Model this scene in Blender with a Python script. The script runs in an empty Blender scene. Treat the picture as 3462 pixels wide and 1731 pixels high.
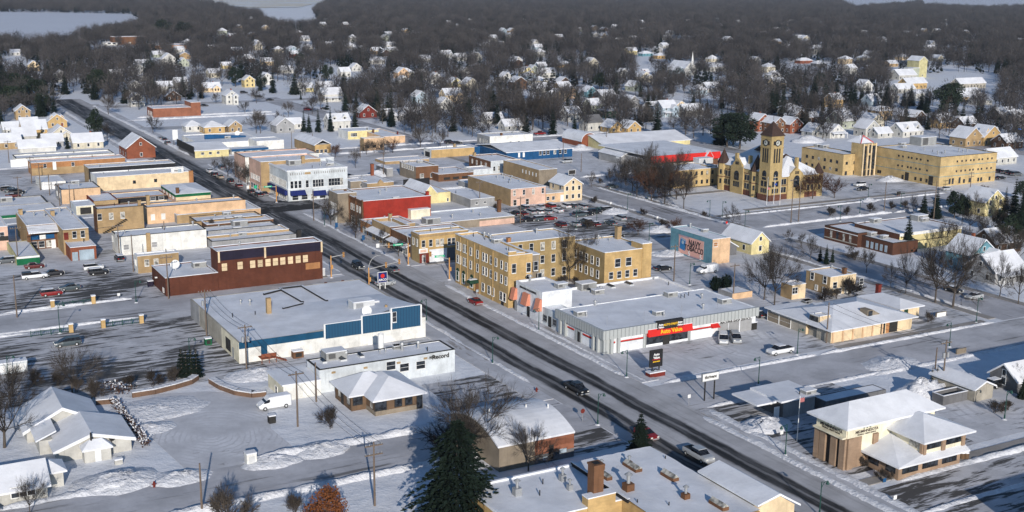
import bpy,math,random
from mathutils import Vector,Matrix
rnd=random.Random(7)
SC=bpy.context.scene
COL=SC.collection
F,TH,RO,AZ,H=4033.0,0.22683,0.010685,-0.50877,70.0
CX,CY=1731.0,865.5
ct,st,cr,sr=math.cos(TH),math.sin(TH),math.cos(RO),math.sin(RO)
U=(math.sin(AZ),math.cos(AZ));V=(math.cos(AZ),-math.sin(AZ))
RZ=-AZ
K=900/2576
ORG={c:((0,860,1720,2562)[i%4],(0,430,860,1281)[i//4])for i,c in enumerate('abcdefghijklmnop')}
def Zp(p):
 return(ORG[p[0]][0]+p[1]*K,ORG[p[0]][1]+p[2]*K)
def ray(px,py):
 x,y=(px-CX)/F,(py-CY)/F
 xc,yc=cr*x+sr*y,-sr*x+cr*y
 return Vector((xc,ct-yc*st,-st-yc*ct))
def gxy(p,z=0.0):
 d=ray(*Zp(p));t=(z-H)/d.z
 return(d.x*t,d.y*t)
def to_uv(xy):
 return(xy[0]*U[0]+xy[1]*U[1],xy[0]*V[0]+xy[1]*V[1])
def guv(p,z=0.0):
 return to_uv(gxy(p,z))
def wxy(u,v):
 return(u*U[0]+v*V[0],u*U[1]+v*V[1])
def proj(x,y,z):
 dz=z-H
 yc=-(dz*ct+y*st);zc=y*ct-dz*st
 return(CX+F*(cr*x-sr*yc)/zc,CY+F*(sr*x+cr*yc)/zc)
def height_at(p,ytop):
 x,y=gxy(p);t=ORG[p[0]][1]+ytop*K
 lo,hi=0.0,90.0
 for _ in range(40):
  m=(lo+hi)/2
  if proj(x,y,m)[1]>t:lo=m
  else:hi=m
 return lo
def on_face_A(p,v):
 d=ray(*Zp(p));dv=d.x*V[0]+d.y*V[1];t=v/dv
 return((d.x*U[0]+d.y*U[1])*t,H+d.z*t)
def on_face_B(p,u):
 d=ray(*Zp(p));du=d.x*U[0]+d.y*U[1];t=u/du
 return((d.x*V[0]+d.y*V[1])*t,H+d.z*t)
MATS={}
class NT:
 def __init__(s,m):
  m.use_nodes=True;s.nt=m.node_tree;s.n=s.nt.nodes;s.l=s.nt.links
  s.bsdf=s.n['Principled BSDF']
 def node(s,t,**kw):
  n=s.n.new(t)
  for k,v in kw.items():setattr(n,k,v)
  return n
 def put(s,sock,val):
  if hasattr(val,'is_linked')or isinstance(val,bpy.types.NodeSocket):s.l.new(val,sock)
  else:sock.default_value=val
 def math(s,op,a,b=0.0,c=0.0,clamp=False):
  n=s.node('ShaderNodeMath',operation=op,use_clamp=clamp)
  for i,x in enumerate((a,b,c)):s.put(n.inputs[i],x)
  return n.outputs[0]
 def smooth(s,x,a,b):
  n=s.node('ShaderNodeMapRange',interpolation_type='SMOOTHSTEP')
  s.put(n.inputs[0],x);n.inputs[1].default_value=a;n.inputs[2].default_value=b
  return n.outputs[0]
 def mix(s,f,a,b):
  n=s.node('ShaderNodeMix',data_type='RGBA')
  s.put(n.inputs[0],f)
  for i,c in((6,a),(7,b)):s.put(n.inputs[i],c if not isinstance(c,tuple)else(c+(1,))[:4])
  return n.outputs[2]
 def coord(s,kind='Object',scale=(1,1,1)):
  if kind=='World':src=s.node('ShaderNodeNewGeometry').outputs['Position']
  else:src=s.node('ShaderNodeTexCoord').outputs[kind]
  m=s.node('ShaderNodeMapping');m.inputs['Scale'].default_value=scale
  s.l.new(src,m.inputs['Vector']);return m.outputs[0]
 def noise(s,vec,scale=1.0,detail=4.0,rough=.55,dist=0.0):
  n=s.node('ShaderNodeTexNoise');s.l.new(vec,n.inputs['Vector'])
  n.inputs['Scale'].default_value=scale;n.inputs['Detail'].default_value=detail
  n.inputs['Roughness'].default_value=rough;n.inputs['Distortion'].default_value=dist
  return n.outputs[0]
 def bump(s,h,strength=.3,dist=.1):
  b=s.node('ShaderNodeBump');b.inputs['Strength'].default_value=strength;b.inputs['Distance'].default_value=dist
  s.l.new(h,b.inputs['Height']);s.l.new(b.outputs[0],s.bsdf.inputs['Normal'])
def newmat(name):
 m=bpy.data.materials.new(name);MATS[name]=m;return m,NT(m)
def mat(name,col,var=.12,scale=.6,rough=.85,stretch=(1,1,1),metal=0.0,bump=0.0,spec=.3,emit=0):
 if name in MATS:return MATS[name]
 m,t=newmat(name)
 v=t.coord('Object',stretch)
 a=t.noise(v,scale,5,.6);b=t.noise(v,scale*7,3,.6)
 f=t.smooth(t.math('ADD',t.math('MULTIPLY',a,.65),t.math('MULTIPLY',b,.35)),.3,.7)
 lo=tuple(c*(1-var)for c in col[:3]);hi=tuple(min(1,c*(1+var))for c in col[:3])
 t.put(t.bsdf.inputs['Base Color'],t.mix(f,lo,hi))
 t.bsdf.inputs['Roughness'].default_value=rough;t.bsdf.inputs['Metallic'].default_value=metal
 t.bsdf.inputs['Specular IOR Level'].default_value=spec
 if bump:t.bump(b,bump,.05)
 if emit:
  t.bsdf.inputs['Emission Color'].default_value=tuple(col[:3])+(1,);t.bsdf.inputs['Emission Strength'].default_value=emit
 return m
def wallmat(name,col,brick=True,dirt=.42):
 """masonry or render: courses, mottling and rain streaks"""
 if name in MATS:return MATS[name]
 m,t=newmat(name)
 v=t.coord('Object')
 a=t.noise(v,.35,6,.65)
 vs=t.coord('Object',(1.6,1.6,.12));s_=t.noise(vs,1.0,4,.7)
 c=t.mix(t.smooth(a,.3,.7),tuple(x*.76 for x in col),tuple(min(1,x*1.12)for x in col))
 c=t.mix(t.math('MULTIPLY',t.smooth(s_,.52,.75),dirt),c,tuple(x*.45 for x in col))
 if brick:
  w=t.node('ShaderNodeTexNoise');t.l.new(t.coord('Object',(.8,.8,5.0)),w.inputs['Vector']);w.inputs['Scale'].default_value=1.4;w.inputs['Detail'].default_value=2
  c=t.mix(t.math('MULTIPLY',t.smooth(w.outputs[0],.45,.7),.35),c,tuple(x*.62 for x in col))
 t.put(t.bsdf.inputs['Base Color'],c);t.bsdf.inputs['Roughness'].default_value=.9
 t.bsdf.inputs['Specular IOR Level'].default_value=.2
 return m
def snowmat(name,big=.25,col=(.80,.82,.86),bump=.35,kind='World',dirt=.12):
 m,t=newmat(name)
 v=t.coord(kind)
 a=t.noise(v,big,5,.6);b=t.noise(v,2.2,5,.65);d=t.noise(v,.05,4,.6)
 c=t.mix(t.smooth(a,.3,.75),tuple(x*(1-dirt)for x in col),col)
 c=t.mix(t.math('MULTIPLY',t.smooth(d,.5,.7),.25),c,tuple(x*.78 for x in col))
 c=t.mix(t.math('MULTIPLY',t.smooth(t.noise(v,1.1,7,.75,.6),.56,.72),.3),c,tuple(x*.6 for x in col))
 t.put(t.bsdf.inputs['Base Color'],c);t.bsdf.inputs['Roughness'].default_value=.65
 t.bsdf.inputs['Specular IOR Level'].default_value=.25
 t.bump(t.math('ADD',t.math('MULTIPLY',b,.35),a),bump,.35)
 return m
snowmat('yard_snow',.3,bump=.8)
snowmat('roof_snow',.22,bump=.3,col=(.86,.875,.91),dirt=.2)
snowmat('bank_snow',1.3,bump=1.0,col=(.82,.83,.86),dirt=.2)
snowmat('lake_snow',.01,bump=.05,col=(.62,.64,.70),dirt=.05)
def packed(name,snow,dark,thr,stretch,strength=.9):
 m,t=newmat(name)
 v=t.coord('Object');vs=t.coord('Object',stretch)
 a=t.noise(v,.12,5,.6);fine=t.noise(v,1.5,5,.7)
 s1=t.noise(vs,1.0,7,.68,.4);patch=t.noise(v,.045,3,.5)
 c=t.mix(t.smooth(a,.3,.7),tuple(x*.8 for x in snow),tuple(min(.85,x*1.2)for x in snow))
 c=t.mix(t.math('MULTIPLY',t.smooth(fine,.45,.75),.35),c,tuple(x*.7 for x in snow))
 bare=t.smooth(t.math('ADD',s1,t.math('MULTIPLY',t.math('SUBTRACT',patch,.5),.55)),thr,thr+.1)
 c=t.mix(t.math('MULTIPLY',bare,strength),c,dark)
 t.put(t.bsdf.inputs['Base Color'],c);t.bsdf.inputs['Roughness'].default_value=.8
 t.bsdf.inputs['Specular IOR Level'].default_value=.2
 t.bump(s1,.35,.15)
 return t,c
packed('lot_ice',(.60,.605,.63),(.14,.135,.13),.56,(.13,.75,1),.8)
packed('lot_worn',(.54,.54,.56),(.07,.066,.062),.47,(.14,.9,1),.97)
packed('side_street',(.48,.48,.50),(.12,.115,.11),.57,(.05,.9,1),.8)
packed('second_street',(.42,.42,.445),(.11,.105,.10),.55,(.9,.05,1),.8)
packed('sidewalk_snow',(.52,.525,.55),(.22,.19,.16),.57,(.8,.15,1),.7)
packed('crossing_asphalt',(.20,.20,.205),(.016,.016,.017),.40,(.25,.3,1),.95)
packed('round_lot_snow',(.60,.605,.63),(.16,.15,.145),.64,(.3,.5,1),.7)
packed('bare_walk',(.30,.28,.26),(.42,.42,.45),.58,(.8,.2,1),.8)
def add_rings(name,scale):
 """faint tyre arcs turning round the middle of the lot"""
 t=NT(MATS[name]);w=t.node('ShaderNodeTexWave',wave_type='RINGS',rings_direction='Z');t.l.new(t.coord('Object',(1,.8,0)),w.inputs['Vector']);w.inputs['Scale'].default_value=scale;w.inputs['Distortion'].default_value=9;w.inputs['Detail'].default_value=5;w.inputs['Detail Scale'].default_value=.6
 old=t.bsdf.inputs['Base Color'].links[0].from_socket;n=t.noise(t.coord('Object'),.12,3,.5)
 t.put(t.bsdf.inputs['Base Color'],t.mix(t.math('MULTIPLY',t.smooth(w.outputs[0],.62,.95),t.math('MULTIPLY',t.smooth(n,.42,.62),.32)),old,(.34,.34,.355)))
add_rings('round_lot_snow',.34);add_rings('lot_ice',.16)
def main_street_mat():
 m,t=newmat('main_street_mat')
 tc=t.node('ShaderNodeTexCoord').outputs['Object']
 sep=t.node('ShaderNodeSeparateXYZ');t.l.new(tc,sep.inputs[0])
 v=t.coord('Object');long_=t.coord('Object',(1.4,.045,1));lw=t.coord('Object',(.12,.05,1))
 wob=t.noise(lw,1.0,3,.5)
 x=t.math('ADD',sep.outputs[0],t.math('MULTIPLY',t.math('SUBTRACT',wob,.5),1.9))
 edge=t.noise(t.coord('Object',(1.0,.25,1)),1.2,6,.7)
 strk=t.noise(long_,1.0,6,.7)
 def rut(c,w,soft=.55):
  d=t.math('ABSOLUTE',t.math('SUBTRACT',x,c))
  d=t.math('ADD',d,t.math('MULTIPLY',t.math('SUBTRACT',edge,.5),.9))
  return t.smooth(d,w+soft,w-soft*.3)
 f=None
 for c,w in((-5.85,.55),(-4.0,.58),(1.15,.7),(3.05,.6)):
  r=rut(c,w);f=r if f is None else t.math('MAXIMUM',f,r)
 band=t.math('MULTIPLY',t.math('MAXIMUM',rut(-4.9,1.3,.8),rut(2.0,1.5,.8)),.68)
 f=t.math('MAXIMUM',f,band)
 far=t.smooth(sep.outputs[1],262,300);d0=t.math('ABSOLUTE',t.math('ADD',x,1.2))
 wide=t.math('MULTIPLY',t.smooth(t.math('ADD',d0,t.math('MULTIPLY',edge,3.0)),8.6,5.6),far)
 f=t.math('MAXIMUM',f,t.math('MULTIPLY',wide,t.smooth(strk,.66,.5)))
 base=t.mix(t.smooth(t.noise(v,.15,5,.6),.3,.7),(.38,.375,.38),(.52,.515,.525))
 base=t.mix(t.math('MULTIPLY',t.smooth(strk,.5,.68),.5),base,(.20,.195,.195))
 base=t.mix(t.math('MULTIPLY',t.smooth(t.noise(v,1.1,5,.7),.5,.75),.35),base,(.56,.56,.58))
 asph=t.mix(t.smooth(strk,.35,.65),(.012,.012,.013),(.040,.039,.039))
 t.put(t.bsdf.inputs['Base Color'],t.mix(t.math('MULTIPLY',f,t.math('ADD',.82,t.math('MULTIPLY',t.smooth(t.noise(t.coord('Object',(.3,.06,1)),1.0,5,.65),.4,.56),.17))),base,asph))
 t.bsdf.inputs['Roughness'].default_value=.75;t.bsdf.inputs['Specular IOR Level'].default_value=.2
main_street_mat()
def glassmat(name,col=(.02,.024,.03),rough=.12):
 m,t=newmat(name);v=t.coord('Object')
 t.put(t.bsdf.inputs['Base Color'],t.mix(t.smooth(t.noise(v,1.3,2,.5),.35,.65),tuple(x*.5 for x in col),tuple(x*1.9 for x in col)))
 t.bsdf.inputs['Roughness'].default_value=rough
glassmat('glass');glassmat('shade_glass',(.28,.27,.24),.3);glassmat('car_glass',(.012,.014,.018),.08)
WHITE=mat('white_trim',(.78,.78,.76),.05)
SNOW=MATS['roof_snow'];BANK=MATS['bank_snow'];GLASS=MATS['glass']
DARK=mat('dark_trim',(.03,.028,.026),.2)
TAR=mat('tar_black',(.018,.018,.02),.25)
GREY=mat('grey_metal',(.35,.36,.37),.12,rough=.5,metal=.3)
mat('unit_grey',(.30,.305,.30),.2,rough=.6);mat('vent_grey',(.10,.10,.10),.2)
LGREY=mat('pale_metal',(.55,.56,.56),.1,rough=.5)
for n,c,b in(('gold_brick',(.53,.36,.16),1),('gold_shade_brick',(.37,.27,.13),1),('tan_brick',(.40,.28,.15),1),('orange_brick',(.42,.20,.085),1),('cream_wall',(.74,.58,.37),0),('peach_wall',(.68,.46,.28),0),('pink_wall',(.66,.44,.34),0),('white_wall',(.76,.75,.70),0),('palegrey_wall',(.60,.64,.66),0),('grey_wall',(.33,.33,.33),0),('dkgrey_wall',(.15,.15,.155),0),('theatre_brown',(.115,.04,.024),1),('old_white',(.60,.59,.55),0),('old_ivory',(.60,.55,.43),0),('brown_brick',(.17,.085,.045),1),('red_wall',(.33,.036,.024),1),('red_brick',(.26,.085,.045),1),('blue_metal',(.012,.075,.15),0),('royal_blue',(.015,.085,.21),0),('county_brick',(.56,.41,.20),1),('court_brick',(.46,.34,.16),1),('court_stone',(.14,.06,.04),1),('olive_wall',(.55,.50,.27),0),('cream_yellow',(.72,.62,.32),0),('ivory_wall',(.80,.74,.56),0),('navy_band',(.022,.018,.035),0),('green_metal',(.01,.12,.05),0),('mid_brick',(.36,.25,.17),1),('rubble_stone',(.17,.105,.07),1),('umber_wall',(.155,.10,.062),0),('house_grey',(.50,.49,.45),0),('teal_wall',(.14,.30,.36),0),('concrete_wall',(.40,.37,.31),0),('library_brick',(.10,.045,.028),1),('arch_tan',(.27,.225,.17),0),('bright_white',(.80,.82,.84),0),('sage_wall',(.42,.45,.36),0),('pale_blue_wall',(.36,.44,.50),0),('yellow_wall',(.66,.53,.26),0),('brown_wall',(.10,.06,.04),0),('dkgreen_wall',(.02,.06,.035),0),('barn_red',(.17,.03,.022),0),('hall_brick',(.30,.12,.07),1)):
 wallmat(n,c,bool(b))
def ribmat(name,c1,c2,per=.9):
 m,t=newmat(name)
 s=t.node('ShaderNodeSeparateXYZ');t.l.new(t.node('ShaderNodeTexCoord').outputs['Object'],s.inputs[0])
 q=t.math('FRACT',t.math('DIVIDE',t.math('ADD',s.outputs[0],s.outputs[1]),per))
 t.put(t.bsdf.inputs['Base Color'],t.mix(t.smooth(q,.75,.9),c1,c2));t.bsdf.inputs['Roughness'].default_value=.55
ribmat('rib_grey',(.42,.44,.43),(.22,.23,.23));ribmat('rib_blue',(.012,.075,.15),(.006,.04,.085),.6);ribmat('rib_door',(.80,.80,.79),(.6,.6,.6),.7)
def mm(x):
 return x if not isinstance(x,str)else MATS[x]
class MB:
 def __init__(s):s.v=[];s.f=[];s.m=[]
 def face(s,pts,mi=0):
  b=len(s.v);s.v+=[tuple(p)for p in pts];s.f.append(tuple(range(b,b+len(pts))));s.m.append(mi)
 def solid(s,vs,fs,mi=0):
  b=len(s.v);s.v+=[tuple(p)for p in vs]
  for k,f in enumerate(fs):s.f.append(tuple(b+i for i in f));s.m.append(mi[k]if isinstance(mi,(list,tuple))else mi)
 def box(s,x0,x1,y0,y1,z0,z1,mi=0,bottom=True):
  vs=[(x0,y0,z0),(x1,y0,z0),(x1,y1,z0),(x0,y1,z0),(x0,y0,z1),(x1,y0,z1),(x1,y1,z1),(x0,y1,z1)]
  s.solid(vs,[(0,1,5,4),(1,2,6,5),(2,3,7,6),(3,0,4,7),(4,5,6,7)]+([(3,2,1,0)]if bottom else[]),mi)
 def prism(s,poly,axis,a,b,mi=0,capm=None):
  """extrude polygon: axis 'y' poly=(x,z), 'x' poly=(y,z), 'z' poly=(x,y)"""
  mk={'y':lambda p,t:(p[0],t,p[1]),'x':lambda p,t:(t,p[0],p[1]),'z':lambda p,t:(p[0],p[1],t)}[axis]
  n=len(poly);vs=[mk(p,a)for p in poly]+[mk(p,b)for p in poly]
  fs=[(i,(i+1)%n,n+(i+1)%n,n+i)for i in range(n)]+[tuple(range(n))[::-1],tuple(range(n,2*n))]
  c=mi if capm is None else capm
  s.solid(vs,fs,[mi]*n+[c,c])
 def tube(s,p0,p1,r0,r1=None,n=6,mi=0,cap=True):
  r1=r0 if r1 is None else r1
  p0,p1=Vector(p0),Vector(p1);d=(p1-p0)
  if d.length<1e-6:return
  d.normalize();a=d.orthogonal().normalized();b=d.cross(a)
  vs=[]
  for p,r in((p0,r0),(p1,r1)):
   for i in range(n):
    t=2*math.pi*i/n;vs.append(p+a*(r*math.cos(t))+b*(r*math.sin(t)))
  fs=[(i,(i+1)%n,n+(i+1)%n,n+i)for i in range(n)]
  if cap:fs+=[tuple(range(n))[::-1],tuple(range(n,2*n))]
  s.solid(vs,fs,mi)
 def build(s,name,mats,parent=None,smooth=False,loc=None):
  me=bpy.data.meshes.new(name);me.from_pydata(s.v,[],s.f)
  ms=mats if isinstance(mats,(list,tuple))else[mats]
  for m in ms:me.materials.append(mm(m))
  if len(ms)>1:me.polygons.foreach_set('material_index',s.m)
  if smooth:me.polygons.foreach_set('use_smooth',[True]*len(me.polygons))
  me.update()
  return link(name,me,parent,loc)
def link(name,me,parent=None,loc=None,rz=0):
 o=bpy.data.objects.new(name,me);COL.objects.link(o)
 if parent:o.parent=parent
 if loc:o.location=loc
 if rz:o.rotation_euler=(0,0,rz)
 return o
THINGS=[]
def tag(o,label,cat,group=None):
 o['label']=label;o['category']=cat
 if group:o['group']=group
 THINGS.append(o);return o
def thing(name,label,cat,u,v,rz=RZ,z=0.0,group=None):
 o=bpy.data.objects.new(name,None);COL.objects.link(o);o.empty_display_size=.5
 x,y=wxy(u,v);o.location=(x,y,z);o.rotation_euler=(0,0,rz)
 return tag(o,label,cat,group)
def structure(o):o['kind']='structure';return o
def copy_thing(src,x,y,rz,z=0.0,scale=1.0):
 c=src.copy();COL.objects.link(c);c.location=(x,y,z);c.rotation_euler=(0,0,rz);c.scale=(scale,)*3
 for ch in src.children:
  d=ch.copy();COL.objects.link(d);d.parent=c
  for g in ch.children:
   e=g.copy();COL.objects.link(e);e.parent=d
 THINGS.append(c);return c
TXT={}
def text_mesh(s,size,m,extrude=.02,bold=0.0,sx=1.0):
 cu=bpy.data.curves.new('lettering','FONT');cu.body=s;cu.size=size;cu.extrude=extrude;cu.align_x='CENTER';cu.align_y='CENTER'
 cu.offset=bold;cu.resolution_u=2
 o=bpy.data.objects.new('lettering',cu);COL.objects.link(o)
 dg=bpy.context.evaluated_depsgraph_get()
 me=bpy.data.meshes.new_from_object(o.evaluated_get(dg));bpy.data.objects.remove(o)
 if sx!=1:me.transform(Matrix.Diagonal((sx,1,1,1)))
 me.materials.clear();me.materials.append(mm(m));return me
def lettering(s,size,m,parent,face,loc,bold=0.0,tilt=0.0,sx=1.0,name='lettering'):
 o=link(name,text_mesh(s,size,m,bold=bold,sx=sx),parent,loc)
 o.rotation_euler=(math.pi/2,tilt,0)if face=='B' else(math.pi/2,tilt,-math.pi/2)
 return o
cam=bpy.data.cameras.new('camera');co=bpy.data.objects.new('camera',cam);COL.objects.link(co)
cam.sensor_width=36;cam.lens=36*F/3462;cam.clip_start=1;cam.clip_end=30000
fw=Vector((0,ct,-st));dn=Vector((0,-st,-ct));rt=Vector((1,0,0))
rx=rt*cr+dn*sr*1.0;dy=dn*cr-rt*sr
ix=rt*cr-dn*sr;iy=rt*sr+dn*cr
M3=Matrix((ix,-iy,-fw)).transposed()
co.matrix_world=Matrix.Translation((0,0,H))@M3.to_4x4();SC.camera=co
SUN_EL,SUN_AZ=math.radians(18.5),math.radians(169.5)
sv=Vector((math.sin(SUN_AZ)*math.cos(SUN_EL),math.cos(SUN_AZ)*math.cos(SUN_EL),math.sin(SUN_EL)))
sl=bpy.data.lights.new('sun','SUN');sl.energy=5.0;sl.angle=math.radians(.55);sl.color=(1.0,.93,.85)
so=bpy.data.objects.new('sun',sl);COL.objects.link(so);so.rotation_euler=(-sv).to_track_quat('-Z','Y').to_euler();so.location=(0,-50,200)
wd=bpy.data.worlds.new('World');SC.world=wd;wd.use_nodes=True
sky=wd.node_tree.nodes.new('ShaderNodeTexSky');sky.sky_type='NISHITA';sky.sun_disc=False
sky.sun_elevation=SUN_EL;sky.sun_rotation=SUN_AZ;sky.air_density=1.0;sky.dust_density=.1;sky.ozone_density=4.5
bg=wd.node_tree.nodes['Background'];bg.inputs[1].default_value=.115
wd.node_tree.links.new(sky.outputs[0],bg.inputs[0])
SC.view_settings.view_transform='Standard';SC.view_settings.look='None';SC.view_settings.gamma=1;SC.view_settings.exposure=-.22
SC.cycles.max_bounces=6;SC.cycles.diffuse_bounces=2;SC.cycles.glossy_bounces=2;SC.cycles.transparent_max_bounces=4
SC.cycles.use_adaptive_sampling=True;SC.cycles.adaptive_threshold=.02
def slab(name,poly,z,m,thick=0.0,c=(0,0)):
 """poly in (u,v); local axes x=v, y=u measured from c=(u,v)"""
 b=MB();pts=[(p[1]-c[1],p[0]-c[0])for p in poly]
 if thick:b.prism(pts,'z',z-thick,z)
 else:b.face([(x,y,z)for x,y in pts])
 o=b.build(name,m);x,y=wxy(*c);o.location=(x,y,0);o.rotation_euler=(0,0,RZ)
 if o.data.polygons[0].normal.z<0 and not thick:o.data.flip_normals()
 return structure(o)
def rect(u0,u1,v0,v1):return[(u0,v0),(u0,v1),(u1,v1),(u1,v0)]
g=MB();g.face([(-9000,-400,0),(9000,-400,0),(9000,12000,0),(-9000,12000,0)])
structure(g.build('ground','yard_snow'))
def pxpoly(*pts):return[guv(p)for p in pts]
slab('town_ground',[(166,119),(166,212),(262,212),(262,232),(470,232),(470,-75),(264,-75),(205,-30),(202,60),(196,101),(166,101)],.012,'lot_ice')
for u0,u1,v0,v1,m in((264,300,-30,60,'lot_worn'),(204,246,5,63,'lot_worn'),(143,183,84,101,'lot_worn'),(166,186,119,212,'lot_ice'),(266,325,168,206,'lot_worn'),(281,322,286,336,'lot_ice'),(92,112.5,119,170,'lot_worn'),(118,151,119,150,'lot_worn'),(280,328,368,395,'lot_ice'),(118,135,150,185,'lot_ice'),(328,365,250,330,'lot_ice'),(330,470,232,300,'lot_ice')):
 slab('parking_lot',rect(u0,u1,v0,v1),.026,m,c=((u0+u1)/2,(v0+v1)/2))
slab('back_lot',pxpoly(('m',1200,170),('m',2000,120),('m',2576,160),('n',160,480),('n',520,780),('m',2000,1060),('m',1450,560),('m',1500,430),('m',1800,260)),.026,'round_lot_snow',c=guv(('m',2050,560)))
slab('street_crossing',rect(349,368,99,128),.056,'crossing_asphalt',c=(358,113))
slab('main_street',rect(-60,735,101.2,119.4),.05,'main_street_mat',c=(0,110.3))
def side(u0,u1,v0,v1,m='side_street',z=.04):slab('side_street',rect(u0,u1,v0,v1),z,m,c=((u0+u1)/2,(v0+v1)/2))
for cu,w,va,vb in((157,13,119.4,420),(157,12,-140,101.2),(257,13,119.4,420),(257,14,-160,101.2),(358,14,119.4,640),(358,13,-120,101.2),(466,13,119.4,560),(466,13,-60,101.2),(575,11,119.4,560),(683,11,119.4,560)):
 side(cu-w/2,cu+w/2,va,vb)
slab('courthouse_parking',rect(264,282,230,330),.032,'side_street',c=(273,280))
def avenue(v,w,ua,ub,skip):
 cur=ua
 for s in skip+[None]:
  e=ub if s is None else s-7
  if e>cur:slab('avenue',rect(cur,e,v-w/2,v+w/2),.045,'second_street',c=((cur+e)/2,v))
  if s:cur=s+7
avenue(219.5,14,60,700,[157,257,358,466,575,683])
avenue(330,11,365,700,[466,575,683]);avenue(440,11,300,700,[358,466,575,683]);avenue(-10,11,470,700,[575])
def walk(u0,u1,v0,v1,m='sidewalk_snow'):slab('pavement',rect(u0,u1,v0,v1),.13,m,.14,c=((u0+u1)/2,(v0+v1)/2))
for u0,u1 in((166,248),(266,349),(367,458),(475,700)):
 walk(u0,u1,119.5,123.2);walk(u0,u1,97.2,101.1)
walk(60,149,119.5,122.2)
for v in(210.2,226.6):
 for u0,u1 in((166,249),(266,350),(366,458)):walk(u0,u1,v,v+2.2,'bare_walk')
walk(282.5,285,230,330,'bare_walk');walk(265.4,267.2,123.5,160,'bare_walk');walk(164.8,166.4,166,208,'bare_walk');walk(114,116,122.4,160,'bare_walk');walk(264.6,266.6,60,97,'bare_walk')
walk(318,321,229,262,'bare_walk');walk(287,289.5,245,330,'bare_walk')
slab('lake',[to_uv(gxy(p))for p in(('a',-900,105),('a',400,122),('a',1250,137),('a',1300,165),('a',1360,205),('a',1330,262),('a',1050,318),('a',850,345),('a',600,415),('a',-900,420))],.3,'lake_snow')
m_,t_=newmat('stubble');vv=t_.coord('World')
t_.put(t_.bsdf.inputs['Base Color'],t_.mix(t_.smooth(t_.noise(vv,.006,4,.6),.42,.58),(.74,.72,.70),(.72,.62,.46)))
for poly in((('a',1750,-20),('a',2576,-20),('a',2576,80),('a',2200,60),('a',1900,12)),(('b',-200,-40),('b',900,-40),('b',640,25),('b',420,75),('b',-150,75))):
 slab('field',[to_uv(gxy(p))for p in poly],.4+.3*(poly[0][0]=='b'),'stubble')
slab('field',[to_uv(gxy(p))for p in(('d',500,-8),('d',1500,-8),('d',2576,-15),('d',2576,40),('d',2100,60),('d',1560,20),('d',900,55))],.4,'lake_snow')
def bank(pts,w=1.8,h=.55,seed=0,name='snow_bank',step=.9):
 r=random.Random(seed);b=MB();P_=[Vector(p)for p in pts];rows=[];dr=0.0
 for a,c in zip(P_,P_[1:]):
  n=max(2,int((c-a).length/step));d=(c-a).normalized();nn=Vector((-d.y,d.x))
  for i in range(n):
   p=a.lerp(c,i/n);k=min(1,(i+.2)/3,(n-i)/3)
   ww=w*r.uniform(.8,1.2)*(.4+.6*k)*.72;dr=dr*.85+r.uniform(-.5,.5)*.42;hh=1.15*h*max(.25,.75+dr*.8+r.uniform(-.07,.07))*k;sh=dr*.5
   rows.append([(p+nn*(q*ww/2+sh),z)for q,z in((-1,0),(-.62,hh*r.uniform(.4,.8)),(r.uniform(-.2,.2),hh),(.6,hh*r.uniform(.4,.8)),(1,0))])
 vs=[(q.y,q.x,z)for row in rows for q,z in row];fs=[]
 for i in range(len(rows)-1):
  for j in range(4):fs.append((i*5+j,i*5+j+1,i*5+6+j,i*5+5+j))
 b.solid(vs,fs);o=b.build(name,BANK,smooth=True);o.rotation_euler=(0,0,RZ)
 return structure(o)
sd=0
for u0,u1,v,w,h in((170,246,118.9,1.7,.45),(270,345,118.9,1.5,.4),(175,246,101.6,1.6,.4),(268,345,101.6,1.2,.3),(60,148,118.9,2.4,.45),(90,150,121.5,3.2,.4),(370,455,118.9,1.4,.4),(480,690,119,3,.7),(480,690,100.2,3,.7),(270,345,212.8,1.4,.5),(270,345,226,1.8,.6),(170,245,212.8,1.6,.6),(300,345,228.8,1.6,.5),(165,210,120.6,1.2,.3)):
 sd+=1;bank([(u0,v),(u1,v)],w,h,sd)
for u,v0,v1,w,h in((264.6,232,285,1.6,.9),(264.4,285,330,1.6,.7),(251,128,200,2.2,.7),(164.3,123,160,1.8,.4),(164.0,160,210,1.8,.5),(150.6,122,170,1.6,.4),(150,160,200,2,.5),(163.4,46,88,3.0,.9),(163,12,34,3.0,.9),(150.3,30,84,2.6,.7),(150,-20,30,2.8,.8),(264.2,-10,40,1.4,.4),(249.6,10,50,1.4,.35),(247.6,5,28,1.5,.5),(265.6,24,52,1.6,.45),(365.8,126,200,1.6,.5),(351,126,205,1.6,.5),(473,130,320,2.5,.7),(459,130,320,2.2,.7),(365.5,232,330,2,.7),(350.5,232,300,2,.7),(282.8,230,330,1.3,.4),(113.2,128,165,2.2,.6),(104,122,150,1.6,.4),(459,60,96,2,.6),(473,40,96,2,.6),(365,-40,96,1.5,.4),(612,120,200,3,.8),(623,128,200,3,.8)):
 sd+=1;bank([(u,v0),(u,v1)],w,h,sd)
def pile(p,label,r,h,seed=1,sx=1.5):
 u,v=guv(p);o=thing('snow_pile',label,'snow pile',u,v);q=random.Random(seed);b=MB();n,k=18,6;vs=[(0,0,h)]
 for j in range(1,k+1):
  for i in range(n):
   a=2*math.pi*i/n;t=j/k;rr=r*t*q.uniform(.9,1.12)
   vs.append((rr*math.cos(a)*sx,rr*math.sin(a),max(0,h*(1-t)**.8*q.uniform(.65,1.25))if j<k else-.02))
 fs=[(0,1+i,1+(i+1)%n)for i in range(n)]
 for j in range(k-1):
  for i in range(n):fs.append((1+j*n+i,1+(j+1)*n+i,1+(j+1)*n+(i+1)%n,1+j*n+(i+1)%n))
 b.solid(vs,fs);me=b.build('mound',BANK,o,smooth=True);return o
def pick(reg,p):return p if isinstance(p[0],str)else(reg,)+tuple(p)
BLD=[]
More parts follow.
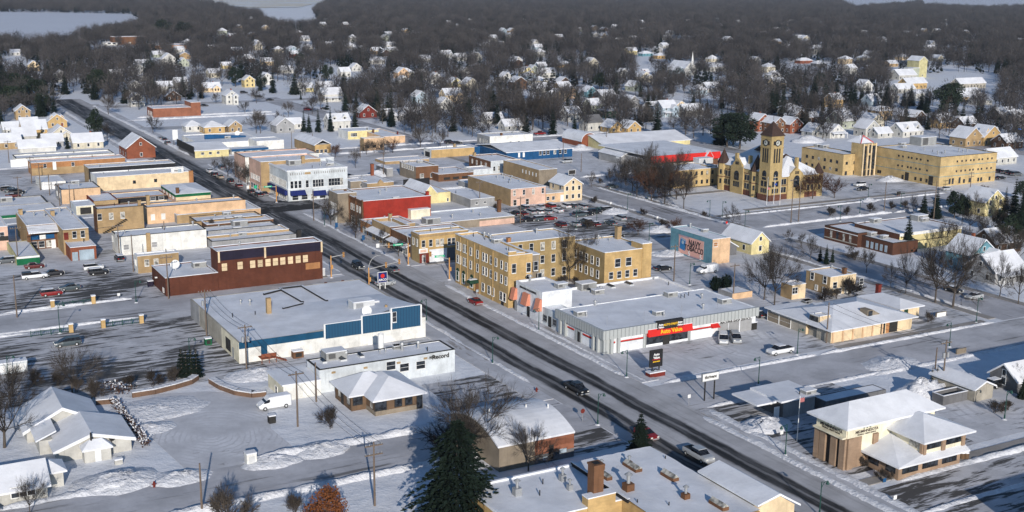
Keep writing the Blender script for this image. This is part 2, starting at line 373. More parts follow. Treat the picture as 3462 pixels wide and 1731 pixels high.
wr_=random.Random(11)
def blind(m):return MATS['shade_glass']if m is GLASS and wr_.random()<.22 else m
class FB:
 """N = near roof corner (x, y, y of the ground below it); L = far end of the street-side face; R = right end of the camera-side face"""
 def __init__(s,kind,label,cat,reg,N,L,R,wa,wb,par=.45,cap=SNOW,roof=SNOW,h=None,ext=None,g=None,z0=0.0):
  n=pick(reg,N);base=(n[0],n[1],n[3])if h is None else None
  s.h=h if h is not None else height_at(base,n[2])
  s.u0,s.v0=guv(n[:3],s.h);s.u1=guv(pick(reg,L),s.h)[0];s.v1=guv(pick(reg,R),s.h)[1]
  if ext:
   for k,x in ext.items():setattr(s,k,x)
  if s.u1<s.u0+1:s.u1=s.u0+4
  if s.v1<s.v0+1:s.v1=s.v0+4
  s.reg=reg;s.cu,s.cv=(s.u0+s.u1)/2,(s.v0+s.v1)/2
  s.W,s.D=s.v1-s.v0,s.u1-s.u0
  s.o=thing(kind,label,cat,s.cu,s.cv,group=g);s.o.location.z=z0;BLD.append(s)
  s.par=par;a,c,hh=s.W/2,s.D/2,s.h;t=.3
  b=MB();zi=hh-par-.02
  b.solid([(-a,-c,0),(a,-c,0),(a,c,0),(-a,c,0),(-a,-c,hh),(a,-c,hh),(a,c,hh),(-a,c,hh)],[(0,1,5,4),(1,2,6,5),(2,3,7,6),(3,0,4,7)],[1,0,1,0])
  a2,c2=a-t,c-t
  b.solid([(-a,-c,hh),(a,-c,hh),(a,c,hh),(-a,c,hh),(-a2,-c2,hh),(a2,-c2,hh),(a2,c2,hh),(-a2,c2,hh),(-a2,-c2,zi),(a2,-c2,zi),(a2,c2,zi),(-a2,c2,zi)],[(0,1,5,4),(1,2,6,5),(2,3,7,6),(3,0,4,7),(5,4,8,9),(6,5,9,10),(7,6,10,11),(4,7,11,8)],0)
  s.wall=b.build('wall',[wa,wb],s.o)
  r=random.Random(int(abs(s.u0*13+s.v0*7)));nx,ny=max(3,min(16,int(s.W/2.2))),max(3,min(16,int(s.D/2.2)))
  vs=[];fs=[]
  for j in range(ny+1):
   for i in range(nx+1):
    e=min(i,nx-i,j,ny-j);dz=(.16 if e==0 else .05)*r.uniform(.2,1)*min(1,par*2+.2)+r.uniform(0,.03)
    vs.append((-a2+.005+(s.W-2*t-.01)*i/nx,-c2+.005+(s.D-2*t-.01)*j/ny,hh-par+dz))
  for j in range(ny):
   for i in range(nx):q=j*(nx+1)+i;fs.append((q,q+1,q+nx+2,q+nx+1))
  b=MB();b.solid(vs,fs);b.build('roof',roof,s.o,smooth=True)
  if cap is not None:
   b=MB();e=.06;z1,z2=hh+.004,hh+(.14 if cap is SNOW else .1)
   for x0,x1,y0,y1 in((-a-e,a+e,-c-e,-c+t+.02),(-a-e,a+e,c-t-.02,c+e),(-a-e,-a+t+.02,-c+t+.02,c-t-.02),(a-t-.02,a+e,-c+t+.02,c-t-.02)):
    b.box(x0,x1,y0,y1,z1,z2)
   b.build('coping',cap,s.o)
 def fA(s,p,off=0.0):
  u,z=on_face_A(pick(s.reg,p),s.v0);return(-s.W/2-off,u-s.cu,z)
 def fB(s,p,off=0.0):
  v,z=on_face_B(pick(s.reg,p),s.u0);return(v-s.cv,-s.D/2-off,z)
 def fp(s,face,p,off=0.0):return s.fA(p,off)if face=='A' else s.fB(p,off)
 def rf(s,p,z=None):
  u,v=guv(pick(s.reg,p),s.h-s.par if z is None else z);return(v-s.cv,u-s.cu)
 def panel(s,name,face,c,w,h,m,d=.06,frame=None,fw=.055,sill=True,parent=None):
  """a flat element w x h centred at local point c on a face"""
  b=MB();x,y,z=c
  def bx(dx0,dx1,z0,z1,o0,o1,mi=0):
   if face=='B':b.box(x+dx0,x+dx1,y-o1,y-o0,z0,z1,mi)
   else:b.box(x-o1,x-o0,y+dx0,y+dx1,z0,z1,mi)
  bx(-w/2,w/2,z-h/2,z+h/2,.0,d)
  o=b.build(name,m,parent or s.o)
  if frame is not None:
   b=MB()
   for q in((-w/2-fw,w/2+fw,z+h/2,z+h/2+fw),(-w/2-fw,w/2+fw,z-h/2-fw,z-h/2),(-w/2-fw,-w/2,z-h/2,z+h/2),(w/2,w/2+fw,z-h/2,z+h/2)):
    bx(*q,.0,d+.06)
   bx(-w/2,w/2,z-.022,z+.022,d+.001,d+.04)
   if sill:bx(-w/2-fw,w/2+fw,z-h/2-fw-.1,z-h/2-fw-.001,0,.22)
   b.build('frame',frame,o)
  return o
 def wins(s,face,p0,p1,n,w,h,m=GLASS,frame=WHITE,name='window',zfix=None,arch=False,skip=()):
  a,c=Vector(s.fp(face,p0)),Vector(s.fp(face,p1));out=[]
  for i in range(n):
   if i in skip:continue
   q=a.lerp(c,i/(n-1)if n>1 else 0)
   if zfix is not None:q.z=zfix
   elif n>1:q.z=(a.z+c.z)/2
   q.z=max(q.z,h/2+.1)
   out.append(s.panel(name,face,q,w,h,blind(m),frame=frame))
   if arch:
    b=MB();pts=[(w/2*math.cos(t*math.pi/8),h/2+.1+w/2*math.sin(t*math.pi/8))for t in range(9)]
    if face=='B':b.prism([(q.x+x,q.z+z)for x,z in pts],'y',q.y-.07,q.y)
    else:b.prism([(q.y+x,q.z+z)for x,z in pts],'x',q.x-.07,q.x)
    b.build('arch',m,out[-1])
  return out
 def grid(s,face,n,w,h,zs,m=GLASS,frame=WHITE,m0=1.5,m1=1.5,name='window'):
  """n windows per storey, spaced along a whole face"""
  L_=s.W if face=='B' else s.D
  for z in zs:
   for i in range(n):
    t=-L_/2+m0+(L_-m0-m1)*((i+.5)/n)
    c=(t,-s.D/2,z)if face=='B' else(-s.W/2,t,z)
    s.panel(name,face,c,w,h,blind(m),frame=frame)
 def band(s,name,face,z0,z1,m,d=.05,t0=0.0,t1=1.0,n=None):
  L_=s.W if face=='B' else s.D;a,c=-L_/2+L_*t0,-L_/2+L_*t1
  ctr=((a+c)/2,-s.D/2,(z0+z1)/2)if face=='B' else(-s.W/2,(a+c)/2,(z0+z1)/2)
  return s.panel(name,face,ctr,c-a-.02,z1-z0,m,d=d)
 def awning(s,face,p0,p1,m,out=1.4,drop=1.0,name='awning'):
  a,c=Vector(s.fp(face,p0)),Vector(s.fp(face,p1));z=(a.z+c.z)/2;b=MB()
  prof=[(0,z),(-out,z-drop),(-out,z-drop-.35),(0,z-drop-.35)]
  if face=='B':b.prism([(a.y-.01+y,z_)for y,z_ in prof],'x',a.x,c.x)
  else:b.prism([(a.x-.01+x,z_)for x,z_ in prof],'y',min(a.y,c.y),max(a.y,c.y))
  return b.build(name,m,s.o)
 def door(s,face,p,w=1.1,h=2.2,m=DARK,name='door'):
  q=Vector(s.fp(face,p));q.z=h/2+.03
  return s.panel(name,face,q,w,h,m,d=.08)
 def text(s,txt,size,face,p,m,bold=.0,off=.12,sx=1.0,name='lettering'):
  return lettering(txt,size,m,s.o,face,s.fp(face,p,off),bold,sx=sx,name=name)
 def stuff(s,*items):
  zr=s.h-s.par
  for it in items:
   k,x,y=it[:3];X,Y=s.rf((x,y));lim=.8
   X=max(-s.W/2+lim,min(s.W/2-lim,X));Y=max(-s.D/2+lim,min(s.D/2-lim,Y));q=it[3]if len(it)>3 else 1.0
   b=MB()
   if k=='vent':
    b.tube((X,Y,zr-.05),(X,Y,zr+.75*q),.16*q,n=8);b.tube((X,Y,zr+.75*q),(X,Y,zr+1.0*q),.34*q,.22*q,n=8);b.build('roof_vent',GREY,s.o)
   elif k=='pipe':b.tube((X,Y,zr-.05),(X,Y,zr+.9*q),.09,n=6);b.build('vent_pipe',DARK,s.o)
   elif k=='hvac':
    w,d,h=1.3*q,.9*q,1.0*q
    b.box(X-w,X+w,Y-d,Y+d,zr-.02,zr+.25,0);b.box(X-w+.05,X+w-.05,Y-d+.05,Y+d-.05,zr+.252,zr+h,0)
    o=b.build('roof_unit','unit_grey',s.o)
    c=MB();c.box(X-w,X+w,Y-d,Y+d,zr+h+.003,zr+h+.14);c.build('snow_cap',SNOW,o)
    c=MB();c.box(X-w*.75,X-w*.1,Y-d-.03,Y-d+.02,zr+.4,zr+h-.2);c.build('grille','vent_grey',o)
   elif k=='chimney':
    h=it[4]if len(it)>4 else 2.2;m=it[5]if len(it)>5 else 'tan_brick';w=.5*q
    b.box(X-w,X+w,Y-w,Y+w,zr-.05,zr+h);b.box(X-w-.08,X+w+.08,Y-w-.08,Y+w+.08,zr+h+.002,zr+h+.2);o=b.build('chimney',m,s.o)
    c=MB();c.box(X-w*.55,X+w*.55,Y-w*.55,Y+w*.55,zr+h+.205,zr+h+.26);c.build('flue',TAR,o)
   elif k=='skylight':
    b.box(X-.6*q,X+.6*q,Y-1.1*q,Y+1.1*q,zr-.05,zr+.35,0);o=b.build('skylight',MATS['red_brick']if len(it)>4 else LGREY,s.o)
    c=MB();c.prism([(X-.6*q,zr+.353),(X+.6*q,zr+.353),(X,zr+.75)],'y',Y-1.1*q,Y+1.1*q);c.build('glazing',GLASS,o)
   elif k=='dish':
    dish(b,X,Y,zr,1.3*q);b.build('satellite_dish',WHITE,s.o)
   elif k=='house':
    w=2.2*q;b.box(X-w,X+w,Y-w*.8,Y+w*.8,zr-.05,zr+1.9*q);o=b.build('stair_hut',it[4]if len(it)>4 else 'ivory_wall',s.o)
    c=MB();c.box(X-w-.1,X+w+.1,Y-w*.8-.1,Y+w*.8+.1,zr+1.9*q+.003,zr+1.9*q+.2);c.build('snow_cap',SNOW,o)
  return s
def dish(b,X,Y,z,r,d=(-.45,-.75,.5)):
 b.tube((X,Y,z-.05),(X,Y,z+r*.9),.07,n=6)
 dv=Vector(d).normalized();a=dv.orthogonal().normalized();e=dv.cross(a);c=Vector((X,Y,z+r*1.1))
 prev=None
 for k in range(4):
  rr=r*k/3+.01;off=dv*(.3*r*(k/3)**2)
  ring=[c+off+a*(rr*math.cos(t*math.pi/7))+e*(rr*math.sin(t*math.pi/7))for t in range(14)]
  if prev:
   for i in range(14):b.face([prev[i],prev[(i+1)%14],ring[(i+1)%14],ring[i]])
  prev=ring
 b.tube(c,c+dv*r*.7,.03,n=4)
def roof_gable(b,x0,x1,y0,y1,z,rise,axis,oh=.4,th=.28,mi=0):
 if axis=='y':
  m=(x0+x1)/2;sl=rise/((x1-x0)/2);e=oh
  poly=[(x0-e,z-sl*e),(m,z+rise),(x1+e,z-sl*e),(x1+e,z-sl*e+th),(m,z+rise+th*1.1),(x0-e,z-sl*e+th)]
  b.prism(poly[:2]+[poly[4],poly[5]],'y',y0-e,y1+e,mi);b.prism([poly[1],poly[2],poly[3],poly[4]],'y',y0-e,y1+e,mi)
 else:
  m=(y0+y1)/2;sl=rise/((y1-y0)/2);e=oh
  b.prism([(y0-e,z-sl*e),(m,z+rise),(m,z+rise+th*1.1),(y0-e,z-sl*e+th)],'x',x0-e,x1+e,mi)
  b.prism([(m,z+rise),(y1+e,z-sl*e),(y1+e,z-sl*e+th),(m,z+rise+th*1.1)],'x',x0-e,x1+e,mi)
def roof_hip(b,x0,x1,y0,y1,z,rise,oh=.5,th=.25,mi=0,ridge=None):
 x0,x1,y0,y1=x0-oh,x1+oh,y0-oh,y1+oh;w,d=x1-x0,y1-y0
 if w>=d:k=d/2 if ridge is None else(w-ridge)/2;r0,r1=(x0+k,(y0+y1)/2),(x1-k,(y0+y1)/2)
 else:k=w/2 if ridge is None else(d-ridge)/2;r0,r1=((x0+x1)/2,y0+k),((x0+x1)/2,y1-k)
 vs=[(x0,y0,z),(x1,y0,z),(x1,y1,z),(x0,y1,z),(x0,y0,z+th),(x1,y0,z+th),(x1,y1,z+th),(x0,y1,z+th),r0+(z+rise+th,),r1+(z+rise+th,)]
 fs=[(3,2,1,0),(0,1,5,4),(1,2,6,5),(2,3,7,6),(3,0,4,7)]
 fs+=[(4,5,9,8),(5,6,9),(6,7,8,9),(7,4,8)]if w>=d else[(4,5,8),(5,6,9,8),(6,7,9),(7,4,8,9)]
 b.solid(vs,fs,mi)
def walls_gable(b,x0,x1,y0,y1,h,rise,axis):
 if axis=='y':b.prism([(x0,0),(x1,0),(x1,h),((x0+x1)/2,h+rise),(x0,h)],'y',y0,y1)
 else:b.prism([(y0,0),(y1,0),(y1,h),((y0+y1)/2,h+rise),(y0,h)],'x',x0,x1)
def house_windows(o,w,d,h,n_b,n_a,storeys,rise,axis,m=GLASS,frame=True):
 for face,L_,n in(('B',w,n_b),('A',d,n_a)):
  for s in range(storeys):
   z=1.5+s*2.7
   if z+.7>h+(rise*.4 if(face=='B')==(axis=='y')else 0):continue
   for i in range(n):
    t=-L_/2+L_*(i+.5)/n;b=MB();f=MB()
    if face=='B':b.box(t-.42,t+.42,-d/2-.05,-d/2,z-.65,z+.65);f.box(t-.53,t+.53,-d/2-.03,-d/2,z-.77,z+.77)
    else:b.box(-w/2-.05,-w/2,t-.42,t+.42,z-.65,z+.65);f.box(-w/2-.03,-w/2,t-.53,t+.53,z-.77,z+.77)
    q=b.build('window',m,o)
    if frame:f.build('frame',WHITE,q)
 if rise>1.8:
  z=h+rise*.35;b=MB();f=MB()
  if axis=='y':b.box(-.35,.35,-d/2-.05,-d/2,z-.5,z+.5);f.box(-.46,.46,-d/2-.03,-d/2,z-.62,z+.62)
  else:b.box(-w/2-.05,-w/2,-.35,.35,z-.5,z+.5);f.box(-w/2-.03,-w/2,-.46,.46,z-.62,z+.62)
  q=b.build('window',m,o)
  if frame:f.build('frame',WHITE,q)
HOUSES=[]
def house(p,w,d,h,wall,label=None,form='gable',axis='x',rise=None,wing=None,porch=False,chim=None,roof=SNOW,rot=0.0,win=(3,2),kind='house',cat='house',storeys=None,dormer=0,z0=0.0,frame=True):
 """p = pixel of the middle of the house at ground level (its camera-side wall foot)"""
 u,v=guv(p)if isinstance(p[0],str)else p
 u+=d/2 if isinstance(p[0],str)else 0
 o=thing(kind,label or '',cat,u,v,RZ+rot);rise=rise if rise is not None else(d if axis=='x' else w)*.38
 x,y=w/2,d/2;b=MB()
 if form=='hip':b.box(-x,x,-y,y,0,h)
 elif form=='flat':b.box(-x,x,-y,y,0,h)
 else:walls_gable(b,-x,x,-y,y,h,rise,axis)
 b.build('wall',wall,o);b=MB()
 if form=='hip':roof_hip(b,-x,x,-y,y,h+.003,rise)
 elif form=='flat':b.box(-x-.25,x+.25,-y-.25,y+.25,h+.003,h+.28)
 elif form=='barrel':
  pass
 else:roof_gable(b,-x,x,-y,y,h+.02,rise,axis)
 r=b.build('roof',roof,o)
 if chim:
  cb=MB();zt=h+rise+.8;cb.box(x*.3-.35,x*.3+.35,-.35+y*.2,.35+y*.2,h*.8,zt);cb.build('chimney',chim,r)
 if dormer:
  for k in range(dormer):
   t=-x*.5+x*(k/max(1,dormer-1))if dormer>1 else 0
   db=MB();db.prism([(t-1.1,h+rise*.15),(t+1.1,h+rise*.15),(t+1.1,h+rise*.45),(t,h+rise*.85),(t-1.1,h+rise*.45)],'y',-y*.85,0);q=db.build('dormer',wall,r)
   db=MB();roof_gable(db,t-1.1,t+1.1,-y*.85,-.05,h+rise*.45+.02,rise*.4,'y',.2,.2);db.build('dormer_roof',SNOW,q)
   db=MB();db.box(t-.45,t+.45,-y*.85-.05,-y*.85,h+rise*.2,h+rise*.2+.9);db.build('window',GLASS,q)
 if wing:
  ww,wd_,side_,wx=wing[:4];wh=wing[4]if len(wing)>4 else h
  q=wd_;b=MB();x0,x1=wx-ww/2,wx+ww/2;wr=ww*.38
  b.prism([(x0,0),(x1,0),(x1,wh),(wx,wh+wr),(x0,wh)],'y',-y-q,-y+.02);wo=b.build('wing',wall,o)
  b=MB();roof_gable(b,x0,x1,-y-q,(-.1 if axis=='x' else-y*.3),wh+.03,wr,'y');b.build('wing_roof',roof,wo)
  for t in((wx-ww*.2,wx+ww*.2)if ww>4 else(wx,)):
   for s in range(2 if wh>4 else 1):
    b=MB();b.box(t-.42,t+.42,-y-q-.05,-y-q,.9+2.6*s,2.3+2.6*s);b.build('window',GLASS,wo)
 if porch:
  b=MB();b.prism([(-y-2.4,2.3),(-y-.01,2.9),(-y-.01,3.15),(-y-2.4,2.55)],'x',-x*.95,x*.95);po=b.build('porch_roof',SNOW,o)
  for t in(-.9,-.3,.3,.9):
   b=MB();b.box(x*t-.09,x*t+.09,-y-2.3,-y-2.12,0,2.32);b.build('porch_post',WHITE,po)
 house_windows(o,w,d,h,win[0],win[1],storeys if storeys else(2 if h>4.4 else 1),rise if form not in('hip','flat')else 0,axis,frame=frame)
 HOUSES.append(o);return o
S_='shop_building';B_='building'
FB(S_,'white back shop with a garage door, topmost of the long roofs left of the main street',B_,'e',(155,305,385),(130,268),(1090,242),'white_wall','white_wall',.5,TAR).stuff(('vent',430,255),('vent',320,280),('pipe',700,240)).grid('B',1,6,2.6,(1.5,),'rib_door',WHITE,.5,34,'garage_door')
e1=FB(S_,'long orange brick building with a small white door high in its side',B_,'e',(300,348,470),(285,315),(1205,292),'orange_brick','orange_brick',.3)
e1.wins('B',(435,378),(705,352),2,1.0,1.3);e1.panel('door','B',e1.fB((527,372)),1.1,2.6,WHITE,frame=WHITE);e1.wins('A',(292,370),(292,371),1,.9,1.2)
e1.band('lower_brick','B',0.05,2.6,'tan_brick');e1.stuff(('vent',650,300),('pipe',870,275),('vent',1100,268,.8))
house(('e',1370,300),11,15,4.2,'red_brick','brick hall with a steep snowy roof and a tall gable beside the main street',axis='y',rise=4.2,win=(1,3),kind='gabled_hall',cat='hall',chim=None)
e3=FB(S_,'big building with a stained cream side wall and a small pale sign at its top corner',B_,'e',(937,488,620),(870,440),(1760,372),'white_wall','cream_wall',.3)
e3.wins('B',(1300,535),(1505,512),2,1.0,1.1,GLASS,None);e3.panel('sign_board','B',e3.fB((1716,420)),4.2,1.7,WHITE);[e3.panel('sign_mark','B',e3.fB((x_,420),.05),w_,h_,MATS[m_],.05)for x_,w_,h_,m_ in((1692,.5,.6,'grey_wall'),(1703,.5,.5,'grey_wall'),(1713,.5,.6,'grey_wall'),(1738,1.2,1.1,'pale_blue_wall'))]
e3.stuff(('pipe',1240,425),('vent',1000,455,.7))
t=FB(S_,'building with a black tarred parapet behind the big cream wall',B_,'e',(868,418,520),(812,385),(1655,322),'tan_brick','tar_black',.3,h=e3.h+1.5,ext={'u0':e3.u1+.1,'u1':e3.u1+9,'v0':e3.v0-.5,'v1':e3.v1-3});t.stuff(('vent',960,385),('vent',1490,330))
b=MB();b.box(e3.W/2-1.2,e3.W/2+.3,-e3.D/2-.08,-e3.D/2+1.2,0,e3.h+.2);b.build('corner_pier','orange_brick',e3.o)
t=FB('garage_building','small white garage behind the two utility poles at the left','garage','e',(400,535,605),(322,478),(628,513),'white_wall','white_wall',.15,None);t.grid('B',2,3.2,2.2,(1.15,),'rib_door',WHITE,.4,2,'garage_door')
t=FB(S_,'peach rendered back building with a flat snowy roof below the big cream wall',B_,'e',(592,608,745),(492,552),(965,578),'grey_wall','peach_wall',.2,DARK);t.stuff(('vent',765,570,1.4),('hvac',690,515),('vent',860,530));t.grid('A',2,.9,1.3,(2.2,))
t=FB(S_,'low building with a black band and a red line along its roof edge',B_,'e',(1120,690,750),(1085,640),(1610,652),'cream_wall','cream_wall',.3,MATS['barn_red']);t.band('band','B',t.h-1.6,t.h-.1,TAR);t.wins('B',(1480,690),(1560,684),2,1.6,1.0)
e7=FB(S_,'corner shop with a green metal fascia round its sloping snowy roof',B_,'e',(1700,652,740),(1558,562),(1995,602),'pink_wall','cream_wall',.2,None)
b=MB();a,c=e7.W/2+.2,e7.D/2+.2
roof_hip(b,-a,a,-c,c,e7.h+.02,1.0,.1,.1);b.build('hip_roof',SNOW,e7.o)
for nm,f in(('fascia','B'),('fascia','A')):e7.band(nm,f,e7.h-.9,e7.h,'green_metal',.12)
e7.grid('A',4,.9,1.4,(1.9,));e7.stuff(('chimney',1715,655,.9,2.0,'brown_brick'))
t=FB(S_,'small maroon building with a blue awning, left of the green-edged corner shop',B_,'e',(905,718,790),(812,648),(1142,700),'barn_red','tan_brick',.15,None);t.awning('A',(815,690),(845,712),MATS['royal_blue'],1.2,.8)
t=FB(S_,'pale back building with faded red lettering on its wall',B_,'e',(735,768,850),(690,715),(905,742),'palegrey_wall','ivory_wall',.2);t.panel('faded_lettering','B',t.fB((830,800)),3.0,.45,MATS['pink_wall'],.03)
t.grid('B',1,3.2,2.0,(1.1,),DARK,None,.4,.4,'doorway')
t=FB(S_,'broad low store with a green edge at the left border, lower roof',B_,'e',(-120,868,900),(-200,775),(535,765),'grey_wall','white_wall',.3,None);t.band('fascia','B',t.h-.8,t.h,'green_metal',.1)
t=FB(S_,'broad low store with a dark trim at the left border, upper roof behind the green-edged one',B_,'e',(-120,775,800),(-190,700),(445,707),'grey_wall','grey_wall',.4,DARK);t.stuff(('hvac',60,720,1.4))
t=FB(S_,'tan brick shop with a white metal awning and blue-and-white signs over its back entrance',B_,'e',(255,955,1190),(138,822),(560,930),'tan_brick','brown_brick',.25)
b=MB();b.prism([(-t.D/2-3.4,t.h-1.6),(-t.D/2-.02,t.h-.35),(-t.D/2-.02,t.h-.15),(-t.D/2-3.4,t.h-1.35)],'x',-t.W/2,t.W/2);b.build('metal_awning',SNOW,t.o)
for x,m in((340,'royal_blue'),(410,'white_trim'),(485,'royal_blue')):
 q=t.fB((x,1075));t.panel('sign_board','B',(q[0],q[1],3.2),2.2,1.2,MATS[m],.1)
t.grid('B',3,1.4,1.6,(1.3,),GLASS,WHITE,.6,1.6);t.door('B',(520,1150),m=WHITE);t.stuff(('vent',330,860,1.2),('vent',430,865,1.2),('chimney',195,850,1,1.4))
t=FB(S_,'taller tan brick building with two white-framed windows above a brick garage',B_,'e',(607,995,1240),(446,788),(855,975),'tan_brick','tan_brick',.25)
t.wins('B',(720,1040),(800,1032),2,1.0,1.7);t.panel('loft_door','B',t.fB((640,1055)),1.1,1.9,'barn_red');t.stuff(('vent',580,820,1.2),('vent',690,850,1.3),('chimney',490,860,1,1.2))
t=FB('garage_building','red brick garage with pale blue doors in front of the tan brick building','garage','e',(680,1168,1297),(620,1090),(925,1142),'red_brick','red_brick',.15)
q=t.fB((840,1240));t.panel('garage_door','B',(q[0],q[1],1.35),3.6,2.6,'pale_blue_wall',.08);q=t.fB((728,1260));t.panel('door','B',(q[0],q[1],1.15),1.4,2.2,'pale_blue_wall',.08);t.stuff(('pipe',810,1110))
t=FB('garage_building','small bright green shed with a snowy lean roof at the left edge','shed','e',(158,1258,1340),(72,1112),(385,1240),'olive_wall','green_metal',.1,None);t.band('white_fascia','B',t.h-.5,t.h,WHITE,.12);t.door('B',(335,1300),m=MATS['green_metal'])
t=FB(S_,'pinkish building with a balcony cut by the left border',B_,'e',(-90,972,1200),(-160,880),(65,950),'pink_wall','pink_wall',.2);t.wins('B',(20,1050),(21,1050),1,1.0,1.8);q=t.fB((20,1110));t.panel('balcony','B',(q[0],q[1]-.5,3.3),3.0,1.0,DARK,.4)
t=FB(S_,'tan and brown brick building with three white-topped windows and an outside stair',B_,'e',(935,795,1030),(862,765),(1388,762),'brown_brick','tan_brick',.3,DARK)
t.wins('B',(965,880),(1185,838),3,1.1,1.7,MATS['glass']);t.stuff(('vent',1240,745),('chimney',1415,760,.8,1.6))
b=MB();
for i in range(12):b.box(-t.W/2+1.2+i*.55,-t.W/2+1.75+i*.55,-t.D/2-1.2,-t.D/2-.02,.1+i*.3,.26+i*.3)
b.build('outside_stair',DARK,t.o);t.stuff(('pipe',1100,755))
t=FB(S_,'long building with a worn peach back wall and a black-edged snowy roof up to the main street',B_,'e',(1420,778,940),(1385,742),(2288,655),'peach_wall','peach_wall',.4,TAR);t.wins('B',(1480,880),(1580,855),2,1.2,1.8,MATS['white_wall'],None);t.stuff(('chimney',1425,750,.9,2.8),('vent',1840,680),('vent',2170,640,1.2))
t=FB(S_,'tan brick building with a peach front end and stepped roof edge along the main street',B_,'e',(1710,852,935),(1598,772),(2432,735),'grey_wall','tan_brick',.35);t.band('peach_end','B',.05,t.h-.1,'peach_wall',.05,.68,1.0);t.stuff(('vent',1900,750),('vent',2175,715,1.2),('pipe',1690,800),('vent',2100,740,.8),('hvac',1940,790,.7))
t=FB(S_,'long white building with blank side wall and grey box units among the utility poles',B_,'e',(1142,1065,1245),(1055,1008),(1990,985),'white_wall','white_wall',.3,DARK)
t.wins('B',(1220,1145),(1495,1150),2,1.3,1.3,MATS['grey_wall']);t.wins('A',(1090,1075),(1091,1075),1,1,1.4);t.stuff(('vent',1840,935,1.3),('pipe',1570,985),('vent',1210,1030,.8));q=t.fB((1435,1130));b=MB();b.box(q[0]-.5,q[0]+.5,q[1]-.6,q[1]-.02,0,t.h+.5);b.build('chimney_stack','tan_brick',t.o)
for i,(lab,N,L,R,w)in enumerate((('narrow tan party-wall roof nearest the stepped tan brick building',(1900,915,1010),(1790,870),(2440,800),'tan_brick'),('narrow roof with a shrub-high parapet, second below the stepped tan building',(2000,945,1040),(1905,905),(2576,850),'brown_brick'),('narrow white-parapet roof with a large grey fan box',(1935,1015,1120),(1880,975),(2640,920),'grey_wall'),('narrow tan roof in steps just above the brown theatre',(2000,1060,1150),(1935,1012),(2740,955),'tan_brick'),('narrow snowy roof touching the back of the brown theatre',(2050,1110,1190),(1990,1062),(2800,990),'grey_wall'))):
 t=FB(S_,lab,B_,'e',N,L,R,w,w,.35,SNOW if i%2 else DARK);t.stuff(('vent',N[0]+180,N[1]-45,.9),('pipe',N[0]+320,N[1]-60),('hvac',N[0]+280,N[1]-70,.9)if i!=2 else('hvac',N[0]+380,N[1]-60,1.6))
t=FB(S_,'low tan brick building with white rear wall beside the brown theatre',B_,'e',(1328,1252,1418),(1300,1225),(1705,1195),'white_wall','tan_brick',.2);t.wins('B',(1420,1315),(1510,1300),2,1.0,1.5);t.wins('A',(1310,1300),(1315,1310),2,.9,1.4);t.stuff(('pipe',1600,1205))
T2=FB('theatre','large chocolate-brown building with boarded cream windows and a dark navy band','building','e',(2100,1205,1582),(1938,1168),('f',655,1105),'theatre_brown','theatre_brown',.35)
T2.band('navy_band','B',T2.h*.76,T2.h-.12,'navy_band',.1)
for x in(.004,.435,.985):T2.band('pilaster','B',T2.h*.72,T2.h-.1,'cream_wall',.2,x,x+.018)
for x,y in((2170,106),(2322,91),(2443,78),(2517,68)):q=T2.fB(('i',x,y));T2.panel('boarded_window','B',(q[0],q[1],T2.h*.59),1.25,T2.h*.19,'cream_wall',.09,'theatre_brown')
for x,y in((55,68),(130,60),(202,55),(273,48),(347,40),(422,33),(492,28)):q=T2.fB(('j',x,y));T2.panel('boarded_window','B',(q[0],q[1],T2.h*.59),1.25,T2.h*.19,'cream_wall',.09,'theatre_brown')
q=T2.fB(('j',565,110));T2.panel('sign_board','B',q,3.6,1.5,'orange_brick',.12)
T2.stuff(('vent',2300,1140,1.2));bb=T2.rf(('f',430,1070));b=MB();b.box(bb[0]-.5,bb[0]+.5,bb[1]-.5,bb[1]+.5,T2.h-.4,T2.h+1.6);b.build('chimney',DARK,T2.o)
t=FB('theatre_annex','low brown annex with a large satellite dish on its snowy roof','building','i',(1600,232,410),(1442,112),(2105,172),'theatre_brown','theatre_brown',.25,ext={'v1':T2.v0-.05})
t.stuff(('dish',1700,150,.85),('hvac',1925,120,1.2));q=t.fB(('i',1583,340));t.panel('no_entry_sign','A',t.fA((1583,345)),.9,.9,'barn_red',.06,WHITE,.12,False)
q=t.fA((1520,222));t.panel('wall_lamp','A',q,.5,.25,WHITE,.5)
BB=FB('blue_building','long white building with a blue metal upper wall stepping up toward the main street','building','i',(2310,855,1060),(1822,432),('j',1600,590),'concrete_wall','white_wall',.12,None,ext={'v1':97.1})
zr=BB.h
def bbx(j):return on_face_B(('j',j,700),BB.u0)[0]-BB.cv
BB.panel('blue_fascia','B',((-BB.W/2+bbx(672))/2,-BB.D/2,zr-.6),bbx(672)+BB.W/2-.02,1.3,'blue_metal',.1)
for x0,x1,zt in((676,1033,1.3),(1037,1318,2.0),(1322,1602,2.75)):
 a,c=bbx(x0),bbx(x1);b=MB();b.box(a,c,-BB.D/2-.25,-BB.D/2+.25,zr-1.55,zr+zt);o=b.build('blue_parapet','rib_blue',BB.o)
 b=MB();b.box(a-.18,a+.12,-BB.D/2-.32,-BB.D/2+.3,zr-1.6,zr+zt+.06);b.build('white_pilaster',WHITE,o)
 b=MB();b.box(a,c,-BB.D/2-.28,-BB.D/2+.3,zr+zt+.003,zr+zt+.14);b.build('coping',SNOW,o)
b=MB();a=bbx(1602);b.box(a,a+.3,-BB.D/2-.32,-BB.D/2+.3,zr-1.6,zr+2.8);b.build('white_pilaster',WHITE,BB.o)
BB.panel('window','B',(bbx(1350),-BB.D/2-.25,zr+1.0),.8,2.0,GLASS,.06,WHITE)
b=MB();n=26;rows=[];r_=random.Random(3)
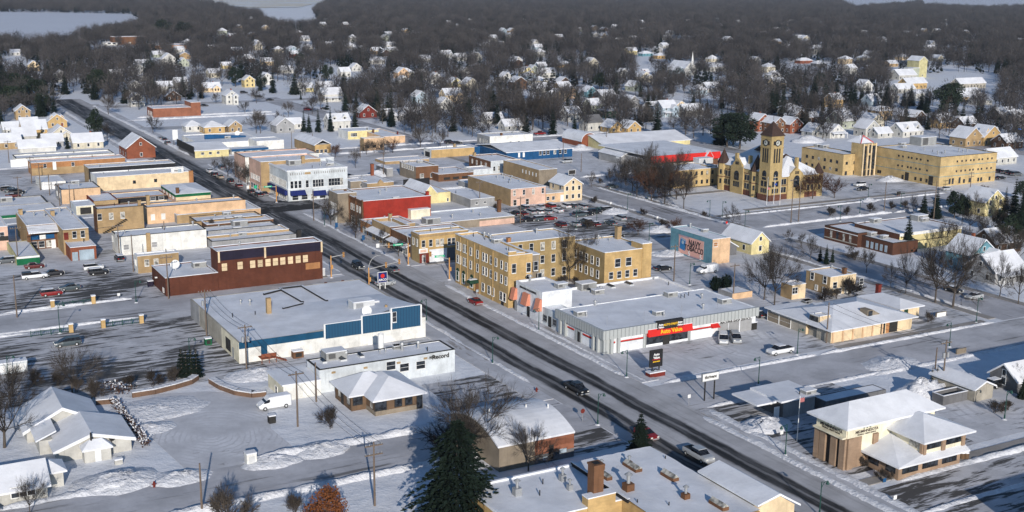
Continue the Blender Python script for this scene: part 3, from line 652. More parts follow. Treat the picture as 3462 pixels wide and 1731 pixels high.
for i in range(n+1):
 x=bbx(240)+(bbx(1600)-bbx(240))*i/n;k=max(0,min(1,(x-bbx(420))/(bbx(1500)-bbx(420))));hh=2.6*(k*k*(3-2*k))
 rows.append([(x,-BB.D/2+.26+4.2*j,zr-.06+hh*max(0,1-j/5)**1.0+r_.uniform(0,.12)*(j<5))for j in range(6)])
b.solid([p for r in rows for p in r],[(i*6+j,i*6+6+j,i*6+7+j,i*6+j+1)for i in range(n)for j in range(5)]);b.build('snow_drift',SNOW,BB.o,smooth=True)
BB.band('grey_end','A',.05,BB.h-.05,'grey_wall',.05,.8,1.0);BB.band('white_end','A',.05,BB.h-.05,'ivory_wall',.05,0,.33)
q=BB.fA((2215,930));BB.panel('shutter','A',(q[0],q[1],1.9),3.2,2.4,DARK,.12);q=BB.fA((2260,980));BB.panel('door','A',(q[0],q[1],1.1),1,2.1,GREY)
BB.stuff(('vent',2330,480),('vent',2420,490,1.3),('pipe',2250,610),('pipe',2470,590))
for x,y,k,s_ in((1035,490,'hvac',1.9),(1150,460,'hvac',.9),(1075,575,'dish',.8),(1275,535,'vent',.9),(140,570,'chimney',1.0)):
 p=('j',x,y);X,Y=BB.rf(p,zr+(1.4 if x>700 else 0));pp=(x+2461.5,y)
 if k=='chimney':
  b=MB();b.box(X-.45,X+.45,Y-.45,Y+.45,zr-.1,zr+3.2);b.build('chimney','tan_brick',BB.o)
 elif k=='hvac':
  b=MB();b.box(X-1.2*s_,X+1.2*s_,Y-.8*s_,Y+.8*s_,zr-.1,zr+.85*s_+.8);o=b.build('roof_unit',LGREY,BB.o);b=MB();b.box(X-1.2*s_,X+1.2*s_,Y-.8*s_,Y+.8*s_,zr+.85*s_+.803,zr+.85*s_+.95);b.build('snow_cap',SNOW,o)
  b=MB();b.box(X-.9*s_,X-.1*s_,Y-.8*s_-.04,Y-.8*s_,zr+.9,zr+.85*s_+.6);b.build('grille',GREY,o)
 elif k=='dish':b=MB();dish(b,X,Y-.8,zr+1.0,1.0);b.build('satellite_dish',WHITE,BB.o)
 else:b=MB();b.tube((X,Y,zr),(X,Y,zr+2.4),.3,n=8);b.build('roof_vent',MATS['tan_brick'],BB.o)
b=MB()
for p0,p1 in((('j',165,285),('j',470,470)),(('j',435,300),('j',705,460)),(('j',275,535),('j',470,485)),(('j',165,285),('j',435,300)),(('j',90,395),('j',270,350))):
 (x0,y0),(x1,y1)=BB.rf(p0),BB.rf(p1);x0,x1,y0,y1=[max(-q_,min(q_,t_))for t_,q_ in((x0,BB.W/2-.5),(x1,BB.W/2-.5),(y0,BB.D/2-.5),(y1,BB.D/2-.5))]
 d=Vector((x1-x0,y1-y0,0));
 if d.length<1:continue
 d.normalize();n_=Vector((-d.y,d.x,0))*.2;a_,c_=Vector((x0,y0,zr-.1)),Vector((x1,y1,zr-.1));up=Vector((0,0,.42))
 b.solid([a_-n_,c_-n_,c_+n_,a_+n_,a_-n_+up,c_-n_+up,c_+n_+up,a_+n_+up],[(0,1,5,4),(1,2,6,5),(2,3,7,6),(3,0,4,7)],0)
 b.face([a_-n_*1.3+up*1.01,c_-n_*1.3+up*1.01,c_+n_*1.3+up*1.01,a_+n_*1.3+up*1.01],1)
b.build('roof_parapet',[TAR,SNOW],BB.o)
q=BB.fB(('j',95,950));b=MB()
b.box(q[0]-1.2,q[0]+1.6,-BB.D/2-2.2,-BB.D/2-.02,.9,1.05)
for i in range(6):b.box(q[0]+1.6+i*.35,q[0]+1.95+i*.35,-BB.D/2-2.2,-BB.D/2-1.0,.75-i*.15,.9-i*.15)
for x in(-1.2,.2,1.55):b.box(q[0]+x,q[0]+x+.1,-BB.D/2-2.2,-BB.D/2-2.1,0,2.0)
b.box(q[0]-1.2,q[0]+1.6,-BB.D/2-2.21,-BB.D/2-2.14,1.3,1.95);b.build('timber_porch','red_brick',BB.o);BB.panel('door','B',(q[0],-BB.D/2,2.0),1.2,2.0,'blue_metal',.08)
cn=(640,345);cu0,cv0=guv(('j',640,440));hC=height_at(('j',640,425),345)
u0,v0=guv(('j',640,345),hC);u1=guv(('j',545,290),hC)[0];v1=guv(('j',1065,300),hC)[1]
AR=thing('fuel_canopy','blue and white filling station canopy with red strips on its snowy top','canopy',(u0+u1)/2,(v0+v1)/2);w,d=(v1-v0)/2,(u1-u0)/2
b=MB();b.box(-w,w,-d,d,hC-1.0,hC-.12);b.build('fascia','navy_band',AR)
b=MB();b.box(-w-.03,w+.03,-d-.03,d+.03,hC-.55,hC-.12);b.build('blue_stripe',mat('station_blue',(.015,.05,.28),.05),AR)
b=MB();b.box(-w-.06,w+.06,-d-.06,d+.06,hC-.72,hC-.56);b.build('white_stripe',WHITE,AR)
b=MB();b.box(-w+.2,w-.2,-d+.2,d-.2,hC-.118,hC+.1);b.build('roof',SNOW,AR)
for x in(-.45,.35):b=MB();b.box(w*x,w*x+.5,-d+.6,d-.6,hC+.102,hC+.3);b.build('red_strip','red_brick',AR)
for x in(-.55,.3):
 for y in(-.5,.5):b=MB();b.box(w*x-.2,w*x+.2,d*y-.2,d*y+.2,0,hC-1.0);b.build('post',WHITE,AR)
lettering('ARCO',.75,WHITE,AR,'B',(w*.3,-d-.08,hC-.36),.015)
b=MB();b.tube((w*.62,-d-.15,hC-.45),(w*.62,-d-.06,hC-.45),.6,n=16,mi=0);b.tube((w*.62,-d-.17,hC-.45),(w*.62,-d-.16,hC-.45),.42,n=16,mi=1);b.build('round_emblem',[WHITE,MATS['barn_red']],AR)
for x in(-.55,.3):
 u,v=guv(('j',640,425));p=thing('fuel_pump','','fuel pump',(u0+u1)/2-d*.55,(v0+v1)/2+w*x+1.2);p['label']='pale fuel pump under the station canopy, '+('left' if x<0 else 'right')+' one of two';p['group']='fuel pumps under the canopy'
 b=MB();b.box(-.45,.45,-.3,.3,0.05,1.5);b.box(-.5,.5,-.35,.35,1.502,1.75);b.build('cabinet',LGREY,p);b=MB();b.box(-.3,.3,-.33,-.3,.9,1.35);b.build('screen',DARK,p)
RO_=FB('newspaper_office','long low pale grey newspaper office with a black roof edge and roof vents','office','j',(628,1122,1345),(490,1025),(1935,918),'bright_white','palegrey_wall',.12,DARK)
RO_.wins('B',(1320,1075),(1608,1068),1,1.7,1.5);RO_.wins('B',(1450,1092),(1451,1092),1,1.7,1.4);RO_.wins('B',(1608,1068),(1609,1068),1,1.7,1.4)
for x,y in((765,1142),(1075,1096),(1395,1048),(1655,1005)):RO_.panel('wall_vent','B',RO_.fB((x,y)),.7,.35,'tan_brick',.12)
RO_.text('Record',1.15,'B',(1800,985),DARK,.035);RO_.text('MEEKER',.36,'B',(1722,990),DARK,.01);RO_.text('COUNTY',.36,'B',(1722,1003),DARK,.01)
q=RO_.fB((1245,1120));RO_.panel('door','B',(q[0],q[1],1.15),1.1,2.1,GREY)
RO_.stuff(('hvac',770,1005,1.5),('vent',890,1005,1.4),('skylight',845,1020),('skylight',1030,990,.7),('skylight',670,1045,.7),('vent',1430,930,1.6),('vent',1585,910,1.5),('hvac',1370,905,.6),('vent',1270,950,.8),('pipe',1675,940),('vent',1215,960,.7),('hvac',1335,885,.6))
X,Y=RO_.rf((1225,900));b=MB();b.tube((X,Y,RO_.h-.2),(X,Y,RO_.h+2.4),.55,n=14);b.tube((X,Y,RO_.h+2.4),(X,Y,RO_.h+2.7),.6,.1,n=14);b.build('white_tank_flue',WHITE,RO_.o)
t=FB('lean_to','small white lean-to with a sloping ribbed roof behind the newspaper office','annex','j',(280,1272,1420),(30,1150),(560,1190),'ivory_wall','white_wall',.06,None,ext={'v1':RO_.v0-.1});t.wins('A',(215,1310),(216,1310),1,1.2,1.3);
b=MB();b.box(-t.W/2-.3,t.W/2,-t.D/2-.3,t.D/2+.2,t.h-.02,t.h+.22);b.build('roof_sheet',SNOW,t.o)
def FBx(*a,**k):return FB(*a,**k)
f1=FB('department_store','white two-storey corner store with tall dark windows and navy awnings','store','f',(320,424,722),(78,347),(888,380),'palegrey_wall','palegrey_wall',.7)
for x0,x1,n in((362,440,3),(510,511,1),(578,655,4),(730,842,5)):f1.wins('B',(x0,540 if x0<400 else 530 if x0<520 else 522 if x0<600 else 510),(x1,532 if x0<400 else 530 if x0<520 else 518 if x0<600 else 505),n,.95,2.3,zfix=5.4)
f1.grid('A',14,.85,2.2,(5.4,),m0=1.5,m1=1)
for x0,x1 in((345,490),(560,690),(705,885)):f1.awning('B',(x0,618),(x1,605),MATS['navy_awning']if 'navy_awning' in MATS else mat('navy_awning',(.012,.022,.13),.1),1.3,1.1)
f1.band('awning_band','A',2.0,3.5,'navy_awning',.9,.03,.98)
f1.grid('B',6,2.0,1.6,(1.2,),m0=.8,m1=1);f1.grid('A',9,2.2,1.6,(1.2,));f1.band('cornice','B',f1.h-.35,f1.h-.05,'bright_white',.25);f1.band('cornice','A',f1.h-.35,f1.h-.05,'bright_white',.25)
f1.band('belt_course','B',3.9,4.1,'bright_white',.15);f1.band('belt_course','A',3.9,4.1,'bright_white',.15)
for i in range(26):
 if 8<i<11:continue
 x=-f1.W/2+1+(f1.W-2)*i/25;f1.panel('cornice_panel','B',(x,-f1.D/2,f1.h-1.15),.35,.7,'grey_wall',.05)
f1.panel('date_stone','B',(-f1.W/2+f1.W*.33,-f1.D/2,f1.h-1.15),2,.7,'tan_brick',.06)
f1.stuff(('hvac',380,365,1.7),('chimney',470,350,1.1,2.4),('vent',640,380,1.6),('hvac',730,372,.9),('vent',700,385),('pipe',705,350),('pipe',560,395))
t=FB(S_,'pink and tan building behind the white corner store',B_,'f',(60,338,640),(-90,290),(650,305),'pink_wall','tan_brick',.5);t.stuff(('vent',220,310),('vent',420,300));t.grid('A',6,.9,1.6,(4.6,));t.grid('A',4,2.4,1.8,(1.3,))
t=FB(S_,'flat snowy building with a pink street face and black edge, second behind the white corner store',B_,'f',(-90,292,540),(-210,245),(590,235),'pink_wall','white_wall',.4,DARK);t.grid('A',5,.9,1.5,(4.0,))
t=FB(S_,'grey stuccoed rear extension at the back of the white corner store',B_,'f',(640,300,420),(600,255),(760,288),'white_wall','palegrey_wall',.3)
f3=FB('red_building','two-storey building with a huge plain red side wall','building','f',(1055,718,985),(815,610),(1785,692),'brown_brick','red_wall',.35)
f3.grid('A',8,.9,1.7,(5.2,));f3.grid('A',4,2.6,1.9,(1.4,),m0=.8,m1=.8);f3.band('cornice','A',f3.h-.5,f3.h-.02,'brown_brick',.3)
for x in(.01,.26,.52,.97):
 b=MB();y=-f3.D/2+f3.D*x;b.box(-f3.W/2-.3,-f3.W/2-.02,y,y+.6,0,f3.h+.35);b.build('pilaster','brown_brick',f3.o)
f3.stuff(('vent',1215,650,1.3),('vent',1275,620,1.3),('chimney',1765,680,.8,1.4,'red_wall'),('hvac',1370,700,.7),('vent',945,640),('chimney',880,640,.6,.9,'brown_brick'))
q=f3.fA((850,870));b=MB();roof_gable(b,-f3.W/2-2.2,-f3.W/2-.02,q[1]-1.6,q[1]+1.6,3.0,1.5,'x',.1,.2);b.build('entrance_gable',SNOW,f3.o)
for s in(-1.4,1.4):b=MB();b.box(-f3.W/2-2.1,-f3.W/2-1.8,q[1]+s-.2,q[1]+s+.2,0,3.0);b.build('porch_column','barn_red',f3.o)
t=FB(S_,'grey brick building left of the red one, with a wide awning roof over the pavement',B_,'f',(805,645,930),(645,612),(1000,635),'arch_tan','arch_tan',.4);t.grid('A',6,.9,1.6,(4.8,));t.grid('A',4,2.2,1.7,(1.2,));t.stuff(('vent',720,620))
b=MB();b.prism([(-t.W/2-2.2,2.6),(-t.W/2-.02,3.4),(-t.W/2-.02,3.6),(-t.W/2-2.2,2.8)],'y',-t.D/2,t.D/2);b.build('pavement_awning',SNOW,t.o)
t=FB(S_,'low shop with pink snow-edged parapet below the red wall',B_,'f',(1170,962,1085),(1072,890),(1450,880),'orange_brick','tan_brick',.3);t.grid('A',2,2.6,1.7,(1.2,));t.stuff(('vent',1260,890))
t=FB(S_,'tan shop with a raised brown side wall, second below the red building',B_,'f',(1310,968,1165),(1183,885),(1480,940),'tan_brick','brown_brick',.9);t.grid('A',2,2.6,1.9,(1.3,));t.stuff(('vent',1345,915,1.2),('chimney',1445,900,.8,2.0))
b=MB();b.prism([(-t.W/2-2.0,2.7),(-t.W/2-.02,3.5),(-t.W/2-.02,3.7),(-t.W/2-2.0,2.9)],'y',-t.D/2,t.D/2);b.build('pavement_awning',SNOW,t.o)
t=FB(S_,'low snowy-roofed shop next to the yellow corner tavern',B_,'f',(1510,1068,1265),(1322,985),(2090,1000),'brown_brick','grey_wall',.3);t.grid('A',3,2.6,1.7,(1.3,));b=MB();b.prism([(-t.W/2-1.8,2.6),(-t.W/2-.02,3.2),(-t.W/2-.02,3.4),(-t.W/2-1.8,2.8)],'y',-t.D/2,t.D/2);b.build('pavement_awning',SNOW,t.o)
t=FB(S_,'long flat building with a weathered brown and pink side and a white roof hut',B_,'f',(1600,945,1020),(1470,840),(2560,872),'palegrey_wall','arch_tan',.3);t.stuff(('house',1575,870,1.4,'ivory_wall'),('vent',2115,830,1.2),('vent',2185,860),('vent',1915,880,1.3),('chimney',2400,820,1.0,3.6,'brown_brick'),('hvac',1710,935,1.8));t.band('pink_part','B',.05,t.h-.6,'pink_wall',.05,.62,1.0)
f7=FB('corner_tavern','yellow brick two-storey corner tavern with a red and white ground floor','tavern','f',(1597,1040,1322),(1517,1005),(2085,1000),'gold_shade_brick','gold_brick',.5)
f7.wins('B',(1635,1125),(1705,1122),2,.9,1.7);f7.wins('B',(1772,1115),(1815,1112),2,.9,1.7);f7.wins('B',(1885,1105),(1925,1102),2,.9,1.7);f7.wins('A',(1540,1100),(1575,1115),2,.8,1.7)
f7.band('white_lower_wall','B',.05,3.4,'bright_white',.08,.2,.56);f7.band('red_lower_wall','B',.05,2.6,'barn_red',.08,.0,.19);f7.band('dark_lower_wall','B',.05,3.4,'dkgrey_wall',.08,.57,.99)
f7.door('B',(1640,1270),m=WHITE);q=f7.fB((1632,1205),.1);f7.panel('sign_board','B',(q[0],q[1],3.3),2.4,1.2,WHITE,.12);f7.panel('sign_face','B',(q[0],q[1]-.1,3.25),1.7,.7,MATS['pink_wall'],.04)
f7.band('cornice','B',f7.h-.7,f7.h-.3,'tan_brick',.2);f7.band('cornice','A',f7.h-.7,f7.h-.3,'tan_brick',.2);f7.stuff(('vent',1890,985),('pipe',1700,1010))
t=FB(S_,'cream building with a gabled end beside the big red wall',B_,'f',(1640,645,745),(1385,575),(1910,628),'peach_wall','cream_yellow',.1,None)
b=MB();x0=-t.W/2;b.prism([(x0,t.h+.0),(x0+t.W*.48,t.h),(x0+t.W*.24,t.h+2.4)],'y',-t.D/2,t.D/2-.5);b.build('gable','cream_yellow',t.o);b=MB();roof_gable(b,x0,x0+t.W*.48,-t.D/2,t.D/2-.6,t.h+.02,2.4,'y',.25,.22);b.build('gable_roof',SNOW,t.o)
t.wins('B',(1870,700),(1871,700),1,.6,.9);b=MB();b.box(-t.W/2,t.W/2,t.D/2-.4,t.D/2,t.h,t.h+2.2);b.build('back_parapet',TAR,t.o)
t=FB(S_,'low grey building with a lean snowy roof, right of the cream gabled one',B_,'f',(2092,700,785),(1905,595),(2290,668),'grey_wall','grey_wall',.15);t.wins('B',(2150,720),(2230,740),2,.9,.6);t.stuff(('pipe',1950,640))
t=FB(S_,'pair of grey sheds with snowy lean roofs behind the low grey building',B_,'f',(2280,615,670),(2010,510),(2375,590),'grey_wall','tan_brick',.15);
f10=FB(S_,'pale pink two-storey building with many roof vents facing the car park',B_,'f',(2482,602,765),(2192,460),(2801,568),'tan_brick','pink_wall',.35)
f10.wins('B',(2515,640),(2790,610),4,.8,1.6);f10.wins('B',(2520,735),(2640,715),2,1.1,1.8,DARK);f10.stuff(('vent',2350,490),('vent',2420,500),('vent',2480,520,1.2),('vent',2530,490),('vent',2400,470),('pipe',2460,540),('vent',2570,530))
f11=FB(S_,'dark brown brick building with snow-lined cornice in the middle of the block',B_,'f',(1562,385,520),(1333,338),(1770,366),'arch_tan','brown_brick',.5);f11.grid('A',6,.9,1.5,(4.2,));f11.wins('B',(1620,470),(1720,462),2,1.4,1.4);f11.stuff(('vent',1500,350),('hvac',1600,345,.8),('pipe',1410,340))
t=FB(S_,'lower brown building joined to the right of the dark brown brick one',B_,'f',(1782,458,530),(1690,400),(2115,432),'brown_brick','brown_brick',.25);t.grid('B',3,2.4,.9,(1.0,),DARK,None);t.stuff(('vent',1830,420),('pipe',1970,420))
t=FB(S_,'pale blue-white building with brown side and four upper windows',B_,'f',(2288,332,480),(2072,272),(2512,298),'brown_brick','palegrey_wall',.45);t.wins('B',(2320,405),(2495,385),5,.8,1.6);t.wins('A',(2110,330),(2240,360),4,.7,1.4);t.stuff(('chimney',2080,295,.9,1.6),('vent',2300,280));t.band('balcony','B',2.2,2.9,'dkgreen_wall',.6,.55,.98)
t=FB(S_,'low white building under the pale blue-white one',B_,'f',(2122,415,500),(2050,385),(2300,398),'white_wall','palegrey_wall',.25)
t=FB(S_,'orange-tan brick building with zigzag black doors at its left end',B_,'f',(1712,222,300),(1648,200),(2080,182),'white_wall','gold_brick',.35);t.grid('A',3,1.6,2.0,(1.2,),DARK,None);t.stuff(('vent',1850,195),('pipe',1930,185));q=t.fB((1925,270));t.stuff(('chimney',1925,190,.8,1.2))
t=FB(S_,'low tan building with thin roof edge behind the snowy yard',B_,'f',(1265,335,362),(1200,300),(1645,292),'tan_brick','tan_brick',.2);t.stuff(('vent',1500,300,.7))
t=FB('garage_building','small grey garage left of the dark brown brick building','garage','f',(1280,402,480),(1200,365),(1333,395),'dkgrey_wall','grey_wall',.15);t.grid('A',1,2.4,2.2,(1.15,),WHITE,None)
t=FB(S_,'low snowy roofed building with an ornamental tan parapet behind the red building',B_,'f',(1092,548,625),(960,470),(1365,535),'grey_wall','tan_brick',.3);t.stuff(('chimney',1095,430,1.0,4.0,'red_brick'),('vent',1240,540,.8),('vent',1040,490));b=MB();b.prism([(-1.2,t.h),(1.2,t.h),(0,t.h+1.2)],'y',-t.D/2-.1,-t.D/2+.3);b.build('parapet_gable','tan_brick',t.o)
t=FB(S_,'small grey flat building right of the white corner store',B_,'f',(930,528,610),(895,495),(1078,512),'grey_wall','arch_tan',.25);t.wins('B',(1045,560),(1046,560),1,1.6,1.0);t.awning('B',(1045,590),(1085,585),MATS['barn_red'],.8,.5)
f15=FB(S_,'tall plain white building with a grey front and brown flue beside the blue motel',B_,'f',(2278,92,250),(2150,62),(2741,78),'grey_wall','white_wall',.5);f15.grid('A',3,.9,1.5,(4.4,));f15.grid('A',2,2,1.8,(1.4,));f15.stuff(('chimney',2390,85,.8,1.0,'brown_brick'),('vent',2500,60));f15.wins('B',(2480,150),(2560,145),2,.8,1.0,DARK,None)
t=FB('motel','long low bright blue building with a row of windows and a snowy roof','motel','f',(2442,248,330),(2300,160),('g',615,205),'royal_blue','royal_blue',.1,None);t.wins('B',('g',100,270),('g',145,266),2,.9,1.9,WHITE,None);t.wins('B',('g',305,250),('g',380,244),3,1.1,1.5);t.wins('B',('g',445,240),('g',548,232),3,1.1,1.5)
b=MB();roof_gable(b,-t.W/2,t.W/2,-t.D/2,t.D/2,t.h,1.6,'x',.4,.3);b.build('pitched_roof',SNOW,t.o)
t=FB(S_,'smaller blue building with a shed roof touching the tall white building',B_,'f',(2120,190,262),(2085,160),(2160,180),'royal_blue','royal_blue',.1,None)
t=FB(S_,'tan warehouse with a snowy double pitch roof above the white corner store',B_,'f',(585,172,268),(262,108),(728,160),'tan_brick','gold_brick',.1,None);b=MB();roof_gable(b,-t.W/2,t.W/2,-t.D/2,t.D/2,t.h-.04,1.8,'y',.4,.3);b.build('pitched_roof',SNOW,t.o);t.wins('B',(610,235),(690,228),3,1.2,1.3)
t=FB(S_,'low plain white building left of the tan warehouse',B_,'f',(22,138,218),(-40,105),(270,118),'white_wall','white_wall',.2)
t=FB(S_,'peach building with stepped parapet and bare trees in front',B_,'f',(1060,112,235),(855,150),(1252,100),'tan_brick','peach_wall',.4,ext={});t.wins('B',(1100,190),(1230,180),3,1.3,1.2,DARK,None)
t=FB(S_,'taller peach-orange building right of the stepped peach one',B_,'f',(1252,92,160),(1080,20),(1465,82),'peach_wall','peach_wall',.3);t.stuff(('chimney',1150,60,.8,1.6,'brown_brick'),('chimney',1410,70,.5,1.2,'barn_red'))
t=FB(S_,'long cream two-storey building with a mono-pitch roof and four close windows',B_,'f',(905,42,120),(868,10),(1118,2),'white_wall','cream_yellow',.1);t.wins('B',(940,75),(985,72),4,.7,1.5);t.wins('B',(1090,15),(1091,15),1,.8,1.0)
t=FB('service_station','white service building with a long snowy roof and dark false front','building','e',(1885,232,300),(1790,150),(2195,205),'dkgrey_wall','cream_yellow',.1,None);t.wins('B',(1960,255),(2110,245),3,1.1,.9);b=MB();roof_gable(b,-t.W/2,t.W/2,-t.D/2,t.D/2,t.h,1.4,'x',.3,.3);b.build('pitched_roof',SNOW,t.o);b=MB();b.box(-t.W/2-.5,-t.W/2-.3,-t.D/2-.3,t.D/2+.3,t.h-1,t.h+1.8);b.build('false_front',DARK,t.o)
t=FB('car_wash','white and blue garage with bay doors and a blue roof edge','garage','e',(2240,215,270),(2185,195),(2562,180),'white_wall','white_wall',.15,None);t.band('blue_edge','B',t.h-.9,t.h,'royal_blue',.15);t.grid('B',4,2.2,1.6,(1.0,),'shade_glass',WHITE,.5,.5,'bay_door')
t=FB('fuel_station','low white building behind the filling station pumps with snowy flat roof','building','e',(1935,160,210),(1740,80),(2570,130),'white_wall','white_wall',.25);t.stuff(('hvac',2200,110),('dish',2300,90,.9),('vent',2060,105))
q=t.rf((2180,110));b=MB();b.prism([(q[0]-9,t.h),(q[0]+9,t.h),(q[0]+9,t.h+.6),(q[0]-7.5,t.h+1.9),(q[0]-9,t.h+1.9)],'y',q[1]-.4,q[1]+.4);b.build('blue_sign_fin','royal_blue',t.o)
G1=FB('apartment_house','three-storey gold brick street wing with stepped parapet and a dark green entrance canopy','apartment house','f',(2460,1248,1756),(1952,1032),(2826,1275),'gold_brick','gold_brick',.5)
for z in(6.1,9.3):
 for k,(t0,n,st_)in enumerate(((.03,2,.045),(.155,2,.045),(.29,1,0),(.42,1,0),(.53,2,.055),(.67,1,0),(.76,1,0),(.86,1,0),(.94,1,0))):
  for j in range(n):G1.panel('window','A',(-G1.W/2,G1.D/2-G1.D*(t0+st_*j)-.6,z),.85,1.75,GLASS,frame=WHITE)
for t0 in(.05,.17,.33):
 o=G1.panel('arched_window','A',(-G1.W/2,G1.D/2-G1.D*t0,2.0),1.3,2.2,MATS['dkgreen_wall'],.08,WHITE);b=MB();y=G1.D/2-G1.D*t0
 b.prism([(y+.72*math.cos(i*math.pi/8),3.15+.72*math.sin(i*math.pi/8))for i in range(9)],'x',-G1.W/2-.09,-G1.W/2);b.build('arch',MATS['dkgreen_wall'],o)
for t0 in(.55,.66,.73,.88,.94):G1.panel('window','A',(-G1.W/2,G1.D/2-G1.D*t0,2.2),1.1,1.8,GLASS,frame=WHITE)
y=G1.D/2-G1.D*.43;b=MB();b.prism([(y+.9*math.cos(i*math.pi/8),2.6+.8*math.sin(i*math.pi/8))for i in range(9)],'x',-G1.W/2-2.2,-G1.W/2-.02);o=b.build('entrance_canopy','dkgreen_wall',G1.o)
b=MB();b.box(-G1.W/2-2.1,-G1.W/2-.2,y-.5,y+.5,3.38,3.5);b.build('snow_cap',SNOW,o);G1.panel('door','A',(-G1.W/2,y,1.2),1.4,2.3,MATS['orange_brick'],.06)
for t0 in(.1,.24,.375,.48,.72):
 b=MB();yy=G1.D/2-G1.D*t0;b.box(-G1.W/2-.12,-G1.W/2-.01,yy-.25,yy+.25,0,G1.h-.3);b.build('pilaster','gold_brick',G1.o)
G1.wins('B',('f',2510,1372),('f',2722,1335),2,1.0,2.0,skip=());G1.wins('B',('f',2652,1355),('f',2653,1355),1,1.0,2.0);G1.wins('B',('f',2652,1470),('f',2760,1450),2,1.0,2.0)
b=MB();
for x0,x1,z in((-.5,-.18,.9),(-.18,.18,.45)):b.box(G1.W*x0,G1.W*x1,-G1.D/2,-G1.D/2+.35,G1.h+.0,G1.h+z);b.box(G1.W*x0,G1.W*x1,-G1.D/2-.05,-G1.D/2+.4,G1.h+z+.003,G1.h+z+.12,1)
b.build('stepped_parapet',[MATS['gold_brick'],SNOW],G1.o)
b=MB();b.box(G1.W/2+.01,G1.W/2+2.6,-G1.D/2+1.5,-G1.D/2+6,0,G1.h-.8);o=b.build('stair_tower','arch_tan',G1.o);b=MB();b.box(G1.W/2+.01,G1.W/2+2.7,-G1.D/2+1.4,-G1.D/2+6.1,G1.h-.797,G1.h-.6);b.build('roof',SNOW,o)
G1.stuff(('vent',2320,1110,1.1),('vent',2410,1080,1.3),('hvac',2380,1115,.9),('pipe',2460,1195),('vent',2320,1060,1.5),('vent',2450,1195,.8),('pipe',2230,1090),('pipe',2120,1060))
g3=guv(('g',930,1215),G1.h)
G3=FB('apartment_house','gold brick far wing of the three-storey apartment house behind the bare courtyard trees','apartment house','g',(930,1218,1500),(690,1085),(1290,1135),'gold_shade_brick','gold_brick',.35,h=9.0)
G3.wins('B',('k',1053,80),('k',1158,70),2,1.5,1.9);G3.wins('B',('k',988,205),('k',1222,175),4,1.1,1.6);G3.grid('A',5,1.0,1.8,(3.4,6.4));G3.stuff(('chimney',1255,1060,1.2,3.0,'tan_brick'),('vent',975,1100,.8),('vent',900,1080,.8),('pipe',790,1070),('vent',760,1050,1.2))
b=MB();b.box(G3.W/2-2.6,G3.W/2+.05,-G3.D/2-.15,-G3.D/2+4.5,0,G3.h+1.1);o=b.build('corner_block','gold_brick',G3.o);b=MB();b.box(G3.W/2-2.7,G3.W/2+.1,-G3.D/2-.2,-G3.D/2+4.6,G3.h+1.103,G3.h+1.3);b.build('roof',SNOW,o)
b=MB()
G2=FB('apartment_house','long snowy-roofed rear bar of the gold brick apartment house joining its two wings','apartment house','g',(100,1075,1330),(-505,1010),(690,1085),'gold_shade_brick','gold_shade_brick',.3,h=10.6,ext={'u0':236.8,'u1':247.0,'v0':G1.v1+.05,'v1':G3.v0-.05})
G2.grid('B',6,1.0,1.8,(2.4,5.8,9.0));G2.stuff(('vent',270,1030,1.4),('vent',-200,1060),('chimney',60,1150,.8,1.2,'orange_brick'))
k1=FB('white_shop','tall white shop with salmon awnings and a row of black letters','shop','k',(325,372,672),(55,260),(640,345),'bright_white','bright_white',.35)
k1.text('SIMONSON-LUMBER',.62,'A',(190,345),DARK,.01,sx=1.25)
for x,y,w in((65,410,1.6),(180,450,2.4),(300,520,1.8)):
 q=k1.fA((x,y));b=MB();b.prism([(-k1.W/2-1.1,2.7),(-k1.W/2-.02,2.7),(-k1.W/2-.02,5.2),(-k1.W/2-.5,5.2)],'y',q[1]-w/2,q[1]+w/2);b.build('awning',mat('salmon',(.62,.24,.15),.1),k1.o)
q=k1.fA((190,560));k1.panel('door','A',(q[0],q[1],1.2),1.2,2.3,DARK,.05);q=k1.fA((70,510));k1.panel('door','A',(q[0],q[1],1.2),1.1,2.2,GREY,.05);q=k1.fA((145,520));k1.panel('sign_board','A',(q[0],q[1],2.6),1.6,.7,WHITE)
k1.stuff(('vent',170,250,1.6),('hvac',655,300,1.0))
k2=FB('white_shop','long low white rear of the shop with salmon awnings, skylights on its roof','shop','k',(640,442,520),(548,335),(1675,298),'bright_white','bright_white',.4,ext={'v0':k1.v1+.03,'u0':k1.u0+.02});k2.stuff(('skylight',770,350),('skylight',990,318),('skylight',1165,295),('hvac',860,380,1.0),('vent',890,360,1.3),('vent',1405,250,.7),('hvac',650,295,1.6),('pipe',1545,300))
k5=FB('grey_shop','small grey single-storey link with a dark doorway between the white shop and the parts store','shop','k',(475,578,745),(332,512),(640,545),'palegrey_wall','grey_wall',.15,None,ext={'u1':k1.u0-.05});k5.panel('window','A',(-k5.W/2,k5.D*.3,1.6),1.6,1.2,GLASS,.06,GREY);k5.panel('window','A',(-k5.W/2,-k5.D*.32,1.6),1.4,1.2,GLASS,.06,GREY);k5.panel('door','A',(-k5.W/2,0,1.2),1.2,2.3,DARK)
k3=FB('parts_store','wide grey-white car parts store with a ribbed metal fascia, red stripe and red sign band','store','k',(925,738,970),(468,528),(2400,512),'bright_white','bright_white',.2,None,ext={'u1':k5.u0-.05+0.0})
hz=k3.h;kz=hz-1.75
for f in 'AB':
 L_=k3.W if f=='B' else k3.D;a,d=k3.W/2,k3.D/2;b=MB()
 if f=='B':b.box(-a-.55,a+.4,-d-.55,-d-.02,kz,hz+.06)
 else:b.box(-a-.55,-a-.02,-d-.549+.55,d,kz,hz+.06)
 o=b.build('ribbed_fascia','rib_grey',k3.o)
def kB(x):return on_face_B(('k',x,800),k3.u0)[0]-k3.cv
def kA(x):return on_face_A(('k',x,800),k3.v0)[0]-k3.cu
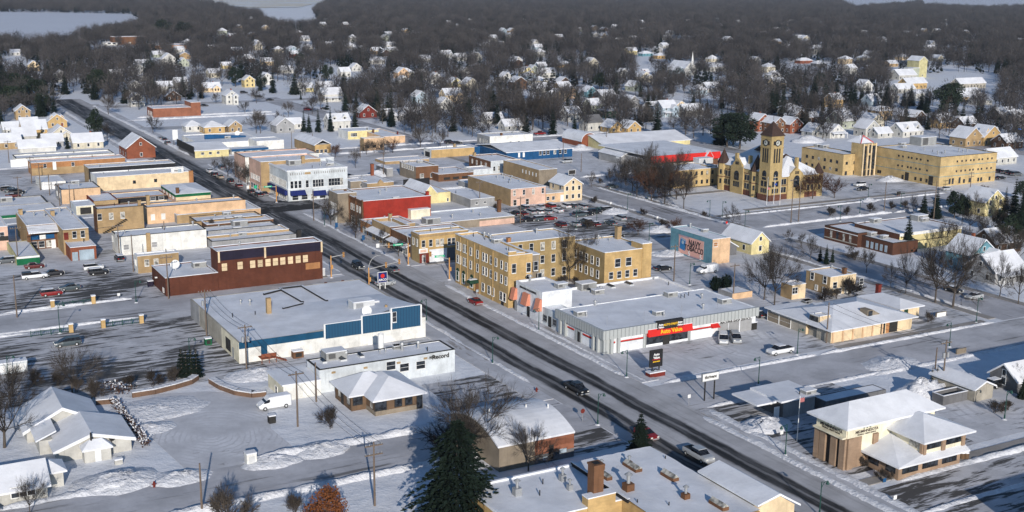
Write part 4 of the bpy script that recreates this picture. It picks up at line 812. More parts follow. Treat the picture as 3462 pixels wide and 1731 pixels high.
def kp(name,f,t0,t1,z0,z1,m,d=.06):
 k3.panel(name,f,((t0+t1)/2,-k3.D/2,(z0+z1)/2)if f=='B' else(-k3.W/2,(t0+t1)/2,(z0+z1)/2),abs(t1-t0),z1-z0,mm(m),d)
kp('grey_pier','B',-k3.W/2,kB(975),.05,kz,'rib_grey');kp('grey_pier','B',kB(1300),kB(1325),.05,kz,'rib_grey',.25);kp('grey_pier','B',kB(1735),kB(1752),.05,kz,'rib_grey',.25)
for x in(988,1055):kp('column','B',kB(x)-.28,kB(x)+.28,.05,kz+.5,'rib_grey',.6);kp('window','B',kB(x)+.3,kB(x)+.62,.2,kz-.1,GLASS,.04)
for x in(835,880,510,560):kp('column','A',kA(x)-.28,kA(x)+.28,.05,kz+.5,'rib_grey',.6)
kp('grey_pier','A',kA(705),kA(640),.05,kz,'rib_grey');kp('door','A',kA(690),kA(668),.05,2.2,DARK,.1);kp('grey_pier','A',kA(925),kA(895),.05,kz,'rib_grey')
for x0,x1 in((1015,1030),(1078,1300),(1755,2010)):kp('red_stripe','B',kB(x0),kB(x1),2.05,2.3,'red_stripe' if 'red_stripe' in MATS else mat('red_stripe',(.55,.03,.02),.05),.1);kp('black_stripe','B',kB(x0),kB(x1),1.95,2.04,TAR,.1)
for x0,x1 in((632,530),(825,718),(880,850)):kp('red_stripe','A',kA(x0),kA(x1),2.05,2.3,'red_stripe',.1);kp('black_stripe','A',kA(x0),kA(x1),1.95,2.04,TAR,.1)
kp('shop_window','B',kB(1330),kB(1490),.55,2.4,GLASS,.08);kp('shop_window','B',kB(1556),kB(1730),.55,2.4,GLASS,.08);kp('door','B',kB(1492),kB(1554),.05,2.4,DARK,.12)
b=MB();b.prism([(-k3.D/2-.02,2.35),(-k3.D/2-1.0,2.35),(-k3.D/2-.55,3.75),(-k3.D/2-.02,3.75)],'x',kB(1328),kB(1752));o=b.build('red_awning',mat('sign_red',(.62,.025,.02),.06),k3.o)
b=MB();b.box(kB(1328),kB(1752),-k3.D/2-.7,-k3.D/2-.02,3.753,3.85);b.build('snow_cap',SNOW,o)
lettering('Auto Value',1.15,mat('sign_yellow',(.85,.5,.02),.05),k3.o,'B',(kB(1545),-k3.D/2-.9,3.05),.03,name='lettering').rotation_euler=(math.pi/2-.31,0,0)
x0,x1=kB(1415),kB(1663);kp('sign_board','B',x0,x1,hz-1.35,hz+.35,TAR,.7);kp('sign_panel','B',x0+(x1-x0)*.27,x0+(x1-x0)*.75,hz-1.15,hz+.15,DARK,.74)
lettering('AUTO PARTS',.62,MATS['sign_yellow'],k3.o,'B',(x0+(x1-x0)*.51,-k3.D/2-.76,hz-.5),.015)
for f in(.13,.87):
 for s_,z in(('Auto',.08),('Value',-.42)):lettering(s_,.55,WHITE,k3.o,'B',(x0+(x1-x0)*f,-k3.D/2-.76,hz-.45+z),.02)
 kp('red_line','B',x0+(x1-x0)*(f-.09),x0+(x1-x0)*(f+.09),hz-1.22,hz-1.12,'sign_red',.73)
lettering('MACHINE SHOP SERVICE',.62,DARK,k3.o,'B',(kB(2185),-k3.D/2-.06,kz-.45),.012,sx=1.15)
for x0,x1 in((2012,2118),(2124,2222),(2232,2342)):kp('garage_door','B',kB(x0),kB(x1),.05,2.55,'grey_wall',.05)
b=MB();xx=kB(1985);b.prism([(-k3.D/2-.02,2.0),(-k3.D/2-.9,2.0),(-k3.D/2-.02,2.7)],'x',xx-1.0,xx+.9);b.build('small_awning','sign_red',k3.o);kp('door','B',xx-.2,xx+.8,.05,2.0,WHITE,.07)
k3.stuff(('hvac',690,590,.9),('vent',750,600,.9),('hvac',1445,585,.8),('vent',1500,600,.9),('hvac',1565,405,1.0),('hvac',2085,470,1.0),('vent',1868,430,1.2),('vent',1880,530,1.2),('pipe',1740,400),('vent',820,490,1.2),('pipe',1665,425),('pipe',1700,420))
for x,y in((950,690),(1308,640),(1668,590),(2018,530)):X,Y=k3.rf((x,y));b=MB();b.tube((X,max(Y,-k3.D/2+.4),hz-.3),(X,max(Y,-k3.D/2+.4),hz+1.9),.03,n=4);b.build('snow_pole',GREY,k3.o)
t=FB('garage_building','small tan back garage with snowy flat roof behind the car parts store','garage','k',(2165,382,440),(2045,330),(2362,355),'grey_wall','peach_wall',.12,None)
def mk(name,b,m,par):return b.build(name,m,par)
hE=9.0;cu,cv=297.0,262.0
CH=thing('courthouse','yellow brick courthouse with a square clock tower, brown pyramid roof and turrets','courthouse',cu,cv)
TWH=height_at(('h',190,725),95);tw=5.2
b=MB();b.box(0,tw,0,tw,0,TWH);TW=mk('clock_tower',b,'court_brick',CH)
b=MB();b.box(-.15,tw+.15,-.15,tw+.15,0,2.0);mk('stone_base',b,'court_stone',TW)
for z in(hE-1.2,TWH-4.0,TWH-1.0,TWH-.25):b=MB();b.box(-.14,tw+.14,-.14,tw+.14,z,z+.22);mk('string_course',b,'court_brick',TW)
for f in 'AB':
 def pan(name,t,z,w,h,m,d=.07,arch=False):
  b=MB()
  if f=='B':b.box(t-w/2,t+w/2,-d,0,z-h/2,z+h/2)
  else:b.box(-d,0,t-w/2,t+w/2,z-h/2,z+h/2)
  if arch:
   pts=[(t+w/2*math.cos(i*math.pi/8),z+h/2-.02+w/2*math.sin(i*math.pi/8))for i in range(9)]
   b.prism(pts,'y' if f=='B' else 'x',-d,0)
  return mk(name,b,m,TW)
 for k in(-1,0,1):pan('belfry_window',tw/2+k*1.05,TWH-6.6,.62,4.4,DARK,.07,True)
 pan('window',tw/2,8.0,1.9,2.2,GLASS,.07,True)
 for k in(-.8,.8):pan('window',tw/2+k,5.6,1.1,1.8,GLASS)
 for k in(-1,0,1):pan('window',tw/2+k,3.3,.7,1.5,GLASS)
 pan('clock_panel',tw/2,TWH-2.3,3.4,1.3,DARK,.05)
 b=MB()
 c0=(tw/2,-.1,TWH-2.3)if f=='B' else(-.1,tw/2,TWH-2.3);c1=(tw/2,-.18,TWH-2.3)if f=='B' else(-.18,tw/2,TWH-2.3)
 b.tube(c1,c0,1.12,n=20);ck=mk('clock',b,TAR,TW)
 b=MB();c2=tuple(x-(.04 if i==(1 if f=='B' else 0)else 0)for i,x in enumerate(c1));b.tube(c2,c1,.82,n=20);mk('dial',b,mat('clock_dial',(.45,.46,.42),.05),ck)
 b=MB()
 if f=='B':b.box(tw/2-.08,tw/2+.08,c2[1]-.04,c2[1],TWH-2.5,TWH-1.6);b.box(tw/2-.5,tw/2+.05,c2[1]-.04,c2[1],TWH-2.38,TWH-2.22)
 else:b.box(c2[0]-.04,c2[0],tw/2-.08,tw/2+.08,TWH-2.5,TWH-1.6);b.box(c2[0]-.04,c2[0],tw/2-.05,tw/2+.5,TWH-2.38,TWH-2.22)
 mk('hands',b,TAR,ck)
BR=mat('brown_shingle',(.056,.033,.026),.3,1.5)
def pyramid(x0,x1,y0,y1,z,h,n4=True):
 b=MB();m=((x0+x1)/2,(y0+y1)/2);v=[(x0,y0,z),(x1,y0,z),(x1,y1,z),(x0,y1,z),m+(z+h,)]
 b.solid(v,[(0,1,4),(1,2,4),(2,3,4),(3,0,4),(3,2,1,0)]);return b
mk('tower_roof',pyramid(-.35,tw+.35,-.35,tw+.35,TWH+.01,4.7),BR,CH)
b=MB();b.tube((tw/2,tw/2,TWH+5),(tw/2,tw/2,TWH+6.6),.08,n=6);mk('finial',b,BR,CH)
yl=27.0;xr=24.0
b=MB();b.box(1.2,22,tw+.01,yl,0,hE);mk('wall',b,'court_brick',CH)
b=MB();b.box(tw+.01,xr,1.2,20,0,hE-1.5);mk('wall',b,'court_brick',CH)
b=MB();b.box(1.1,22,tw+.02,yl+.1,0,1.8);b.box(tw+.02,xr+.1,1.1,20,0,1.79);mk('stone_base',b,'court_stone',CH)
for z in(4.6,7.4):b=MB();b.box(1.1,22,tw+.02,yl+.1,z,z+.2);b.box(tw+.02,xr+.1,1.1,20,z-.003,z+.197);mk('string_course',b,'court_stone',CH)
b=MB();roof_hip(b,1.2,22,tw,yl,hE+.01,6.5,.3,.15,ridge=6);mk('roof',b,SNOW,CH)
b=MB();roof_hip(b,tw,xr,1.2,20,hE-1.48,5.5,.3,.15,ridge=5);mk('roof',b,SNOW,CH)
b=MB();m0=pyramid(8,13,13,18,hE+5.4,2.6);mk('roof_crown',m0,BR,CH);mk('roof_crown',pyramid(11,19,7,12,hE+1.6,3.2),BR,CH)
def turret(x,y,r,h,rh):
 b=MB();b.tube((x,y,0),(x,y,h),r,n=8);t=mk('turret',b,'court_brick',CH)
 b=MB();b.tube((x,y,h+.01),(x,y,h+rh),r+.3,.04,n=8);mk('cone_roof',b,BR,t)
 for z in(3.2,6.4):
  for a in(-.55,.25):
   b=MB();d=Vector((-math.sin(.9+a),-math.cos(.9+a),0));p=Vector((x,y,z))+d*(r*.93);s_=Vector((d.y,-d.x,0))*.33
   b.solid([p-s_+Vector((0,0,-.8)),p+s_+Vector((0,0,-.8)),p+s_+Vector((0,0,.8)),p-s_+Vector((0,0,.8)),p-s_+d*.14+Vector((0,0,-.8)),p+s_+d*.14+Vector((0,0,-.8)),p+s_+d*.14+Vector((0,0,.8)),p-s_+d*.14+Vector((0,0,.8))],[(4,5,6,7),(0,1,5,4),(1,2,6,5),(2,3,7,6),(3,0,4,7)]);mk('window',b,GLASS,t)
 b=MB();b.tube((x,y,4.6),(x,y,4.85),r+.1,n=8);mk('string_course',b,'court_stone',t)
turret(1.9,yl-1.0,2.0,hE+.3,5.0);turret(2.6,9.2,2.2,hE-.3,5.6);turret(xr-.8,2.2,1.7,hE-1.3,3.6)
def gable(f,t,w,zt,par):
 b=MB();pts=[(t-w/2,0),(t+w/2,0),(t+w/2,zt-2.4),(t+w*.36,zt-2.0),(t+w*.36,zt-1.6),(t,zt+.6),(t-w*.36,zt-1.6),(t-w*.36,zt-2.0),(t-w/2,zt-2.4)]
 if f=='A':b.prism(pts,'x',.75,1.6)
 else:b.prism(pts,'y',.75,1.6)
 g_=mk('gable',b,'court_brick',par);b=MB();ar=[(t+1.2*math.cos(i*math.pi/10),6.6+1.2*math.sin(i*math.pi/10))for i in range(11)]
 if f=='A':b.prism(ar,'x',.66,.75);b.box(.66,.75,t-1.2,t+1.2,4.6,6.6)
 else:b.prism(ar,'y',.66,.75);b.box(t-1.2,t+1.2,.66,.75,3.8,6.6)
 mk('arched_window',b,GLASS,g_)
 for k in(-.6,0,.6):
  b=MB()
  if f=='A':b.box(.66,.75,t+k-.2,t+k+.2,zt-1.7,zt-.7)
  else:b.box(t+k-.2,t+k+.2,.66,.75,zt-1.7,zt-.7)
  mk('window',b,DARK,g_)
 b=MB()
 prof=[(zt-2.3,0),(zt+.5,0)]
 if f=='A':roof_gable(b,1.6,8,t-w*.36,t+w*.36,zt-1.7,2.1,'x',.1,.15)
 else:roof_gable(b,t-w*.36,t+w*.36,1.6,8,zt-1.7,2.1,'y',.1,.15)
 mk('gable_roof',b,SNOW,g_)
gable('A',17.5,6.5,hE+2.6,CH);gable('B',12.5,7.5,hE+.9,CH)
for t in(23.3,21.9,13.2,11.9):
 for z in(3.2,6.1):b=MB();b.box(1.12,1.2,t-.5,t+.5,z-.9,z+.9);q=mk('window',b,GLASS,CH);b=MB();b.box(1.15,1.2,t-.56,t+.56,z-.95,z+.95);mk('frame',b,'concrete_wall',q)
for t in(16.4,17.5,18.6):b=MB();b.box(.67,.75,t-.4,t+.4,2.3,4.1);mk('window',b,GLASS,CH)
for t in(6.6,7.8,18.2,20.0):
 for z in(3.2,5.9):b=MB();b.box(t-.5,t+.5,1.12,1.2,z-.9,z+.9);q=mk('window',b,GLASS,CH);b=MB();b.box(t-.56,t+.56,1.15,1.2,z-.95,z+.95);mk('frame',b,'concrete_wall',q)
for x,y in((3.5,21),(3.5,14),(15,4)):b=MB();b.box(x-.5,x+.5,y-.5,y+.5,hE,hE+4.2);mk('chimney',b,'court_brick',CH)
b=MB();u0,v0=guv(('g',2465,690));u1,v1=guv(('g',2010,590))
FW=thing('garden_wall','long grey panelled wall along the left side of the courthouse','wall',(u0+u1)/2,v0-.6);L_=(u1-u0)
b.box(-.2,.2,-L_/2,L_/2,0,2.1);b.build('wall','concrete_wall',FW)
for i in range(18):y=-L_/2+L_*i/17;b=MB();b.box(-.32,.32,y-.2,y+.2,0,2.3);b.build('post','grey_wall',FW)
c0=FB('county_building','huge three-storey yellow brick block with green belt lines and tiny windows','building','h',(1775,292,577),(1145,186),(2305,243),'county_brick','county_brick',.25,DARK)
for z in(3.4,7.0):c0.band('green_belt','A',z,z+.16,'teal_wall',.04);c0.band('green_belt','B',z,z+.16,'teal_wall',.04)
for f,xs,ys in(('A',(1365,1405,1460,1490,1540,1578,1648),(290,305)),('B',(1930,1975,2015,2060,2090,2140,2172,2225,2265),(340,308))):
 for x in xs:
  for dz in(0,3.55):
   q=c0.fp(f,(x,ys[0]+(ys[1]-ys[0])*(x-xs[0])/(xs[-1]-xs[0])));c0.panel('window',f,(q[0],q[1],8.9-dz-.3),.75,.7,GLASS,.05)
for x,w,h in((1440,1.8,3.0),(1400,1.0,1.8),(1675,2.0,3.2),(1525,.9,1.2),(1580,.9,1.2),(1635,.9,1.2),(1160,.9,1.2),(1180,.9,1.2)):q=c0.fA((x,500));c0.panel('doorway' if h>1.5 else 'window','A',(q[0],q[1],h/2+(.1 if h>1.5 else .8)),w,h,DARK,.05)
for x,w,h in((1855,1.0,2.1),(1885,1.0,2.1),(1950,1.0,2.2),(1993,1.0,1.4),(2048,1.2,1.6),(2130,1.0,1.4),(2158,1.0,1.4),(2238,1.0,1.4)):q=c0.fB((x,530));c0.panel('window','B',(q[0],q[1],h/2+.5),w,h,GLASS,.05)
c0.stuff(('hvac',1595,170,3.2),('hvac',1470,140,1.5),('vent',1610,225,1.2),('vent',1740,265,1.4),('pipe',1780,260),('vent',1810,255,1.2),('vent',1945,240,1.3),('vent',1985,245),('vent',2025,240,1.2),('vent',2245,235),('hvac',1230,150,1.0),('skylight',1300,130,2),('hvac',1410,200,.8),('skylight',1850,180,1.4),('pipe',1690,240))
ct_=FB('county_entrance','entrance tower of the yellow county block with tall dark glass strips','building','h',(1025,166,475),(905,147),(1150,157),'county_brick','county_brick',.3,None,ext={})
for x,w,y0,y1 in((.13,.22,.14,.95),(.63,.0,0,0),(.87,.22,.14,.95)):
 if w:ct_.panel('glass_strip','B',(-ct_.W/2+ct_.W*x+.2*(x<.5)-.2*(x>.5),-ct_.D/2,ct_.h*.57),ct_.W*.25,ct_.h*.74,MATS['glass'],.08)
ct_.panel('glass_strip','B',(0,-ct_.D/2,ct_.h*.43),ct_.W*.16,ct_.h*.42,GLASS,.08);ct_.panel('glass_strip','B',(0,-ct_.D/2,ct_.h*.84),ct_.W*.16,ct_.h*.26,GLASS,.08)
for x in(.02,.37,.63,.98):b=MB();a=-ct_.W/2+ct_.W*x;b.box(a-.25,a+.25,-ct_.D/2-.3,-ct_.D/2-.01,0,ct_.h+.2);b.build('pilaster','cream_wall',ct_.o)
for x in(.2,.5,.8):ct_.panel('door','B',(-ct_.W/2+ct_.W*x,-ct_.D/2,1.2),1.3,2.2,DARK,.1)
b=pyramid(-ct_.W/2,ct_.W/2,-ct_.D/2+1.5,ct_.D/2+3,ct_.h+.1,2.6);o=b.build('snowy_skylight',SNOW,ct_.o);b=MB()
for s_ in(-1,1):b.tube((s_*ct_.W/2,-ct_.D/2+1.45,ct_.h+.15),(0,.7,ct_.h+2.75),.14,n=5)
b.build('red_edge',mat('sign_red',(.62,.025,.02)),o)
cw=FB('county_wing','lower yellow brick wing left of the county entrance tower','building','h',(832,266,470),(450,192),(978,250),'county_brick','county_brick',.25,DARK);cw.wins('B',(860,350),(937,342),2,1.1,1.1,frame=None);cw.wins('B',(850,450),(930,442),2,1.1,1.5,frame=None);cw.grid('A',6,1.1,1.2,(1.8,4.8),frame=None);cw.stuff(('hvac',570,190,1.1),('hvac',790,190,1.2),('skylight',680,180,1.6))
g6=FB('county_office','plain two-storey yellow building with two rows of small dark windows, left of the courthouse','building','g',(1600,425,595),(1470,365),(2003,386),'county_brick','county_brick',.25);g6.wins('B',(1712,455),(1972,435),6,.9,1.4,frame=None);g6.wins('B',(1712,540),(1970,520),6,.9,1.4,frame=None);X,Y=g6.rf((1875,345));b=MB();b.box(X-3.2,X+3.2,Y-2,Y+1.4,g6.h-.3,g6.h+1.6);o=b.build('roof_unit',LGREY,g6.o);b=MB();b.box(X-3.3,X+3.3,Y-2.1,Y+1.5,g6.h+1.603,g6.h+1.75);b.build('snow_cap',SNOW,o)
t=FB('county_annex','shaded dark link between the two-storey yellow building and the courthouse','building','g',(2003,388,560),(1960,350),(2090,385),'county_brick','gold_shade_brick',.2,ext={'u0':g6.u0+3})
g5=FB('red_roofed_store','long low store with a bright red sloping fascia and snowy roof','store','g',(1375,330,420),(1200,190),(2075,290),'grey_wall','brown_brick',.1,None)
b=MB();b.prism([(-g5.D/2-1.2,g5.h-.6),(-g5.D/2-.01,g5.h-.6),(-g5.D/2-.01,g5.h+1.9),(-g5.D/2-.4,g5.h+1.9)],'x',-g5.W/2-.4,g5.W/2+.6);b.build('red_fascia','sign_red',g5.o)
b=MB();b.prism([(g5.W*.27,g5.h+.1),(g5.W*.39,g5.h+.1),(g5.W*.33,g5.h+2.6)],'y',-g5.D/2-1.5,-g5.D/2+.4);o=b.build('entrance_gable','sign_red',g5.o);b=MB();roof_gable(b,g5.W*.27,g5.W*.39,-g5.D/2-1.55,-g5.D/2+.4,g5.h+.12,2.5,'y',.1,.15);b.build('gable_roof',SNOW,o)
b=MB();b.box(-g5.W/2,g5.W/2+.4,-g5.D/2,g5.D/2,g5.h+1.5,g5.h+1.88);b.build('roof_snow',SNOW,g5.o)
g4=FB('grey_store','grey gabled store with two small signs beside the snowy car lot','store','g',(1090,285,362),(845,237),(1230,270),'grey_wall','grey_wall',.1,None);b=MB();roof_gable(b,-g4.W/2,g4.W/2,-g4.D/2,g4.D/2,g4.h+.02,1.6,'y',.4,.25);b.build('pitched_roof',SNOW,g4.o);b=MB();b.prism([(-g4.W/2,g4.h),(g4.W/2,g4.h),(0,g4.h+1.55)],'y',-g4.D/2,-g4.D/2+.2);b.build('gable','grey_wall',g4.o);q=g4.fA((1055,292));g4.panel('sign_board','A',q,2.4,.8,WHITE,.1,None);g4.panel('sign_board','B',(g4.W*-.1,-g4.D/2,2.6),2.0,1.2,WHITE,.1,MATS['barn_red'],.1,False)
g2=FB('warehouse','pale yellow-green warehouse with a broad snowy gable roof','warehouse','g',(922,178,222),(722,108),(1745,120),'olive_wall','cream_yellow',.06,None);b=MB();roof_gable(b,-g2.W/2,g2.W/2,-g2.D/2,g2.D/2,g2.h+.02,3.0,'x',.4,.25);b.build('pitched_roof',SNOW,g2.o);b=MB();b.prism([(-g2.D/2,g2.h),(g2.D/2,g2.h),(0,g2.h+2.95)],'x',-g2.W/2,-g2.W/2+.2);b.build('gable','olive_wall',g2.o)
u0,v0=guv(('g',712,190));q=thing('barrel_barn','brown barn with a rounded snow-covered barrel roof','barn',u0+8,v0+3.5);b=MB();pts=[(-4,0)]+[(-4*math.cos(i*math.pi/10),2.2+3.6*math.sin(i*math.pi/10))for i in range(11)]+[(4,0)]
b.prism(pts,'y',-8,8);b.build('wall','red_brick',q);b=MB();o_=[(-4.2*math.cos(i*math.pi/10),2.2+3.85*math.sin(i*math.pi/10))for i in range(11)];i_=[(-4.01*math.cos(i*math.pi/10),2.2+3.62*math.sin(i*math.pi/10))for i in range(11)]
for a in range(10):b.prism([i_[a],i_[a+1],o_[a+1],o_[a]],'y',-8.2,8.2)
b.build('roof',SNOW,q);b=MB();b.box(-1,1,-8.06,-8,0,2.6);b.build('door','barn_red',q)
g8=FB(S_,'tall tan building with small white windows and a plain beige end wall',B_,'g',(292,415,610),(52,312),(470,402),'tan_brick','arch_tan',.3);g8.wins('A',(135,425),(265,460),5,.6,1.3,WHITE,None);g8.wins('B',(430,550),(431,550),1,.6,.9)
MATS['arch_tan']
t=FB(S_,'small peach annex with a roof deck and white door under the tan building',B_,'g',(362,645,735),(345,560),(545,625),'peach_wall','peach_wall',.2);t.wins('B',(378,690),(430,685),2,1.0,1.1);q=t.fB((518,690));t.panel('door','B',(q[0],q[1],1.2),1.4,2.2,WHITE);t.band('deck_rail','B',t.h+.2,t.h+1.0,'grey_wall',.05)
h9=house(('g',620,712),7,9,5.4,'cream_wall','peach-cream gabled house front with a bay window by the car park',axis='y',rise=2.2,win=(3,2),chim=None)
NV=FB('mural_building','blue-grey building with a large painted tobacco advertisement on its side','building','g',(1975,1088,1330),(1640,958),(2170,1075),'teal_wall','peach_wall',.25)
NV.wins('B',(2000,1135),(2001,1135),1,1.2,1.0,MATS['orange_brick'])
def nvA(x):return on_face_A(('g',x,1150),NV.v0)[0]-NV.cu
y0,y1=nvA(1888),nvA(1645)
NV.panel('mural','A',(-NV.W/2,(y0+y1)/2,NV.h*.44),y1-y0,NV.h*.74,mat('mural_pink',(.72,.40,.33),.12),.04);NV.band('mural_border','A',NV.h*.815,NV.h*.86,'teal_wall',.09,(y0+NV.D/2)/NV.D,.999)
a=NV.o
o=lettering('NAVY',2.35,TAR,a,'A',(-NV.W/2-.07,y0+(y1-y0)*.36,NV.h*.58),.04,sx=.8);lettering('TOBACCO',2.1,TAR,a,'A',(-NV.W/2-.07,y0+(y1-y0)*.38,NV.h*.36),.035,sx=.78)
for t_ in(.56,.1):lettering('5',1.9,WHITE,a,'A',(-NV.W/2-.07,y0+(y1-y0)*t_,NV.h*.13),.02)
b=MB();yy=y0+(y1-y0)*.84;b.prism([(yy+1.35,NV.h*.25),(yy-1.0,NV.h*.2),(yy-1.35,NV.h*.66),(yy+.9,NV.h*.72)],'x',-NV.W/2-.07,-NV.W/2-.045);b.build('painted_packet',mat('packet_blue',(.03,.17,.38),.15),a)
b=MB();b.prism([(yy+.95,NV.h*.66),(yy-1.2,NV.h*.6),(yy-1.3,NV.h*.65),(yy+.9,NV.h*.71)],'x',-NV.W/2-.09,-NV.W/2-.071);b.tube((-NV.W/2-.09,yy-.1,NV.h*.53),(-NV.W/2-.071,yy-.1,NV.h*.53),.5,n=12);b.build('packet_label','pale_blue_wall',a)
for z in(.78,.06):NV.panel('faded_line','A',(-NV.W/2-.04,y0+(y1-y0)*(.8 if z>.5 else .35),NV.h*z),4.5 if z>.5 else 6,.35,mat('faded_mauve',(.45,.30,.34),.1),.03)
NV.stuff(('vent',1905,955,1.3),('pipe',1990,995),('hvac',2010,1000,.7))
house(('g',2430,1225),6,12,3.2,'cream_yellow','yellow gabled cottage behind the painted advertisement building',axis='y',rise=2.6,win=(1,2));house(('g',2110,1245),6.5,6,2.2,'dkgrey_wall','small dark gabled garage in front of the yellow cottage',axis='y',rise=1.8,win=(0,0),kind='garage_building',cat='garage')
L1=FB('library','low brown brick library with stepped snowy flat roofs','library','h',(970,1030,1165),(635,950),(1175,985),'library_brick','library_brick',.3,DARK);L1.band('pale_sill','A',.6,.85,'concrete_wall',.06);L1.band('roof_line','A',L1.h-.75,L1.h-.55,WHITE,.05);L1.grid('A',4,.8,1.9,(1.9,),GLASS,None)
L2=FB('library_hall','taller brown brick hall of the library with a skylight row on its roof','library','h',(1375,1035,1200),(965,925),(2090,985),'library_brick','cream_yellow',.3,SNOW);L2.stuff(('hvac',1100,915,1.2),('hvac',1560,900,1.6),('hvac',1600,910,1.0),('pipe',1000,925));L2.band('white_fascia','B',L2.h-.7,L2.h-.05,WHITE,.1)
L3=FB('library_porch','shaded low front of the library with blue snow on its roof','library','h',(1310,1125,1240),(985,1050),(1540,1090),'library_brick','library_brick',.15,DARK);L3.grid('A',5,.9,1.8,(1.3,),MATS['pale_blue_wall'],None);L3.stuff(('hvac',1090,1045,.9),('hvac',1220,1075,.8))
L4=FB('library_wing','cream stone wing under the white fascia at the right of the library','library','h',(1545,1100,1180),(1480,1010),(1850,1060),'concrete_wall','cream_yellow',.15,DARK)
M1=FB('office_wing','low cream garage wing with wide doors left of the wide-roofed office','building','l',(470,655,775),(88,525),(760,560),'concrete_wall','cream_wall',.08,None);M1.wins('A',(150,615),(265,655),2,3.4,2.0,MATS['arch_tan']);b=MB();b.box(-M1.W/2-.6,M1.W/2+.6,-M1.D/2-.6,M1.D/2+.6,M1.h+.01,M1.h+.3);b.build('roof_slab',SNOW,M1.o);M1.stuff(('hvac',510,450,.8),('hvac',545,455,.8),('hvac',590,440,.8),('hvac',730,500,.9),('pipe',485,495))
M2=FB('wide_roofed_office','cream single-storey office under a wide snow-covered hip roof with a cut-out light well','building','l',(712,742,862),(590,690),(1525,615),'concrete_wall','cream_wall',.08,None,ext={})
M2u=M2.D
b=MB();roof_hip(b,-M2.W/2,M2.W/2,-M2.D/2,max(M2.D/2,-M2.D/2+16),M2.h+.01,2.2,.9,.22);b.build('hip_roof',SNOW,M2.o)
for i in range(6):t_=-M2.W/2+M2.W*(.02+.12*i);M2.panel('pilaster','B',(t_,-M2.D/2,M2.h/2),.35,M2.h-.05,MATS['peach_wall'],.2)
for t_,w in((.63,1.2),(.69,.9),(.76,2.4)):M2.panel('doorway','B',(-M2.W/2+M2.W*t_,-M2.D/2,1.2),w,2.2,MATS['orange_brick']if w<1 else DARK,.08)
bx=M2.rf(('l',1150,590),M2.h+1.2);b=MB();b.prism([(bx[0]-1.6,M2.h+.7),(bx[0]+2.6,M2.h+.7),(bx[0]-.2,M2.h+2.2),(bx[0]-1.6,M2.h+2.2)],'y',-M2.D/2+2.2,-M2.D/2+4.4);o=b.build('light_well','arch_tan',M2.o);b=MB();b.box(bx[0]-1.4,bx[0]-.3,-M2.D/2+2.1,-M2.D/2+2.2,M2.h+.9,M2.h+2.0);b.build('window',GLASS,o)
M3=FB('office_tower','narrow cream entrance bay with tall dark glass at the corner of the wide-roofed office','building','l',(590,605,805),(475,580),(715,590),'concrete_wall','cream_wall',.2,SNOW);M3.wins('A',(520,650),(560,665),2,1.2,2.6,GLASS,None)
M4=FB('clinic_building','low rear part of the wide-roofed office with a brown chimney','building','l',(1375,530,640),(1040,410),(1555,495),'cream_wall','cream_wall',.08,None);b=MB();roof_hip(b,-M4.W/2,M4.W/2,-M4.D/2,M4.D/2,M4.h+.01,1.2,.8,.22);b.build('hip_roof',SNOW,M4.o);M4.stuff(('chimney',1125,395,.9,2.6,'barn_red'));M4.door('B',(1430,600),m=MATS['dkgreen_wall'])
A1=FB('flat_house','two-storey cream brick flats with a snow-lined flat roof and bare shrubs in front','flats','l',(705,222,400),(490,148),(1028,208),'tan_brick','cream_wall',.35);A1.wins('A',(530,208),(652,245),2,1.1,1.6);A1.wins('A',(568,318),(640,340),2,.8,1.1);A1.wins('B',(745,290),(1000,268),3,1.2,1.4);A1.wins('B',(785,395),(985,365),4,1.1,1.4);A1.stuff(('chimney',835,190,.8,1.3,'brown_brick'),('vent',725,130))
t=FB('flat_house','small tan single-storey building left of the two-storey cream flats','flats','l',(335,302,440),(222,268),(488,290),'tan_brick','cream_wall',.15);t.wins('B',(345,350),(370,350),2,.7,1.4)
def solve_h(p,ut):
 lo,hi=0.0,20.0
 for _ in range(40):
  m=(lo+hi)/2
  if guv(p,m)[0]>ut:lo=m
  else:hi=m
 return lo
CU=FB('credit_union','two-storey brick and cream credit union with broad snowy hip roofs','bank','p',(868,472,882),(527,355),(2000,395),'mid_brick','mid_brick',.05,None)
h=CU.h;w,d=CU.W/2,CU.D/2
b=MB();roof_hip(b,-w,w,-d,d,h+.01,2.3,1.15,.28);b.build('main_roof',SNOW,CU.o)
for f in 'AB':CU.band('fascia',f,h-1.75,h-.02,'ivory_wall',.14)
CU.band('cream_wall','B',2.6,h-1.76,'ivory_wall',.05,.17,.9)
yA=lambda t:d-2*d*t
for t,ww in((.07,1.0),(.27,1.2),(.64,1.2),(.93,1.1)):
 b=MB();b.box(-w-.4,-w-.01,yA(t)-ww/2,yA(t)+ww/2,0,h-1.8);b.build('brick_pillar','mid_brick',CU.o)
for t0,t1 in((.12,.22),(.32,.58),(.70,.87)):CU.panel('recess_shade','A',(-w,yA((t0+t1)/2),(h-1.8)/2),2*d*(t1-t0),h-1.85,DARK,.05)  # flat dark panels stand in for the shade in the gaps between pillars
b=MB();b.box(-w-.85,-w-.15,-d-.02,d+.02,h-1.79,h-1.55);b.build('soffit','ivory_wall',CU.o)
for x0,x1 in((-w+.1,-w+1.2),(-w+5.2,-w+6.2)):b=MB();b.box(x0,x1,-d-.35,-d-.01,0,h-1.8);b.build('brick_pillar','mid_brick',CU.o)
lm=mat('letter_brown',(.05,.035,.03),.1);gm=mat('logo_green',(.02,.07,.04),.1)
q=CU.fB((1050,485));qx=q[0]
lettering('MIDMINNESOTA',.62,lm,CU.o,'B',(qx,-d-.16,h-1.05),.012);lettering('FEDERAL CREDIT UNION',.3,lm,CU.o,'B',(qx,-d-.16,h-1.5),.005,sx=1.1)
b=MB()
